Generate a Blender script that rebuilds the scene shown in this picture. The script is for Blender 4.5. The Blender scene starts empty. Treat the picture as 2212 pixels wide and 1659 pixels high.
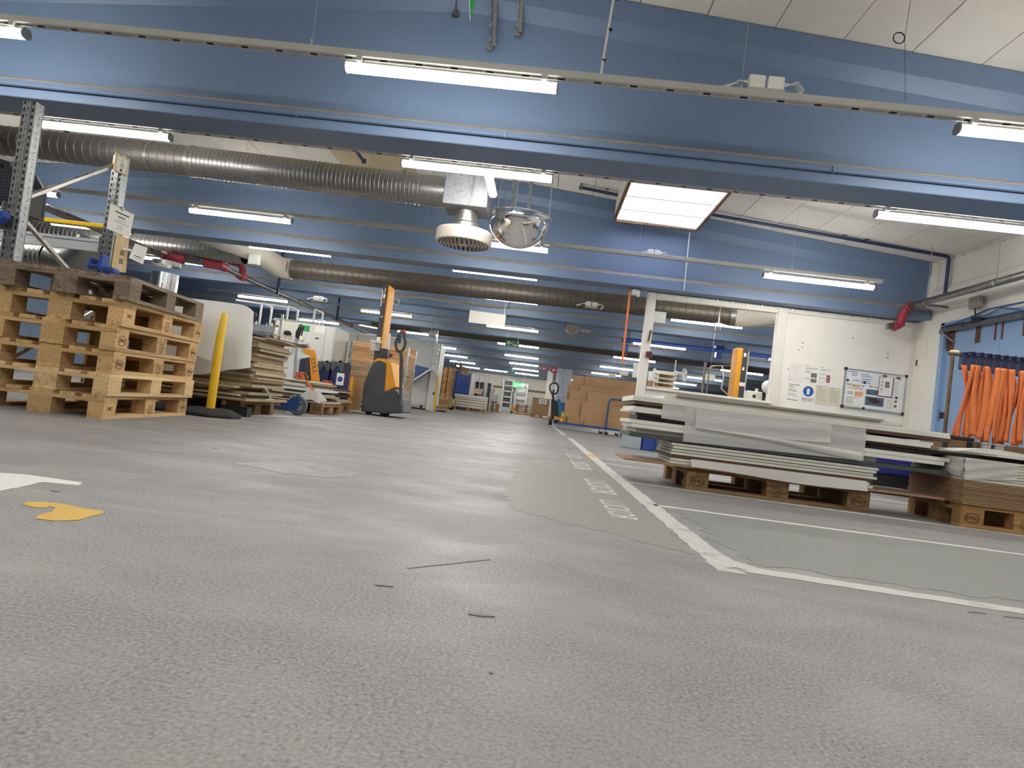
import bpy, math, random
from mathutils import Vector, Matrix
random.seed(7)
SC = bpy.context.scene
COL = SC.collection
V = Vector

# ------------------------------------------------------------------ camera
FPX, ROLL, PITCH, YAW, CAMH = 1423.51, 0.123794, 0.0333675, -0.045608, 0.40563
IW, IH = 2212, 1659
FW = V((math.sin(YAW)*math.cos(PITCH), math.cos(YAW)*math.cos(PITCH), math.sin(PITCH)))
R0 = V((math.cos(YAW), -math.sin(YAW), 0)); U0 = R0.cross(FW)
RT = R0*math.cos(ROLL) + U0*math.sin(ROLL); UP = -R0*math.sin(ROLL) + U0*math.cos(ROLL)
CP = V((0, 0, CAMH))
cd = bpy.data.cameras.new('camera'); co = bpy.data.objects.new('camera', cd); COL.objects.link(co)
cd.sensor_fit = 'HORIZONTAL'; cd.sensor_width = 36; cd.lens = FPX/IW*36; cd.clip_start = .02; cd.clip_end = 200
co.matrix_world = Matrix(((RT.x, UP.x, -FW.x, CP.x), (RT.y, UP.y, -FW.y, CP.y), (RT.z, UP.z, -FW.z, CP.z), (0, 0, 0, 1)))
SC.camera = co
def at(x, y, X=None, Y=None, Z=None):
    "survey helper: the point seen at a photo pixel, at a known world X, Y or Z"
    d = FW + RT*((x-IW/2)/FPX) - UP*((y-IH/2)/FPX)
    t = X/d.x if X is not None else (Y/d.y if Y is not None else (Z-CAMH)/d.z)
    return CP + d*t

# ------------------------------------------------------------------ light and colour management
wd = bpy.data.worlds.new('world'); SC.world = wd; wd.use_nodes = True
bg = wd.node_tree.nodes['Background']; bg.inputs[0].default_value = (.55, .7, 1, 1); bg.inputs[1].default_value = .6
SC.view_settings.view_transform = 'Standard'; SC.view_settings.look = 'None'
SC.view_settings.gamma = 1; SC.view_settings.use_curve_mapping = False
SC.view_settings.exposure = 1.22
LAMP_W = 25.0          # strength of every tube lamp's diffuser
SKY_W = 1.6            # strength of the daylit skylight pane
SC.cycles.max_bounces = 6; SC.cycles.diffuse_bounces = 3; SC.cycles.glossy_bounces = 3
SC.cycles.use_adaptive_sampling = True; SC.cycles.adaptive_threshold = .04
SC.cycles.transparent_max_bounces = 8; SC.cycles.sample_clamp_indirect = 6

# ------------------------------------------------------------------ helpers: materials
def lin(h):
    h = h.lstrip('#'); o = []
    for i in (0, 2, 4):
        c = int(h[i:i+2], 16)/255
        o.append(c/12.92 if c <= .04045 else ((c+.055)/1.055)**2.4)
    return tuple(o)
class NT:
    def __init__(s, name):
        s.m = bpy.data.materials.new(name); s.m.use_nodes = True; s.t = s.m.node_tree; s.n = s.t.nodes
        s.b = s.n['Principled BSDF']; s.out = s.n['Material Output']
    def add(s, kind, **kw):
        n = s.n.new(kind)
        for k, v in kw.items():
            if k[0] == '_': setattr(n, k[1:], v)
            else: n.inputs[k.replace('__', ' ')].default_value = v
        return n
    def ln(s, a, b): s.t.links.new(a, b)
    def coord(s, sc=(1, 1, 1), kind='Object', rot=(0, 0, 0)):
        c = s.n.new('ShaderNodeTexCoord'); m = s.n.new('ShaderNodeMapping'); m.inputs['Scale'].default_value = sc; m.inputs['Rotation'].default_value = rot
        s.ln(c.outputs[kind], m.inputs[0]); return m.outputs[0]
    def noise(s, vec, scale, detail=4, rough=.55, dist=0):
        n = s.add('ShaderNodeTexNoise', Scale=scale, Detail=detail, Roughness=rough, Distortion=dist); s.ln(vec, n.inputs['Vector']); return n.outputs['Fac']
    def ramp(s, fac, stops, interp='LINEAR'):
        r = s.n.new('ShaderNodeValToRGB'); r.color_ramp.interpolation = interp; e = r.color_ramp.elements
        while len(e) < len(stops): e.new(.5)
        for k, (p, c) in enumerate(stops):
            e[k].position = p; e[k].color = (*c, 1) if len(c) == 3 else c
        s.ln(fac, r.inputs[0]); return r.outputs[0]
    def mix(s, fac, a, b, mode='MIX'):
        x = s.n.new('ShaderNodeMix'); x.data_type = 'RGBA'; x.blend_type = mode
        for v, k in ((fac, 0), (a, 6), (b, 7)):
            if isinstance(v, (int, float)): x.inputs[k].default_value = v
            elif isinstance(v, tuple): x.inputs[k].default_value = (*v[:3], 1)
            else: s.ln(v, x.inputs[k])
        return x.outputs[2]
    def math(s, op, a, b=0., c=0.):
        x = s.n.new('ShaderNodeMath'); x.operation = op
        for k, v in enumerate((a, b, c)):
            if isinstance(v, (int, float)): x.inputs[k].default_value = v
            else: s.ln(v, x.inputs[k])
        return x.outputs[0]
    def rnd(s):
        return s.n.new('ShaderNodeObjectInfo').outputs['Random']
    def bump(s, h, strength=.2, dist=.01):
        b = s.add('ShaderNodeBump', Strength=strength, Distance=dist); s.ln(h, b.inputs['Height']); s.ln(b.outputs[0], s.b.inputs['Normal'])
    def col(s, c):
        if isinstance(c, tuple): s.b.inputs['Base Color'].default_value = (*c[:3], 1)
        else: s.ln(c, s.b.inputs['Base Color'])
def sc3(c, k): return tuple(min(1, x*k) for x in c)
MATS = {}
def mat(name, hexc=None, rough=.5, metal=0., var=.08, scale=6., bump=0., rv=0., emis=0., spec=.5, fine=0.):
    if name in MATS: return MATS[name]
    t = NT(name); c = lin(hexc)
    vec = t.coord()
    n = t.noise(vec, scale, 5)
    colr = t.ramp(n, [(.3, sc3(c, 1-var)), (.7, sc3(c, 1+var))])
    if rv:
        k = t.math('MULTIPLY_ADD', t.rnd(), 2*rv, 1-rv); x = t.n.new('ShaderNodeCombineXYZ')
        for i in range(3): t.ln(k, x.inputs[i])
        colr = t.mix(1., colr, x.outputs[0], 'MULTIPLY')
    if fine:
        f = t.noise(vec, 260, 2); colr = t.mix(fine, colr, t.ramp(f, [(.35, sc3(c, .45)), (.65, sc3(c, 1.5))]))
    t.col(colr)
    t.b.inputs['Roughness'].default_value = rough; t.b.inputs['Metallic'].default_value = metal
    t.b.inputs['Specular IOR Level'].default_value = spec
    if bump: t.bump(t.noise(vec, scale*6, 4), bump, .01)
    if emis:
        t.b.inputs['Emission Color'].default_value = (*c, 1); t.b.inputs['Emission Strength'].default_value = emis
    MATS[name] = t.m; return t.m
def wood(name, light, dark, axis=0, rv=.2, rough=.75):
    "sawn timber with grain along one local axis"
    if name in MATS: return MATS[name]
    t = NT(name); s = [22, 22, 22]; s[axis] = 1.6
    vec = t.coord(tuple(s)); r = t.rnd()
    add = t.n.new('ShaderNodeVectorMath'); add.operation = 'ADD'; cx = t.n.new('ShaderNodeCombineXYZ')
    for i in range(3): t.ln(t.math('MULTIPLY', r, 37.+9*i), cx.inputs[i])
    t.ln(vec, add.inputs[0]); t.ln(cx.outputs[0], add.inputs[1]); vec = add.outputs[0]
    n = t.noise(vec, 1.6, 6, .6, .6)
    c = t.ramp(n, [(.3, lin(dark)), (.55, lin(light)), (.8, sc3(lin(light), 1.12))])
    blot = t.noise(t.coord(), 3.2, 4); c = t.mix(t.math('MULTIPLY', blot, .35), c, lin(dark))
    k = t.math('MULTIPLY_ADD', r, 2*rv, 1-rv); x = t.n.new('ShaderNodeCombineXYZ')
    for i in range(3): t.ln(k, x.inputs[i])
    t.col(t.mix(1., c, x.outputs[0], 'MULTIPLY')); t.b.inputs['Roughness'].default_value = rough
    t.b.inputs['Specular IOR Level'].default_value = .25
    t.bump(n, .25, .004); MATS[name] = t.m; return t.m
def chip(name, light, dark, rv=.18):
    "particle board: flecked"
    if name in MATS: return MATS[name]
    t = NT(name); vec = t.coord((1, 1, 1.6)); n = t.noise(vec, 130, 3, .7); m = t.noise(vec, 9, 3)
    c = t.ramp(n, [(.32, lin(dark)), (.52, lin(light)), (.75, sc3(lin(light), 1.25))])
    c = t.mix(t.math('MULTIPLY', m, .3), c, lin(dark))
    k = t.math('MULTIPLY_ADD', t.rnd(), 2*rv, 1-rv); x = t.n.new('ShaderNodeCombineXYZ')
    for i in range(3): t.ln(k, x.inputs[i])
    t.col(t.mix(1., c, x.outputs[0], 'MULTIPLY')); t.b.inputs['Roughness'].default_value = .85; t.b.inputs['Specular IOR Level'].default_value = .2
    MATS[name] = t.m; return t.m
def galv(name, hexc='#A9ABAA', rough=.38, metal=.9, scale=60.):
    if name in MATS: return MATS[name]
    t = NT(name); v = t.add('ShaderNodeTexVoronoi', Scale=scale); t.ln(t.coord(), v.inputs['Vector'])
    bw = t.n.new('ShaderNodeRGBToBW'); t.ln(v.outputs['Color'], bw.inputs[0])
    c = lin(hexc); n = t.noise(t.coord(), 2.5, 4)
    k = t.ramp(bw.outputs[0], [(.1, sc3(c, .72)), (.9, sc3(c, 1.12))]); k = t.mix(t.math('MULTIPLY', n, .4), k, sc3(c, .6))
    t.col(k); t.b.inputs['Metallic'].default_value = metal
    t.ln(t.math('MULTIPLY_ADD', bw.outputs[0], .15, rough-.07), t.b.inputs['Roughness']); MATS[name] = t.m; return t.m
def glow(name, hexc, strength):
    if name in MATS: return MATS[name]
    t = NT(name); e = t.add('ShaderNodeEmission', Strength=strength); e.inputs[0].default_value = (*lin(hexc), 1)
    t.ln(e.outputs[0], t.out.inputs[0]); MATS[name] = t.m; return t.m
def film(name, hexc, opacity, rough=.6, stripes=0.):
    "thin translucent sheet (packing foam, plastic film): part clear, part diffuse and part translucent"
    if name in MATS: return MATS[name]
    t = NT(name); c = lin(hexc); tr = t.add('ShaderNodeBsdfTransparent'); df = t.add('ShaderNodeBsdfDiffuse'); tl = t.add('ShaderNodeBsdfTranslucent')
    gl = t.add('ShaderNodeBsdfGlossy', Roughness=rough)
    df.inputs[0].default_value = (*c, 1); tl.inputs[0].default_value = (*c, 1)
    n = t.noise(t.coord((1, 1, 40 if stripes else 1)), 3, 3)
    m1 = t.add('ShaderNodeMixShader', Fac=.3); t.ln(df.outputs[0], m1.inputs[1]); t.ln(tl.outputs[0], m1.inputs[2])
    m2 = t.add('ShaderNodeMixShader', Fac=.06); t.ln(m1.outputs[0], m2.inputs[1]); t.ln(gl.outputs[0], m2.inputs[2])
    m3 = t.add('ShaderNodeMixShader'); t.ln(tr.outputs[0], m3.inputs[1]); t.ln(m2.outputs[0], m3.inputs[2])
    t.ln(t.math('ADD', t.math('MULTIPLY', t.math('SUBTRACT', n, .5), stripes), opacity), m3.inputs[0])
    t.ln(m3.outputs[0], t.out.inputs[0]); MATS[name] = t.m; return t.m

# ------------------------------------------------------------------ helpers: geometry
class MB:
    def __init__(s, o=(0, 0, 0)): s.v = []; s.f = []; s.o = V(o)
    def add(s, vs, fs):
        k = len(s.v); s.v += [V(p)-s.o for p in vs]; s.f += [tuple(i+k for i in q) for q in fs]; return s
    def box(s, c, d, rz=0., rot=None):
        m = rot if rot is not None else Matrix.Rotation(rz, 3, 'Z'); c = V(c)
        vs = [c + m @ V((x*d[0]/2, y*d[1]/2, z*d[2]/2)) for x in (-1, 1) for y in (-1, 1) for z in (-1, 1)]
        return s.add(vs, [(0, 1, 3, 2), (4, 6, 7, 5), (0, 4, 5, 1), (2, 3, 7, 6), (0, 2, 6, 4), (1, 5, 7, 3)])
    def bb(s, a, b):  # box by two corners
        a, b = V(a), V(b); return s.box((a+b)/2, [abs(x) for x in (b-a)])
    def bar(s, a, b, w, h, up=(0, 0, 1)):
        a, b = V(a), V(b); d = (b-a); L = d.length; d.normalize(); u = V(up)
        if abs(d.dot(u)) > .98: u = V((0, 1, 0))
        sx = d.cross(u).normalized(); uz = sx.cross(d)
        return s.box((a+b)/2, (L, w, h), rot=Matrix((d, sx, uz)).transposed())
    def prism(s, poly, ext):
        n = len(poly); e = V(ext); vs = [V(p) for p in poly] + [V(p)+e for p in poly]
        return s.add(vs, [tuple(range(n))[::-1], tuple(range(n, 2*n))] + [(i, (i+1) % n, n+(i+1) % n, n+i) for i in range(n)])
    def tube(s, pts, r, n=8, cap=True, rs=None):
        pts = [V(p) for p in pts]; k = len(s.v); u = None
        for i, p in enumerate(pts):
            d = (pts[min(i+1, len(pts)-1)] - pts[max(i-1, 0)]).normalized()
            if u is None:
                u = d.orthogonal().normalized()
            else:
                u = (u - d*u.dot(d)); u = u.normalized() if u.length > 1e-6 else d.orthogonal().normalized()
            w = d.cross(u); rr = rs[i] if rs else r
            s.v += [p + (u*math.cos(a) + w*math.sin(a))*rr - s.o for a in [2*math.pi*j/n for j in range(n)]]
        for i in range(len(pts)-1):
            for j in range(n):
                a, b = k+i*n+j, k+i*n+(j+1) % n; s.f.append((a, b, b+n, a+n))
        if cap: s.f.append(tuple(k+j for j in range(n))[::-1]); s.f.append(tuple(k+(len(pts)-1)*n+j for j in range(n)))
        return s
    def lathe(s, prof, c=(0, 0, 0), ax=(0, 0, 1), n=24):
        "prof = [(radius, height along ax)]"
        ax = V(ax).normalized(); u = ax.orthogonal().normalized(); w = ax.cross(u); c = V(c); k = len(s.v)
        for r, h in prof:
            s.v += [c + ax*h + (u*math.cos(a)+w*math.sin(a))*max(r, 1e-5) - s.o for a in [2*math.pi*j/n for j in range(n)]]
        for i in range(len(prof)-1):
            for j in range(n):
                a, b = k+i*n+j, k+i*n+(j+1) % n; s.f.append((a, b, b+n, a+n))
        return s
    def grid(s, fn, nu, nv):
        k = len(s.v)
        for i in range(nu+1):
            for j in range(nv+1): s.v.append(V(fn(i/nu, j/nv)) - s.o)
        for i in range(nu):
            for j in range(nv):
                a = k+i*(nv+1)+j; s.f.append((a, a+1, a+nv+2, a+nv+1))
        return s
    def mesh(s, name, m, smooth=False):
        me = bpy.data.meshes.new(name); me.from_pydata([tuple(p) for p in s.v], [], s.f); me.validate()
        if smooth:
            me.polygons.foreach_set('use_smooth', [True]*len(me.polygons))
        if m: me.materials.append(m)
        return me
    def build(s, name, m, parent=None, smooth=False, bev=0., seg=1, solid=0., sub=0):
        if parent is None and s.v:      # a thing of one mesh: origin at its base
            lo = [min(p[i] for p in s.v) for i in range(3)]; hi = [max(p[i] for p in s.v) for i in range(3)]
            b = V(((lo[0]+hi[0])/2, (lo[1]+hi[1])/2, lo[2])); s.v = [p-b for p in s.v]
        o = bpy.data.objects.new(name, s.mesh(name, m, smooth)); COL.objects.link(o)
        if parent is None and s.v: o.location = b + s.o
        else: o.parent = parent
        if solid:
            d = o.modifiers.new('solid', 'SOLIDIFY'); d.thickness = solid; d.offset = 0
        if bev:
            d = o.modifiers.new('bev', 'BEVEL'); d.width = bev; d.segments = seg; d.limit_method = 'ANGLE'; d.angle_limit = .7
        if sub:
            d = o.modifiers.new('sub', 'SUBSURF'); d.levels = sub; d.render_levels = sub
        if smooth:
            try:
                o.data.set_sharp_from_angle(angle=.7)
            except Exception: pass
        return o
def inst(name, me, parent, loc=(0, 0, 0), rot=(0, 0, 0), scale=None):
    o = bpy.data.objects.new(name, me); COL.objects.link(o); o.parent = parent; o.location = loc; o.rotation_euler = rot
    if scale: o.scale = scale
    return o
def thing(name, label, cat, loc=(0, 0, 0), rz=0., group=None):
    o = bpy.data.objects.new(name, None); COL.objects.link(o); o.location = loc; o.rotation_euler = (0, 0, rz); o.empty_display_size = .1
    o['label'] = label; o['category'] = cat
    if group: o['group'] = group
    return o
def tag(o, label, cat, group=None):
    o['label'] = label; o['category'] = cat
    if group: o['group'] = group
    return o
def struct(o, label=None):
    o['kind'] = 'structure'
    if label: o['label'] = label
    return o
def text(s, size, p, right, up, m, parent=None, name='lettering', sx=1., align='CENTER', org=(0, 0, 0), ext=.0006):
    "flat lettering; p = centre, right/up = directions"
    c = bpy.data.curves.new(name, 'FONT'); c.body = s; c.size = size; c.align_x = align; c.align_y = 'CENTER'; c.extrude = ext; c.resolution_u = 2
    tmp = bpy.data.objects.new(name, c); COL.objects.link(tmp); me = bpy.data.meshes.new_from_object(tmp); bpy.data.objects.remove(tmp); bpy.data.curves.remove(c)
    me.name = name; me.materials.clear(); me.materials.append(m); o = bpy.data.objects.new(name, me); COL.objects.link(o)
    r, u = V(right).normalized(), V(up).normalized(); n = r.cross(u); p = V(p)-V(org)
    o.matrix_local = Matrix(((r.x*sx, u.x, n.x, p.x), (r.y*sx, u.y, n.y, p.y), (r.z*sx, u.z, n.z, p.z), (0, 0, 0, 1)))
    if parent: o.parent = parent
    return o
def arc(c, u, w, r, a0, a1, n):
    c, u, w = V(c), V(u), V(w); return [c + u*(r*math.cos(a0+(a1-a0)*i/n)) + w*(r*math.sin(a0+(a1-a0)*i/n)) for i in range(n+1)]
def ORD(i): return ['first', 'second', 'third', 'fourth', 'fifth', 'sixth', 'seventh', 'eighth', 'ninth', 'tenth', 'eleventh', 'twelfth', 'thirteenth', 'fourteenth', 'fifteenth', 'sixteenth', 'seventeenth', 'eighteenth', 'nineteenth', 'twentieth', 'twenty-first', 'twenty-second', 'twenty-third', 'twenty-fourth', 'twenty-fifth', 'twenty-sixth', 'twenty-seventh', 'twenty-eighth', 'twenty-ninth', 'thirtieth'][i]
def TOP(i): return 'topmost' if i == 0 else ORD(i) + ' from top'
X1, Y1, Z1 = V((1, 0, 0)), V((0, 1, 0)), V((0, 0, 1))

# ------------------------------------------------------------------ shared materials
m_blue = mat('blue_paint', '#697D9B', .42, var=.05, scale=1.2, bump=.03)
m_beam = m_blue
m_dust = mat('dusty_ledge', '#A39A8C', .9, var=.15, scale=4)
m_ceil = mat('ceiling_board', '#EDE7DC', .85, var=.04, scale=2.5, bump=.1, rv=.03)
m_ceil2 = mat('ceiling_board_beige', '#DCC8A2', .85, var=.05, scale=2.5, bump=.1)
m_white = mat('white_wall_paint', '#EFEBE1', .6, var=.04, scale=2.2, bump=.03)
m_white2 = mat('white_gloss_trim', '#E2DED2', .4, var=.04, scale=3)
m_band = mat('teal_blue_dado', '#4F8FB8', .45, var=.06)
m_galv = galv('galvanised_steel')
m_galvd = galv('galvanised_duct', '#A09F9C', .40, .88, 70)
m_rail = mat('lamp_rail_grey', '#B9B7B0', .45, .3, var=.05)
m_black = mat('black_plastic', '#1E1F22', .45, var=.15)
m_rubber = mat('black_rubber', '#232325', .8, var=.2, scale=12)
m_dark = mat('dark_slot', '#15151A', .8)
m_navy = mat('navy_pipe_paint', '#2A3358', .35, var=.08)
m_red = mat('red_coupling_paint', '#A83A45', .35, var=.1)
m_steel = galv('dull_steel_pipe', '#8E8A84', .32, .85, 20)
m_paper = mat('white_paper', '#EDEBE4', .7, var=.02)
m_paper2 = mat('yellowed_paper', '#DDD5BC', .75, var=.05)
m_ink = mat('printed_ink', '#3A3A3E', .7)
m_inkl = mat('grey_ink', '#8C8C8C', .7)
m_cable = mat('white_cable', '#DEDCD6', .45, var=.03)
m_orange = mat('orange_webbing', '#E8814A', .7, var=.1, scale=18, rv=.12, bump=.15)
m_yellow = mat('yellow_enamel', '#E3B51C', .38, var=.05, scale=4)
m_stky = mat('stacker_yellow', '#E39A1C', .5, var=.04, scale=3)
m_stkg = mat('stacker_charcoal', '#3B3D42', .5, var=.12, scale=6)
m_navyp = mat('navy_plastic', '#27325C', .45, var=.06)
m_royal = mat('royal_blue_plastic', '#2C4C9E', .4, var=.06)
m_tblue = mat('trolley_blue_paint', '#2B4C86', .38, var=.08)
m_cab = mat('grey_white_sheet_metal', '#D3D2CC', .45, var=.03, scale=1.5)
m_alu = mat('aluminium', '#C5C6C8', .3, .85, var=.05)
m_green = mat('sign_green', '#2F9A57', .5, var=.03)
m_signred = mat('sign_red', '#B51F3A', .5, var=.04)
m_card = mat('cardboard', '#A98662', .85, var=.05, scale=3, rv=.05, bump=.05)
m_chrome = mat('chrome', '#F2F2F2', .03, 1., var=.0)
m_plug = mat('dark_knob', '#2A2A2C', .5)
m_foam = film('white_packing_foam', '#E9E7E2', .9, .7)
m_foamt = film('thin_foam_sheet', '#EAE9E8', .80, .7, stripes=.45)
m_filmc = film('clear_wrinkled_film', '#E8EAEC', .4, .25, stripes=.4)
m_pboard = mat('white_board_face', '#E6E4DB', .4, var=.03, rv=.04)
m_pedge = mat('pale_board_edge', '#D8D7CB', .5, var=.05, rv=.06)
m_gboard = mat('dark_grey_board', '#4A4C4C', .5, var=.06, rv=.1)
m_bboard = mat('brown_board', '#5A3D30', .5, var=.08)
m_mdf = mat('brown_fibreboard', '#97795A', .8, var=.07, scale=3, rv=.1, fine=.12)
m_led = glow('lamp_diffuser_light', '#FFFDF6', LAMP_W)
m_sky = glow('daylit_opal_pane', '#DDE2FF', SKY_W)
# ------------------------------------------------------------------ THE SETTING
XL, XR, YB, YF = -12.5, 13.0, -5.5, 46.0      # hall extents; the partition and door wall close the right side up to y = 10.6
RW = 5.8                                        # x of the door wall
RIDGE = -1.0
def ceil_z(x): return 3.985 - .085*(x-RIDGE) if x > RIDGE else 3.985 + .075*(x-RIDGE)
# floor material
t = NT('worn_concrete_floor')
vec = t.coord()
big = t.noise(vec, .5, 5, .6, .4); mid = t.noise(t.coord((1, 1.6, 1)), 2.3, 6, .65, .3); fine = t.noise(vec, 150, 3, .7); grit = t.noise(vec, 300, 2, .6)
streak = t.noise(t.coord((1.2, 9, 1)), 1.7, 6, .65); cool = t.noise(vec, 60, 3, .6)
c = t.ramp(fine, [(.34, lin('#5C5D67')), (.5, lin('#8A8889')), (.68, lin('#AAA7A3'))])
c = t.mix(t.math('MULTIPLY', t.ramp(cool, [(.42, (0, 0, 0)), (.62, (1, 1, 1))]), .35), c, lin('#8A8680'))
c = t.mix(t.math('MULTIPLY', t.ramp(mid, [(.42, (0, 0, 0)), (.7, (1, 1, 1))]), .45), c, lin('#A39F9A'))
c = t.mix(t.math('MULTIPLY', t.ramp(big, [(.35, (1, 1, 1)), (.62, (0, 0, 0))]), .35), c, lin('#8A8786'))
c = t.mix(t.math('MULTIPLY', t.ramp(streak, [(.58, (0, 0, 0)), (.72, (1, 1, 1))]), .14), c, lin('#7F7A72'))
c = t.mix(t.math('MULTIPLY', t.ramp(grit, [(.64, (0, 0, 0)), (.74, (1, 1, 1))]), .3), c, lin('#6C6761'))
t.col(c)
t.ln(t.ramp(t.mix(.5, mid, big), [(.40, (.66, .66, .66)), (.60, (.44, .44, .44))]), t.b.inputs['Roughness'])
t.b.inputs['Specular IOR Level'].default_value = .20
t.bump(t.mix(.4, fine, mid), .03, .004)
m_floor = t.m
def painted(name, hexc, wear=.5, scale=9., under='#918F8B', st=1.):
    t = NT(name); n = t.noise(t.coord((1, st, 1)), scale, 6, .7); f = t.noise(t.coord(), 80, 3, .7)
    base = t.ramp(f, [(.3, sc3(lin(under), .8)), (.7, sc3(lin(under), 1.15))])
    t.col(t.mix(t.ramp(n, [(wear-.12, (0, 0, 0)), (wear+.06, (1, 1, 1))]), base, t.ramp(f, [(.3, sc3(lin(hexc), .9)), (.7, sc3(lin(hexc), 1.05))])))
    t.b.inputs['Roughness'].default_value = .6; t.b.inputs['Specular IOR Level'].default_value = .2; return t.m
m_line = painted('worn_white_line_paint', '#C9C8C3', .40); m_line2 = painted('thin_white_line_paint', '#DDDCD6', .40, 14)
m_patch = painted('pale_screed_patch', '#A3A29F', .5, 6); m_greenp = painted('old_green_floor_paint', '#878C88', .52, 4, '#8C8986', 3.)
m_ypaint = painted('yellow_floor_paint', '#CFA955', .2, 10); m_seal = painted('brownish_worn_sealer', '#94908A', .45, 3, '#918F8C'); m_wpaint = painted('fresh_white_floor_paint', '#DAD8D2', .2, 10)
fl = struct(MB().bb((XL, YB, -.1), (XR, YF, 0)).build('floor', m_floor), 'grey speckled concrete floor, worn and scuffed')
def flat(name, pts, m, z=.0012, jag=0., step=.05):
    "paint on the floor: thin polygon, optionally with a ragged outline"
    out = []
    n = len(pts)
    for i in range(n):
        a, b = V((*pts[i], 0)), V((*pts[(i+1) % n], 0)); L = (b-a).length; k = max(1, int(L/step)) if jag else 1
        nrm = V((-(b-a).y, (b-a).x, 0)).normalized()
        for j in range(k):
            out.append(a + (b-a)*(j/k) + nrm*(random.uniform(-jag, jag) if j else 0))
    mb = MB(fl.location); mb.prism([(p.x, p.y, .0002) for p in out], (0, 0, z)); o = mb.build(name, m, fl); return o
def strip(name, a, b, w, m, jag=.005, z=.0012):
    a, b = V((*a, 0)), V((*b, 0)); d = (b-a).normalized(); n = V((-d.y, d.x, 0))*w/2
    return flat(name, [tuple((a-n).xy), tuple((b-n).xy), tuple((b+n).xy), tuple((a+n).xy)], m, z, jag)
strip('floor_line', (.62, 1.98), (.555, 10.9), .085, m_line, .006)
strip('floor_line', (.50, 12.0), (.42, 24), .085, m_line, .012)
flat('floor_line', [(.575, 2.14), (.60, 2.06), (.68, 2.01), (1.6, 1.93), (4.2, 1.78), (4.2, 1.84), (1.6, 2.0), (.74, 2.09), (.68, 2.16), (.66, 2.3)], m_line, .0016, .004)
strip('floor_line', (.63, 3.36), (4.6, 3.22), .045, m_line2, .004)
strip('floor_line', (.63, 4.44), (5.6, 4.02), .05, m_line2, .004)
strip('floor_line', (.62, 5.95), (4.6, 5.7), .04, m_line2, .004)
strip('floor_line', (.60, 6.75), (4.6, 6.5), .04, m_line2, .004)
strip('floor_line', (.56, 10.4), (4.6, 10.2), .05, m_line2, .004)
strip('floor_line', (-3.6, 3.72), (-2.35, 7.9), .05, m_line2, .004)
flat('floor_patch', [(.52, 6.66), (.66, 6.62), (.64, 6.95), (.55, 7.0)], m_ypaint, .002, .01)
flat('floor_patch', [(.72, 2.16), (3.6, 2.0), (3.4, 3.2), (.72, 3.3)], m_greenp, .0009, .03)
flat('floor_patch', [(-.05, 2.62), (.56, 2.18), (.585, 6.0), (-.05, 5.2), (-.12, 3.0)], m_seal, .0007, .02)
flat('floor_patch', [(-1.33, 2.9), (-1.15, 3.28), (-.84, 3.15), (-.80, 2.98), (-.88, 2.83), (-1.05, 2.78)], m_patch, .001, .01)
# fresh paint beside the left edge
p0, p1, p2, p3, p4 = at(-60, 1018, Z=0), at(60, 1026, Z=0), at(178, 1043, Z=0), at(170, 1049, Z=0), at(90, 1042, Z=0)
p5 = at(-60, 1075, Z=0)
flat('floor_patch', [tuple(p.xy) for p in (p0, p5, p4, p3, p2, p1)], m_wpaint, .0012, .004, .03)
ys = [(48, 1090), (58, 1085), (100, 1085), (150, 1092), (185, 1100), (222, 1104), (224, 1110), (205, 1114), (170, 1124), (120, 1126), (76, 1121), (82, 1114), (112, 1106), (120, 1098), (105, 1094), (98, 1098), (70, 1096)]
flat('floor_patch', [tuple(at(x, y, Z=0).xy) for x, y in ys], m_ypaint, .0014)
# stencilled words along the aisle line
for s, (ya, yb), xx, hh in (('LUCKOR', (2.78, 3.27), .40, .13), ('LUCKOR', (3.60, 4.25), .40, .15), ('LUCKOR', (5.0, 5.75), .38, .15), ('LUCKOR', (6.1, 6.75), .38, .15)):
    L = yb-ya; o = text(s, hh*1.36, (xx, (ya+yb)/2, .0016), (0, -1, 0), (1, 0, 0), m_line2, fl, 'floor_lettering', L/(hh*1.36*3.62), org=fl.location, ext=.0002)
for x, y, w, h, a in ((1040, 1328, 58, 9, .1), (830, 1265, 40, 4, 0), (1590, 1228, 50, 3, .1), (2110, 1323, 40, 3, .1), (2190, 1333, 45, 4, .1), (465, 968, 12, 3, 0), (525, 971, 5, 2, 0), (1228, 969, 5, 3, 0), (1340, 1072, 4, 3, 0), (120, 1061, 20, 4, 0), (1560, 1120, 8, 3, 0), (1061, 1454, 9, 7, 0)):
    a_, b_, c_, d_ = at(x-w/2, y, Z=0), at(x, y-h/2, Z=0), at(x+w/2, y+w*.1, Z=0), at(x, y+h/2, Z=0)
    flat('scuff_mark', [tuple(p.xy) for p in (a_, d_, c_, b_)], mat('scuff_black', '#827D76', .7), .0018)
strip('scuff_mark', tuple(at(880, 1228, Z=0).xy), tuple(at(1058, 1209, Z=0).xy), .006, mat('scuff_black', '#827D76'), 0)

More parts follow.
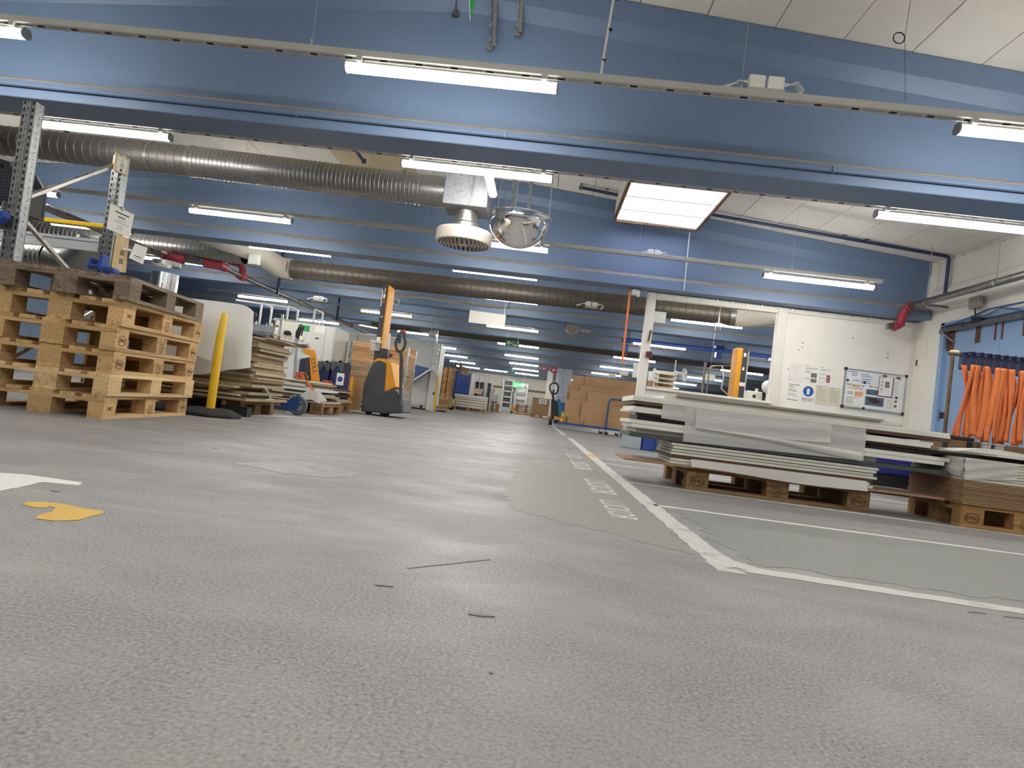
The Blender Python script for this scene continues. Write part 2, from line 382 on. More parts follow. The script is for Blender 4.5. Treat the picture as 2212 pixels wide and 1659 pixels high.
# ceiling of long boards between the beams, with open joints
ce = struct(MB().prism([(XL, YB, ceil_z(XL)+.05), (RIDGE, YB, ceil_z(RIDGE)+.05), (XR, YB, ceil_z(XR)+.05), (XR, YB, ceil_z(XR)+.3), (RIDGE, YB, ceil_z(RIDGE)+.3), (XL, YB, ceil_z(XL)+.3)], (0, YF-YB, 0)).build('ceiling', mat('ceiling_dark_joint', '#6A655E', .9)), 'sloping off-white board ceiling with narrow joints')
BEAM0, BSP, ZB, FWD = 5.34, 4.95, 2.50, .38
beams = [BEAM0 + BSP*k for k in range(-2, 9)]
SKX0, SKX1, SKY0, SKY1 = .80, 2.06, 8.35, 10.12
px0 = .985
mb_cache = {}
for k, by in enumerate(beams):
    y0, y1 = by+.12, by+BSP+.26
    if k == 0: y0 = YB
    y1 = min(y1, YF)
    near = by < 12
    w = .56 if near else 2.24
    i0 = int(math.floor((XL-px0)/w)); i1 = int(math.ceil((XR-px0)/w))
    for i in range(i0, i1):
        a, b = max(XL, px0+i*w), min(XR, px0+(i+1)*w)
        if near and (a > RW+.3 and by < 10): continue
        g = .004; za, zb_ = ceil_z(a+g), ceil_z(b-g)
        if a < RIDGE < b: za = zb_ = min(za, zb_)
        segs = [(y0, y1)]
        if by == BEAM0 and a < SKX1 and b > SKX0: segs = [(y0, SKY0), (SKY1, y1)]
        rects = [(a+g, b-g, s0, s1) for s0, s1 in segs]
        if len(segs) == 2: rects += [(x0_, x1_, SKY0, SKY1) for x0_, x1_ in ((a+g, SKX0), (SKX1, b-g)) if x1_-x0_ > .02]
        for xa_, xb_, s0, s1 in rects:
            mb = MB(ce.location); dz = random.uniform(0, .006); za, zb_ = ceil_z(xa_), ceil_z(xb_)
            if xa_ < RIDGE < xb_: za = zb_ = min(za, zb_)
            vs = [(xa_, s0, za+dz), (xb_, s0, zb_+dz), (xb_, s1, zb_+dz), (xa_, s1, za+dz)]
            mb.add(vs + [(p[0], p[1], p[2]+.045) for p in vs], [(0, 3, 2, 1), (4, 5, 6, 7), (0, 1, 5, 4), (1, 2, 6, 5), (2, 3, 7, 6), (3, 0, 4, 7)])
            beige = by == BEAM0 and -3.55 < (a+b)/2 < -2.3
            mb.build('ceiling_panel', m_ceil2 if beige else m_ceil, ce)

# tapered I-section roof beams
def beam_mesh(x0, x1, by, name, label):
    xs = [x0] + [x for x in (RIDGE,) if x0 < x < x1] + [x1]
    root = None
    def prof(x):
        zt = ceil_z(x) - .002
        return [(0, ZB), (0, ZB+.15), (.12, ZB+.215), (.12, zt-.30), (.05, zt-.19), (.05, zt), (FWD-.05, zt), (FWD-.05, zt-.19), (FWD-.12, zt-.30), (FWD-.12, ZB+.215), (FWD, ZB+.15), (FWD, ZB)]
    mb = MB(); n = 12
    for x in xs: mb.v += [V((x, by+p[0], p[1])) for p in prof(x)]
    for i in range(len(xs)-1):
        for j in range(n): mb.f.append((i*n+j, (i+1)*n+j, (i+1)*n+(j+1) % n, i*n+(j+1) % n))
    mb.f.append(tuple(range(n))); mb.f.append(tuple((len(xs)-1)*n + j for j in range(n))[::-1])
    o = mb.build(name, m_beam, None, bev=.006); struct(o, label)
    l = MB(o.location); l.prism([(x0, by+.001, ZB+.151), (x0, by+.119, ZB+.216), (x0, by+.119, ZB+.221), (x0, by+.001, ZB+.156)], (x1-x0, 0, 0))
    l.build('dusty_ledge', m_dust, o); return o
bobs = []
for k, by in enumerate(beams):
    x1 = RW-.02 if by < 11 else XR
    b = beam_mesh(XL, x1, by, 'roof_beam', f'deep blue-painted roof beam, {ORD(k)} counted from behind the viewer'); bobs.append(b)
b1 = bobs[2]
# pipe fixed along the ledge of the nearest beam in view
mb = MB(b1.location); mb.tube([(XL, BEAM0-.03, ZB+.10), (RW-.1, BEAM0-.03, ZB+.10)], .021, 8); mb.build('ledge_pipe', m_blue, b1, True)
mb = MB(b1.location)
for x in [-5.2, -2.3, -.55, .75, 2.1, 3.7]: mb.box((x, BEAM0-.03, ZB+.10), (.02, .06, .05))
mb.build('pipe_clips', m_blue, b1)

# walls
wf = struct(MB().bb((XL, YF, 0), (XR, YF+.2, 4.8)).build('wall_far', m_white), 'white end wall beyond the long aisle')
mb = MB(wf.location); mb.bb((XL, YF-.05, 1.55), (XR, YF, 1.70)); mb.build('wooden_rail', wood('pine_rail', '#C39A66', '#8A6438', 0), wf)
mb = MB(wf.location); mb.bb((XL, YF-.06, 2.62), (XR, YF, 2.75)); mb.build('cable_tray', m_plug, wf)
struct(MB().bb((XL-.2, YB, 0), (XL, YF, 4.8)).build('wall_left', mat('dim_blue_wall', '#7F95B4', .6)), 'blue-grey side wall behind the racks')
struct(MB().bb((XL, YB-.2, 0), (RW+.4, YB, 4.8)).build('wall_back', m_white), 'white wall behind the viewer')
struct(MB().bb((XR, 10.6, 0), (XR+.2, YF, 4.8)).build('wall_right_far', m_white), 'white side wall of the workshop behind the partition')

# door wall on the right, opening for the double door
DY0, DY1, DZ = 7.68, 10.06, 2.42
wr = MB(); XW = RW+.22
wr.bb((RW, YB, 0), (XW, DY0, 4.0)); wr.bb((RW, DY1, 0), (XW, 10.75, 4.0)); wr.bb((RW, DY0, DZ), (XW, DY1, 4.0))
wro = struct(wr.build('wall_right', m_white, bev=.012), 'white side wall with heavy lintel above the blue doors')
mb = MB(wro.location); mb.prism([(RW, YB, 2.62), (RW-.05, YB, 2.66), (RW-.05, YB, 2.92), (RW, YB, 2.99)], (0, 10.55-YB, 0)); mb.build('wall_ledge', m_white, wro)
mb = MB(wro.location); mb.tube([(RW-.012, YB, 3.37), (RW-.012, 10.2, 3.37)], .008, 6); mb.tube([(RW-.012, 10.22, 3.37), (RW-.012, 10.25, 3.2), (RW-.012, 10.25, 2.55)], .008, 6)
for j in range(9): mb.box((RW-.015, 8+.28*j, 3.37), (.03, .02, .03))
mb.build('wall_cable', m_cable, wro)
mb = MB(wro.location); mb.bb((RW-.06, 10.33, .0), (RW, 10.58, 3.4)); mb.build('corner_pier', m_white, wro)
# partition under the second beam: posts, window opening, panel
PY = 10.60
pw = thing('wall_partition', 'white partition with a wide window opening beside the notice wall', 'partition', (3.6, PY, 0)); del pw['category']; pw['kind'] = 'structure'
o_ = pw.location
def part(fn, name, m, **k):
    mb = MB(o_); fn(mb); return mb.build(name, m, pw, **k)
part(lambda b: b.bb((1.50, PY-.05, 0), (1.64, PY+.06, 2.49)), 'post', m_white2, bev=.006)
part(lambda b: b.bb((3.57, PY-.05, 0), (3.72, PY+.06, 2.49)), 'post', m_white2, bev=.006)
part(lambda b: b.bb((5.66, PY-.05, 0), (5.80, PY+.06, 2.49)), 'post', m_white2, bev=.006)
part(lambda b: b.bb((1.64, PY-.04, 2.39), (3.57, PY+.05, 2.49)), 'head_rail', m_white2, bev=.006)
part(lambda b: b.bb((3.72, PY-.04, 2.41), (5.66, PY+.05, 2.49)), 'head_rail', m_white2, bev=.006)
part(lambda b: b.bb((1.64, PY-.09, .94), (3.62, PY+.16, .98)), 'window_sill', m_white2, bev=.006)
part(lambda b: b.bb((1.64, PY-.02, .30), (3.57, PY+.03, .94)), 'lower_panel', m_white)
part(lambda b: b.bb((3.72, PY-.015, .90), (5.66, PY+.03, 2.41)), 'wall_panel', m_white)
part(lambda b: b.bb((3.72, PY-.03, .84), (5.66, PY+.03, .90)), 'panel_rail', m_white2, bev=.004)
part(lambda b: b.bb((3.72, PY-.02, .30), (5.66, PY+.03, .84)), 'lower_panel', m_white)
part(lambda b: b.bb((1.50, PY-.058, .0), (5.80, PY-.03, .80)), 'blue_dado', m_band)
def screws(b):
    for j in range(18): b.box((1.66+.235*j, PY-.05, 2.475), (.012, .03, .035))
part(screws, 'screw_heads', m_alu)
def holes(b):
    for x, y in ((1734, 741), (1733, 750), (1726, 756), (1918, 764), (1917, 773), (1703, 797), (1842, 730)): b.box(at(x, y, Y=PY-.017), (.014, .006, .014))
part(holes, 'drill_holes', m_dark)
# door
d1 = thing('door_1', 'pale blue double door with stiff hinges and narrow dark vision panels', 'door', (RW+.05, (DY0+DY1)/2, 0)); del d1['category']; d1['kind'] = 'structure'
m_door = mat('door_blue_paint', '#8FADD2', .4, var=.04, scale=1.5)
o_ = d1.location
DM = 8.87
def dpart(fn, name, m, par=None, **k):
    mb = MB(o_); fn(mb); return mb.build(name, m, par or d1, **k)
l1 = dpart(lambda b: b.bb((RW+.07, DM+.004, .01), (RW+.12, DY1-.09, DZ-.05)), 'door_leaf', m_door, bev=.004)
l2 = dpart(lambda b: b.bb((RW+.07, DY0+.09, .01), (RW+.12, DM-.004, DZ-.05)), 'door_leaf', m_door, bev=.004)
dpart(lambda b: (b.bb((RW+.0, DY1-.09, 0), (RW+.16, DY1, DZ)), b.bb((RW+.0, DY0, 0), (RW+.16, DY0+.09, DZ)), b.bb((RW+.0, DY0, DZ-.05), (RW+.16, DY1, DZ))), 'door_frame', m_door, bev=.004)
for z in (.55, 1.05, 2.12):
    dpart(lambda b: (b.tube([(RW+.05, DY1-.075, z-.09), (RW+.05, DY1-.075, z+.09)], .018, 8), b.box((RW+.066, DY1-.14, z), (.006, .10, .09))), 'hinge', galv('dark_hinge_steel', '#5F646A', .4))
for dy in (8.98+.0, 8.62):
    dpart(lambda b: b.bb((RW+.062, dy-.05+.2*(dy > DM), 1.0), (RW+.072, dy+.06+.2*(dy > DM), 1.78)), 'vision_panel', mat('dark_door_glass', '#3F5878', .12, var=.02))
dpart(lambda b: b.bb((RW+.02, 9.0, .62), (RW+.045, 9.04, 1.32)), 'pull_bar', m_alu, bev=.004)
dpart(lambda b: b.bb((RW+.035, 8.93, 1.05), (RW+.066, 9.13, 1.86)), 'door_plate', m_door, bev=.003)
dpart(lambda b: b.bb((RW+.03, 8.99, 1.4), (RW+.034, 9.06, 1.62)), 'yellow_sticker', m_yellow)
# door operator: arms, closer box, hoses
m_wear = mat('bare_brown_primer', '#6B4434', .7, var=.2, scale=12)
dpart(lambda b: b.bb((RW-.03, DY0+.1, DZ-.145), (RW+.03, DY1-.06, DZ-.085)), 'operator_rail', m_steel, bev=.004)
for y in (9.86, 9.30, 8.95, 8.82, 8.4): dpart(lambda b: b.bb((RW+.063, y-.05*(1 if y > 9 or y < 8.5 else .3), DZ-.36 if y < 9.8 else DZ-.42), (RW+.07, y+.05*(1 if y > 9 or y < 8.5 else .3)+(.10 if y > 9.8 else 0), DZ-.13)), 'primer_patch', m_wear)
dpart(lambda b: b.bar((RW-.02, 9.98, DZ-.13), (RW+.0, 9.72, DZ-.30), .05, .012), 'operator_arm', m_alu)
dpart(lambda b: b.lathe([(0, 0), (.04, 0), (.03, .05), (.02, .09), (.025, .12), (0, .12)], (RW-.02, 9.99, DZ-.16), n=14), 'arm_pivot', m_steel)
dpart(lambda b: b.bb((RW-.05, 9.12, DZ-.10), (RW+.04, 9.30, DZ-.03)), 'operator_cylinder', m_black, bev=.006)
dpart(lambda b: (b.tube([(RW-.03, 9.95, DZ-.06), (RW-.05, 9.6, DZ-.05), (RW-.04, 9.25, DZ+.0), (RW-.03, 9.0, DZ+.05), (RW-.02, 8.6, DZ+.05), (RW-.02, DY0, DZ+.03)], .011, 6), b.tube([(RW-.03, 9.12, DZ-.05), (RW-.06, 8.95, DZ-.03), (RW-.05, 8.7, DZ+.02), (RW-.04, 8.4, DZ-.04)], .01, 6)), 'air_hose', mat('blue_hose', '#3E5FA0', .4), None, smooth=True)

# skylight box hanging from the ceiling
sk = thing('window_1', 'boxed skylight with daylit opal pane and brown timber edges', 'skylight', ((SKX0+SKX1)/2, (SKY0+SKY1)/2, 3.44)); del sk['category']; sk['kind'] = 'structure'
o_ = sk.location; m_skw = wood('skylight_timber', '#8A6A4C', '#5C432E', 1)
def skz(x): return 3.47 - .02*(x-SKX0)
def spart(fn, name, m, **k):
    mb = MB(o_); fn(mb); return mb.build(name, m, sk, **k)
for x in (SKX0, SKX1): spart(lambda b: b.bb((x-.012, SKY0, skz(x)+.02), (x+.012, SKY1, ceil_z(x)+.05)), 'skylight_side', m_white); spart(lambda b: b.bb((x-.02, SKY0, skz(x)-.03), (x+.02, SKY1, skz(x)+.02)), 'skylight_trim', m_skw)
for y in (SKY0, SKY1): spart(lambda b: b.bb((SKX0, y-.01, skz(SKX1)+.02), (SKX1, y+.01, ceil_z(SKX0)+.05)), 'skylight_side', m_white); spart(lambda b: b.bb((SKX0, y-.015, skz(SKX1)-.02), (SKX1, y+.015, skz(SKX1)+.02)), 'skylight_trim', m_skw)
for i in range(3):
    ya, yb = SKY0+.015+(SKY1-SKY0-.03)*i/3, SKY0+.015+(SKY1-SKY0-.03)*(i+1)/3
    spart(lambda b: b.prism([(SKX0+.02, ya+.006, skz(SKX0)), (SKX1-.02, ya+.006, skz(SKX1)), (SKX1-.02, yb-.006, skz(SKX1)), (SKX0+.02, yb-.006, skz(SKX0))], (0, 0, .006)), 'opal_pane', m_sky)
spart(lambda b: [b.bb((SKX0+.02, SKY0+(SKY1-SKY0)*i/3-.012, skz(SKX1)-.004), (SKX1-.02, SKY0+(SKY1-SKY0)*i/3+.012, skz(SKX0)+.03)) for i in (1, 2)], 'glazing_bars', mat('white_glazing_bar', '#D9DAE4', .5))
# ------------------------------------------------------------------ LAMPS on their rails
def lamp_meshes():
    L = 1.5; out = {}
    b = MB(); prof = [(-.034, .012), (-.041, .002), (-.043, -.014), (-.035, -.032), (-.015, -.042), (.015, -.042), (.035, -.032), (.043, -.014), (.041, .002), (.034, .012)]
    b.prism([(-L/2+.012, y, z) for y, z in prof], (L-.024, 0, 0)); out['diffuser'] = b.mesh('diffuser', m_led)
    b = MB(); b.prism([(-L/2+.012, y, z) for y, z in ((-.034, .0125), (-.026, .03), (.026, .03), (.034, .0125))], (L-.024, 0, 0)); out['housing'] = b.mesh('housing', m_rail)
    b = MB(); b.prism([(-.006, y, z) for y, z in [(-.046, -.014), (-.037, -.035), (-.015, -.045), (.015, -.045), (.037, -.035), (.046, -.014), (.044, .003), (.037, .015), (.027, .032), (-.027, .032), (-.037, .015), (-.044, .003)]], (.012, 0, 0)); out['end_cap'] = b.mesh('end_cap', mat('lamp_end_grey', '#8E8F92', .5))
    b = MB(); b.bb((-.02, -.04, .028), (.02, .04, .058)); out['bracket'] = b.mesh('bracket', m_rail)
    return out
LM = lamp_meshes()
def lamp(x, y, z, label):
    t = thing('tube_lamp', label, 'lamp', (x+.75, y, z), 0, 'white tube lamps under the ceiling')
    inst('diffuser', LM['diffuser'], t); inst('housing', LM['housing'], t)
    for s in (-1, 1): inst('end_cap', LM['end_cap'], t, (s*.744, 0, 0))
    for s in (-1, 1): inst('bracket', LM['bracket'], t, (s*.65, 0, 0))
    return t
def rail(x0, x1, y, z, label, slots=False, hangers=()):
    t = thing('lamp_rail', label, 'rail', ((x0+x1)/2, y, z+.06)); o = t.location
    b = MB(o); b.bb((x0, y-.035, z+.06), (x1, y+.035, z+.11)); b.build('channel', m_rail, t, bev=.003)
    if slots:
        b = MB(o); x = x0+.1
        while x < x1:
            b.bb((x, y-.012, z+.0585), (x+.05, y+.012, z+.062)); x += .25
            for j in range(8): b.bb((x-.17+.018*j, y-.004, z+.0585), (x-.164+.018*j, y+.004, z+.062))
        b.build('slots', m_dark, t)['kind'] = 'stuff'
    for hx in hangers:
        b = MB(o); b.tube([(hx, y, z+.105), (hx, y, ceil_z(hx))], .0016, 5); b.box((hx, y, z+.135), (.014, .014, .06)); b.build('hanger_wire', m_alu, t)
    return t
ROWS = [(-.45, 2.62, [-1.64, 2.0, -5.3]), (1.45, 2.62, [-1.64, 2.0, -5.3]), (4.48, 2.63, None), (6.36, 2.66, None), (9.12, 2.625, None), (11.38, 2.66, None), (13.9, 2.64, [-9.1, -5.48, -1.80, 2.50, 6.2]), (18.75, 2.62, [-9.1, -5.45, -1.79, 2.4, 6.2]), (23.64, 2.61, [-9.1, -5.45, -1.78, 2.4, 6.2]), (28.9, 2.62, [-5.45, -1.80, 2.4, 6.2, -9.1]), (33.5, 2.60, [-5.45, -1.80, 2.4, 6.2]), (37.7, 2.57, [-5.45, -1.80, 2.4, 6.2]), (42.0, 2.55, [-5.6, -3.8, -1.8, 1.2])]
def xat(x, y, Y): return at(x, y, Y=Y).x
ROWS[2] = (4.48, 2.63, [xat(60, 65, 4.48)-1.5, -1.64, xat(2065, 290, 4.48)])
ROWS[3] = (6.36, 2.66, [xat(370, 297, 6.36)-1.5, -1.64, xat(1890, 465, 6.36)])
ROWS[4] = (9.12, 2.625, [-8.75, -5.30, -1.64, 2.82])
ROWS[5] = (11.38, 2.66, [-9.1, -5.45, -1.80, 2.55, 6.3])
for k, (y, z, xs) in enumerate(ROWS):
    where = ('just above' if y > 0 else 'well behind') + ' the viewer' if y < 2 else ORD(k-2) + ' row in view'
    for j, x in enumerate(sorted(xs)):
        lamp(x, y, z, f'white tube lamp, {ORD(j)} from the racks side, {where}')
    xr = RW-.4 if y < 10 else XR-1
    if y > 9 and y < 10: xr = 4.42
    hg = [-4.6, -1.9, 1.1, 3.2]
    rail(-5.65 if 11 < y < 12 else (-10 if y > 6 else -6), xr, y, z, f'grey perforated lamp rail of the {where} of lamps', 3 < y < 8, hg)
# cross lamp seen end on behind the second row, beside the air diffuser
t = thing('tube_lamp', 'short tube lamp turned along the hall beside the diffuser box', 'lamp', (-.80, 6.95, 2.72), math.pi/2)
inst('diffuser', LM['diffuser'], t, scale=(.36, 1, 1)); inst('housing', LM['housing'], t, scale=(.36, 1, 1))
for s in (-1, 1): inst('end_cap', LM['end_cap'], t, (s*.27, 0, 0))
b = MB(); b.bb((-.02, -.02, .03), (.02, .02, ceil_z(-.8)-2.74)); b.build('drop_rod', m_rail, t)
# ------------------------------------------------------------------ DUCTS, PIPES AND THINGS UNDER THE CEILING
def spiral(b, a, c, r, pitch=.09, ridge=.006, n=28):
    a, c = V(a), V(c); L = (c-a).length; d = (c-a).normalized(); prof = [(r, 0)]; h = pitch*.5
    while h < L-pitch*.5:
        prof += [(r, h-.004), (r, h), (r+ridge, h+.005), (r+ridge, h+.012), (r, h+.017), (r, h+.021)]; h += pitch
    prof.append((r, L)); b.lathe(prof, a, d, n); return b
du = thing('ventilation_duct', 'long dusty spiral duct running into the square diffuser box', 'duct', (-4.5, 7.5, 2.60))
o_ = du.location
def dp(fn, name, m, par=None, **k):
    b = MB(o_); fn(b); return b.build(name, m, par or du, **k)
jx = at(415, 350, Y=7.5).x
dp(lambda b: spiral(b, (-11.5, 7.5, 2.80), (jx, 7.5, 2.80), .172, .10, .005), 'duct_section', galv('dusty_duct_steel', '#8A8681', .5, .8, 60), smooth=True)
dp(lambda b: spiral(b, (jx, 7.5, 2.80), (-1.62, 7.5, 2.765), .172, .05, .006), 'duct_section', m_galvd, smooth=True)
dp(lambda b: b.lathe([(.172, 0), (.182, .005), (.182, .05), (.172, .055)], (jx-.02, 7.5, 2.80), X1, 28), 'joint_collar', m_galvd, smooth=True)
dp(lambda b: b.lathe([(.176, 0), (.176, .28)], (-1.63, 7.5, 2.765), X1, 28), 'duct_spigot', m_galvd, smooth=True)
for hx in (-8.2, -4.9, -1.9): dp(lambda b: (b.tube([(hx, 7.5, 2.97), (hx, 7.5, ceil_z(hx))], .004, 5), b.lathe([(.178, 0), (.178, .025)], (hx, 7.5, 2.80-.007*(hx > jx)), X1, 28)), 'hanger_strap', m_galv, smooth=True)
df = thing('air_diffuser', 'square steel plenum box with round cream ceiling diffuser below', 'diffuser', (-1.10, 7.5, 2.18))
o_ = df.location
def fp(fn, name, m, par=None, **k):
    b = MB(o_); fn(b); return b.build(name, m, par or df, **k)
fp(lambda b: b.bb((-1.36, 7.26, 2.57), (-.86, 7.74, 2.97)), 'plenum_box', galv('matte_galvanised', '#9C9DA2', .58, .6, 50), bev=.006)
fp(lambda b: b.bb((-1.04, 7.252, 2.57), (-1.02, 7.26, 2.97)), 'box_seam', m_galvd)
fp(lambda b: b.lathe([(.125, 0), (.125, .10), (.145, .10), (.145, .12), (.165, .13), (.165, .2), (.19, .22)][::-1] if 0 else [(.19, 0), (.165, .02), (.165, .09), (.14, .11), (.14, .125), (.125, .125), (.125, .25)], (-1.10, 7.5, 2.325), Z1, 32), 'neck', m_galvd, smooth=True)
m_cream = mat('cream_enamel', '#CFC6B9', .5, var=.05)
disc = fp(lambda b: b.lathe([(0, .155), (.20, .15), (.31, .145), (.325, .13), (.325, .02), (.315, .0), (.30, -.004), (.0, -.012)], (-1.10, 7.5, 2.19), Z1, 48), 'disc', m_cream, smooth=True)
def slots(b):
    for ri in range(6):
        r = .08+.04*ri; n = int(8+ri*5)
        for j in range(n):
            a = 2*math.pi*j/n + ri*.3; c = V((-1.10+r*math.cos(a), 7.5+r*math.sin(a), 2.182-.0005*ri+.0015*0))
            b.box((c.x, c.y, 2.1775+.0012*ri), (.006, min(.03, 3.9*r/n), .010), a+.35)
fp(slots, 'air_slots', m_dark)['kind'] = 'stuff'
fp(lambda b: [b.tube([(x, 7.5, 2.97), (x, 7.5, ceil_z(x))], .005, 5) for x in (-1.3, -.92)], 'hanger_rods', m_galv)
# half-dome safety mirror
mi = thing('dome_mirror', 'half dome safety mirror hanging beside the round diffuser', 'mirror', (-.525, 8.0, 2.33)); o_ = mi.location
def mp(fn, name, m, **k):
    b = MB(o_); fn(b); return b.build(name, m, mi, **k)
R = .387; hgt = .375
mp(lambda b: b.lathe([(R*math.cos(a), -hgt*math.sin(a)) for a in [math.pi/2*i/22 for i in range(23)]], (-.525, 8.0, 2.71), Z1, 64), 'mirror_dome', m_chrome, smooth=True)
mp(lambda b: b.lathe([(R-.01, -.008), (R+.010, -.008), (R+.014, .0), (R+.010, .008), (R-.01, .008)], (-.525, 8.0, 2.712), Z1, 64), 'rim', mat('chrome_rim', '#E4E4E2', .12, .9, var=.02), smooth=True)
for a in (.4, 2.5, 4.6): mp(lambda b: b.tube([(-.525+R*math.cos(a), 8.0+R*math.sin(a), 2.72), (-.525+R*.9*math.cos(a), 8.0+R*.9*math.sin(a), ceil_z(-.5))], .006, 6), 'hanger_chain', m_alu)
# perforated hanging straps
def strap(label, a, c, w):
    a, c = V(a), V(c); t = thing('hanger_strap', label, 'strap', tuple(c)); b = MB(c); b.bar(a, c, .006, w); 
    b.bar(a+V((w/2, -.012, 0)), c+V((w/2, -.012, 0)), .03, .004); b.build('channel', m_galv, t); d = (c-a); n = max(3, int(d.length/.12)); b = MB(c)
    for i in range(n): q = a + d*((i+.5)/n); b.box(q+V((0, -.0045, 0)), (.014, .003, .04))
    b.build('strap_holes', m_paper, t)['kind'] = 'stuff'
    b = MB(c); b.box(c+V((0, .02, 0)), (.05, .04, .05)); b.build('fixing_plate', m_galv, t)
for lb, x0, y0, x1, y1, Y, w in (('wide perforated strap hanging from the ceiling over the viewer', 1034, -60, 1058, 100, 5.40, .07), ('narrow perforated strap beside the wide ceiling strap', 1108, -50, 1118, 70, 5.40, .042), ('perforated strap above the dome mirror, wider one', 1092, 372, 1103, 455, 8.35, .06), ('thin perforated strap above the dome mirror', 1136, 385, 1140, 455, 8.35, .035)):
    p, q = at(x0, y0, Y=Y), at(x1, y1, Y=Y); p = V((q.x + (p.x-q.x)*.3, Y, ceil_z(p.x))); q.y = Y; strap(lb, p, q, w)
p = at(983, 28, Y=5.42); b = MB(); b.tube([(p.x, 5.42, p.z), (p.x, 5.42, ceil_z(p.x))], .009, 6); b.lathe([(0, 0), (.03, .0), (.035, .02), (.02, .05), (0, .05)], (p.x, 5.44, p.z-.02), Z1, 10); tag(b.build('hanger_rod', m_steel), 'thin rod ending in a rusty plug near the green sign corner', 'rod')
sg = thing('exit_sign', 'green sign corner hanging at the very top of the view', 'sign', tuple(at(1016, 44, Y=5.0)))
b = MB(sg.location); q = [at(1012, -40, Y=5.0), at(1016, 44, Y=5.0), at(1030, -10, Y=5.0), at(1034, -60, Y=5.0)]; b.prism(q, (0, .006, 0)); b.build('panel', m_green, sg)
b = MB(sg.location); b.bar(q[0]+V((0, -.004, 0)), q[1]+V((0, -.004, 0)), .004, .012); b.build('white_edge', m_paper, sg); b = MB(sg.location); z_ = ceil_z(q[0].x); b.tube([q[0], (q[0].x, 5.0, z_)], .002, 4); b.build('wire', m_alu, sg)
# cable drop with clips at the first rail
def cable(name, label, pts, r=.006, m=None, n=6):
    b = MB(); b.tube(pts, r, n); return tag(b.build(name, m or m_cable, None, True), label, 'cable')
p = at(1297, 165, Y=4.5); cd_ = thing('cable_drop', 'white cable drop from the ceiling to the nearest lamp rail', 'cable', (p.x, 4.48, 2.75)); b = MB(cd_.location)
b.tube([(p.x, 4.48, 2.742), (p.x+.01, 4.48, 3.0), (p.x+.03, 4.48, 3.4), (p.x+.04, 4.48, ceil_z(p.x))], .009, 6); b.build('cables', m_cable, cd_, True)
b = MB(cd_.location); [b.box((p.x+.01+.02*i, 4.48, 2.85+.22*i), (.024, .024, .01)) for i in range(4)]; b.build('cable_ties', m_black, cd_)
def jbox(label, x, y, Y, s=1., hang=None):
    c = at(x, y, Y=Y); z0 = c.z; t = thing('junction_box', label, 'cable box', (c.x, Y, z0-.05*s)); o = t.location
    for dx in (-.075, .075):
        b = MB(o); b.box((c.x+dx*s, Y, z0), (.13*s, .05*s, .11*s)); b.build('box', m_paper, t, bev=.008*s)
    b = MB(o)
    for i in range(4):
        k = (i-1.5)*.018*s
        b.tube([(c.x-.14*s, Y+k, z0+k), (c.x-.22*s, Y+k, z0-.01*s), (c.x-.27*s-.03*i*s, Y+k, z0-.05*s), (c.x-.34*s, Y+k, z0-.09*s)], .006*s, 5)
        b.tube([(c.x+.14*s, Y+k, z0+k), (c.x+.24*s, Y+k, z0+.02*s), (c.x+.29*s-.01*i*s, Y+k, z0-.04*s), (c.x+.26*s-.02*i*s, Y+k, z0-.10*s)], .006*s, 5)
    b.build('cables', m_cable, t, True); b = MB(o); b.box((c.x, Y, z0-.075*s), (.3*s, .045*s, .05*s)); b.build('bracket', m_rail, t)
    if hang: b = MB(o); b.tube([(c.x, Y, z0), (c.x, Y, ceil_z(c.x))], .003, 4); b.build('wire', m_alu, t)
jbox('pair of white cable boxes on the nearest lamp rail', 1655, 180, 4.48, .85)
jbox('pair of white cable boxes on the rail below the skylight', 1413, 545, 9.12, .62)
jbox('white cable box and loops hanging before the spiral duct', 1278, 657, 12.6, .8, 1)
jbox('small cable box far down the hall above the red sign', 1265, 715, 18.7, .9, 1)
jbox('small cable box on the far duct beyond the aisle', 1232, 752, 23.5, 1., 1)
jbox('cable box on the rail above the white machine cabinets', 688, 644, 13.9, .7, 1)
# coil of wire by the ceiling
p = at(1942, 82, Y=4.6); b = MB(); [b.tube(arc(p, X1, Z1, .042-.003*i, .6*i, 6.3+.6*i, 20), .0016, 4) for i in range(3)]; b.tube([p+V((.04, 0, 0)), (p.x+.055, 4.6, ceil_z(p.x))], .0016, 4); b.tube([p+V((.04, 0, 0)), (p.x+.03, 4.48, 2.77)], .0014, 4); tag(b.build('wire_coil', m_black), 'coiled thin black wire hanging from the ceiling boards', 'wire')
# can fixed on the second rail
p = at(1019, 347, Y=6.36); t = thing('spray_can', 'small dark can with red label standing on the lamp rail', 'can', (p.x, 6.36, 2.772)); b = MB(); b.lathe([(0, 0), (.032, 0), (.032, .11), (.028, .125), (0, .125)], n=16); b.build('can_body', mat('can_navy', '#343B58', .35), t, True); b = MB(); b.lathe([(.0325, .02), (.0325, .05)], n=16); b.build('label_band', m_signred, t); b = MB(); b.lathe([(.033, .105), (.033, .128), (0, .128)], n=16); b.build('cap', m_black, t)
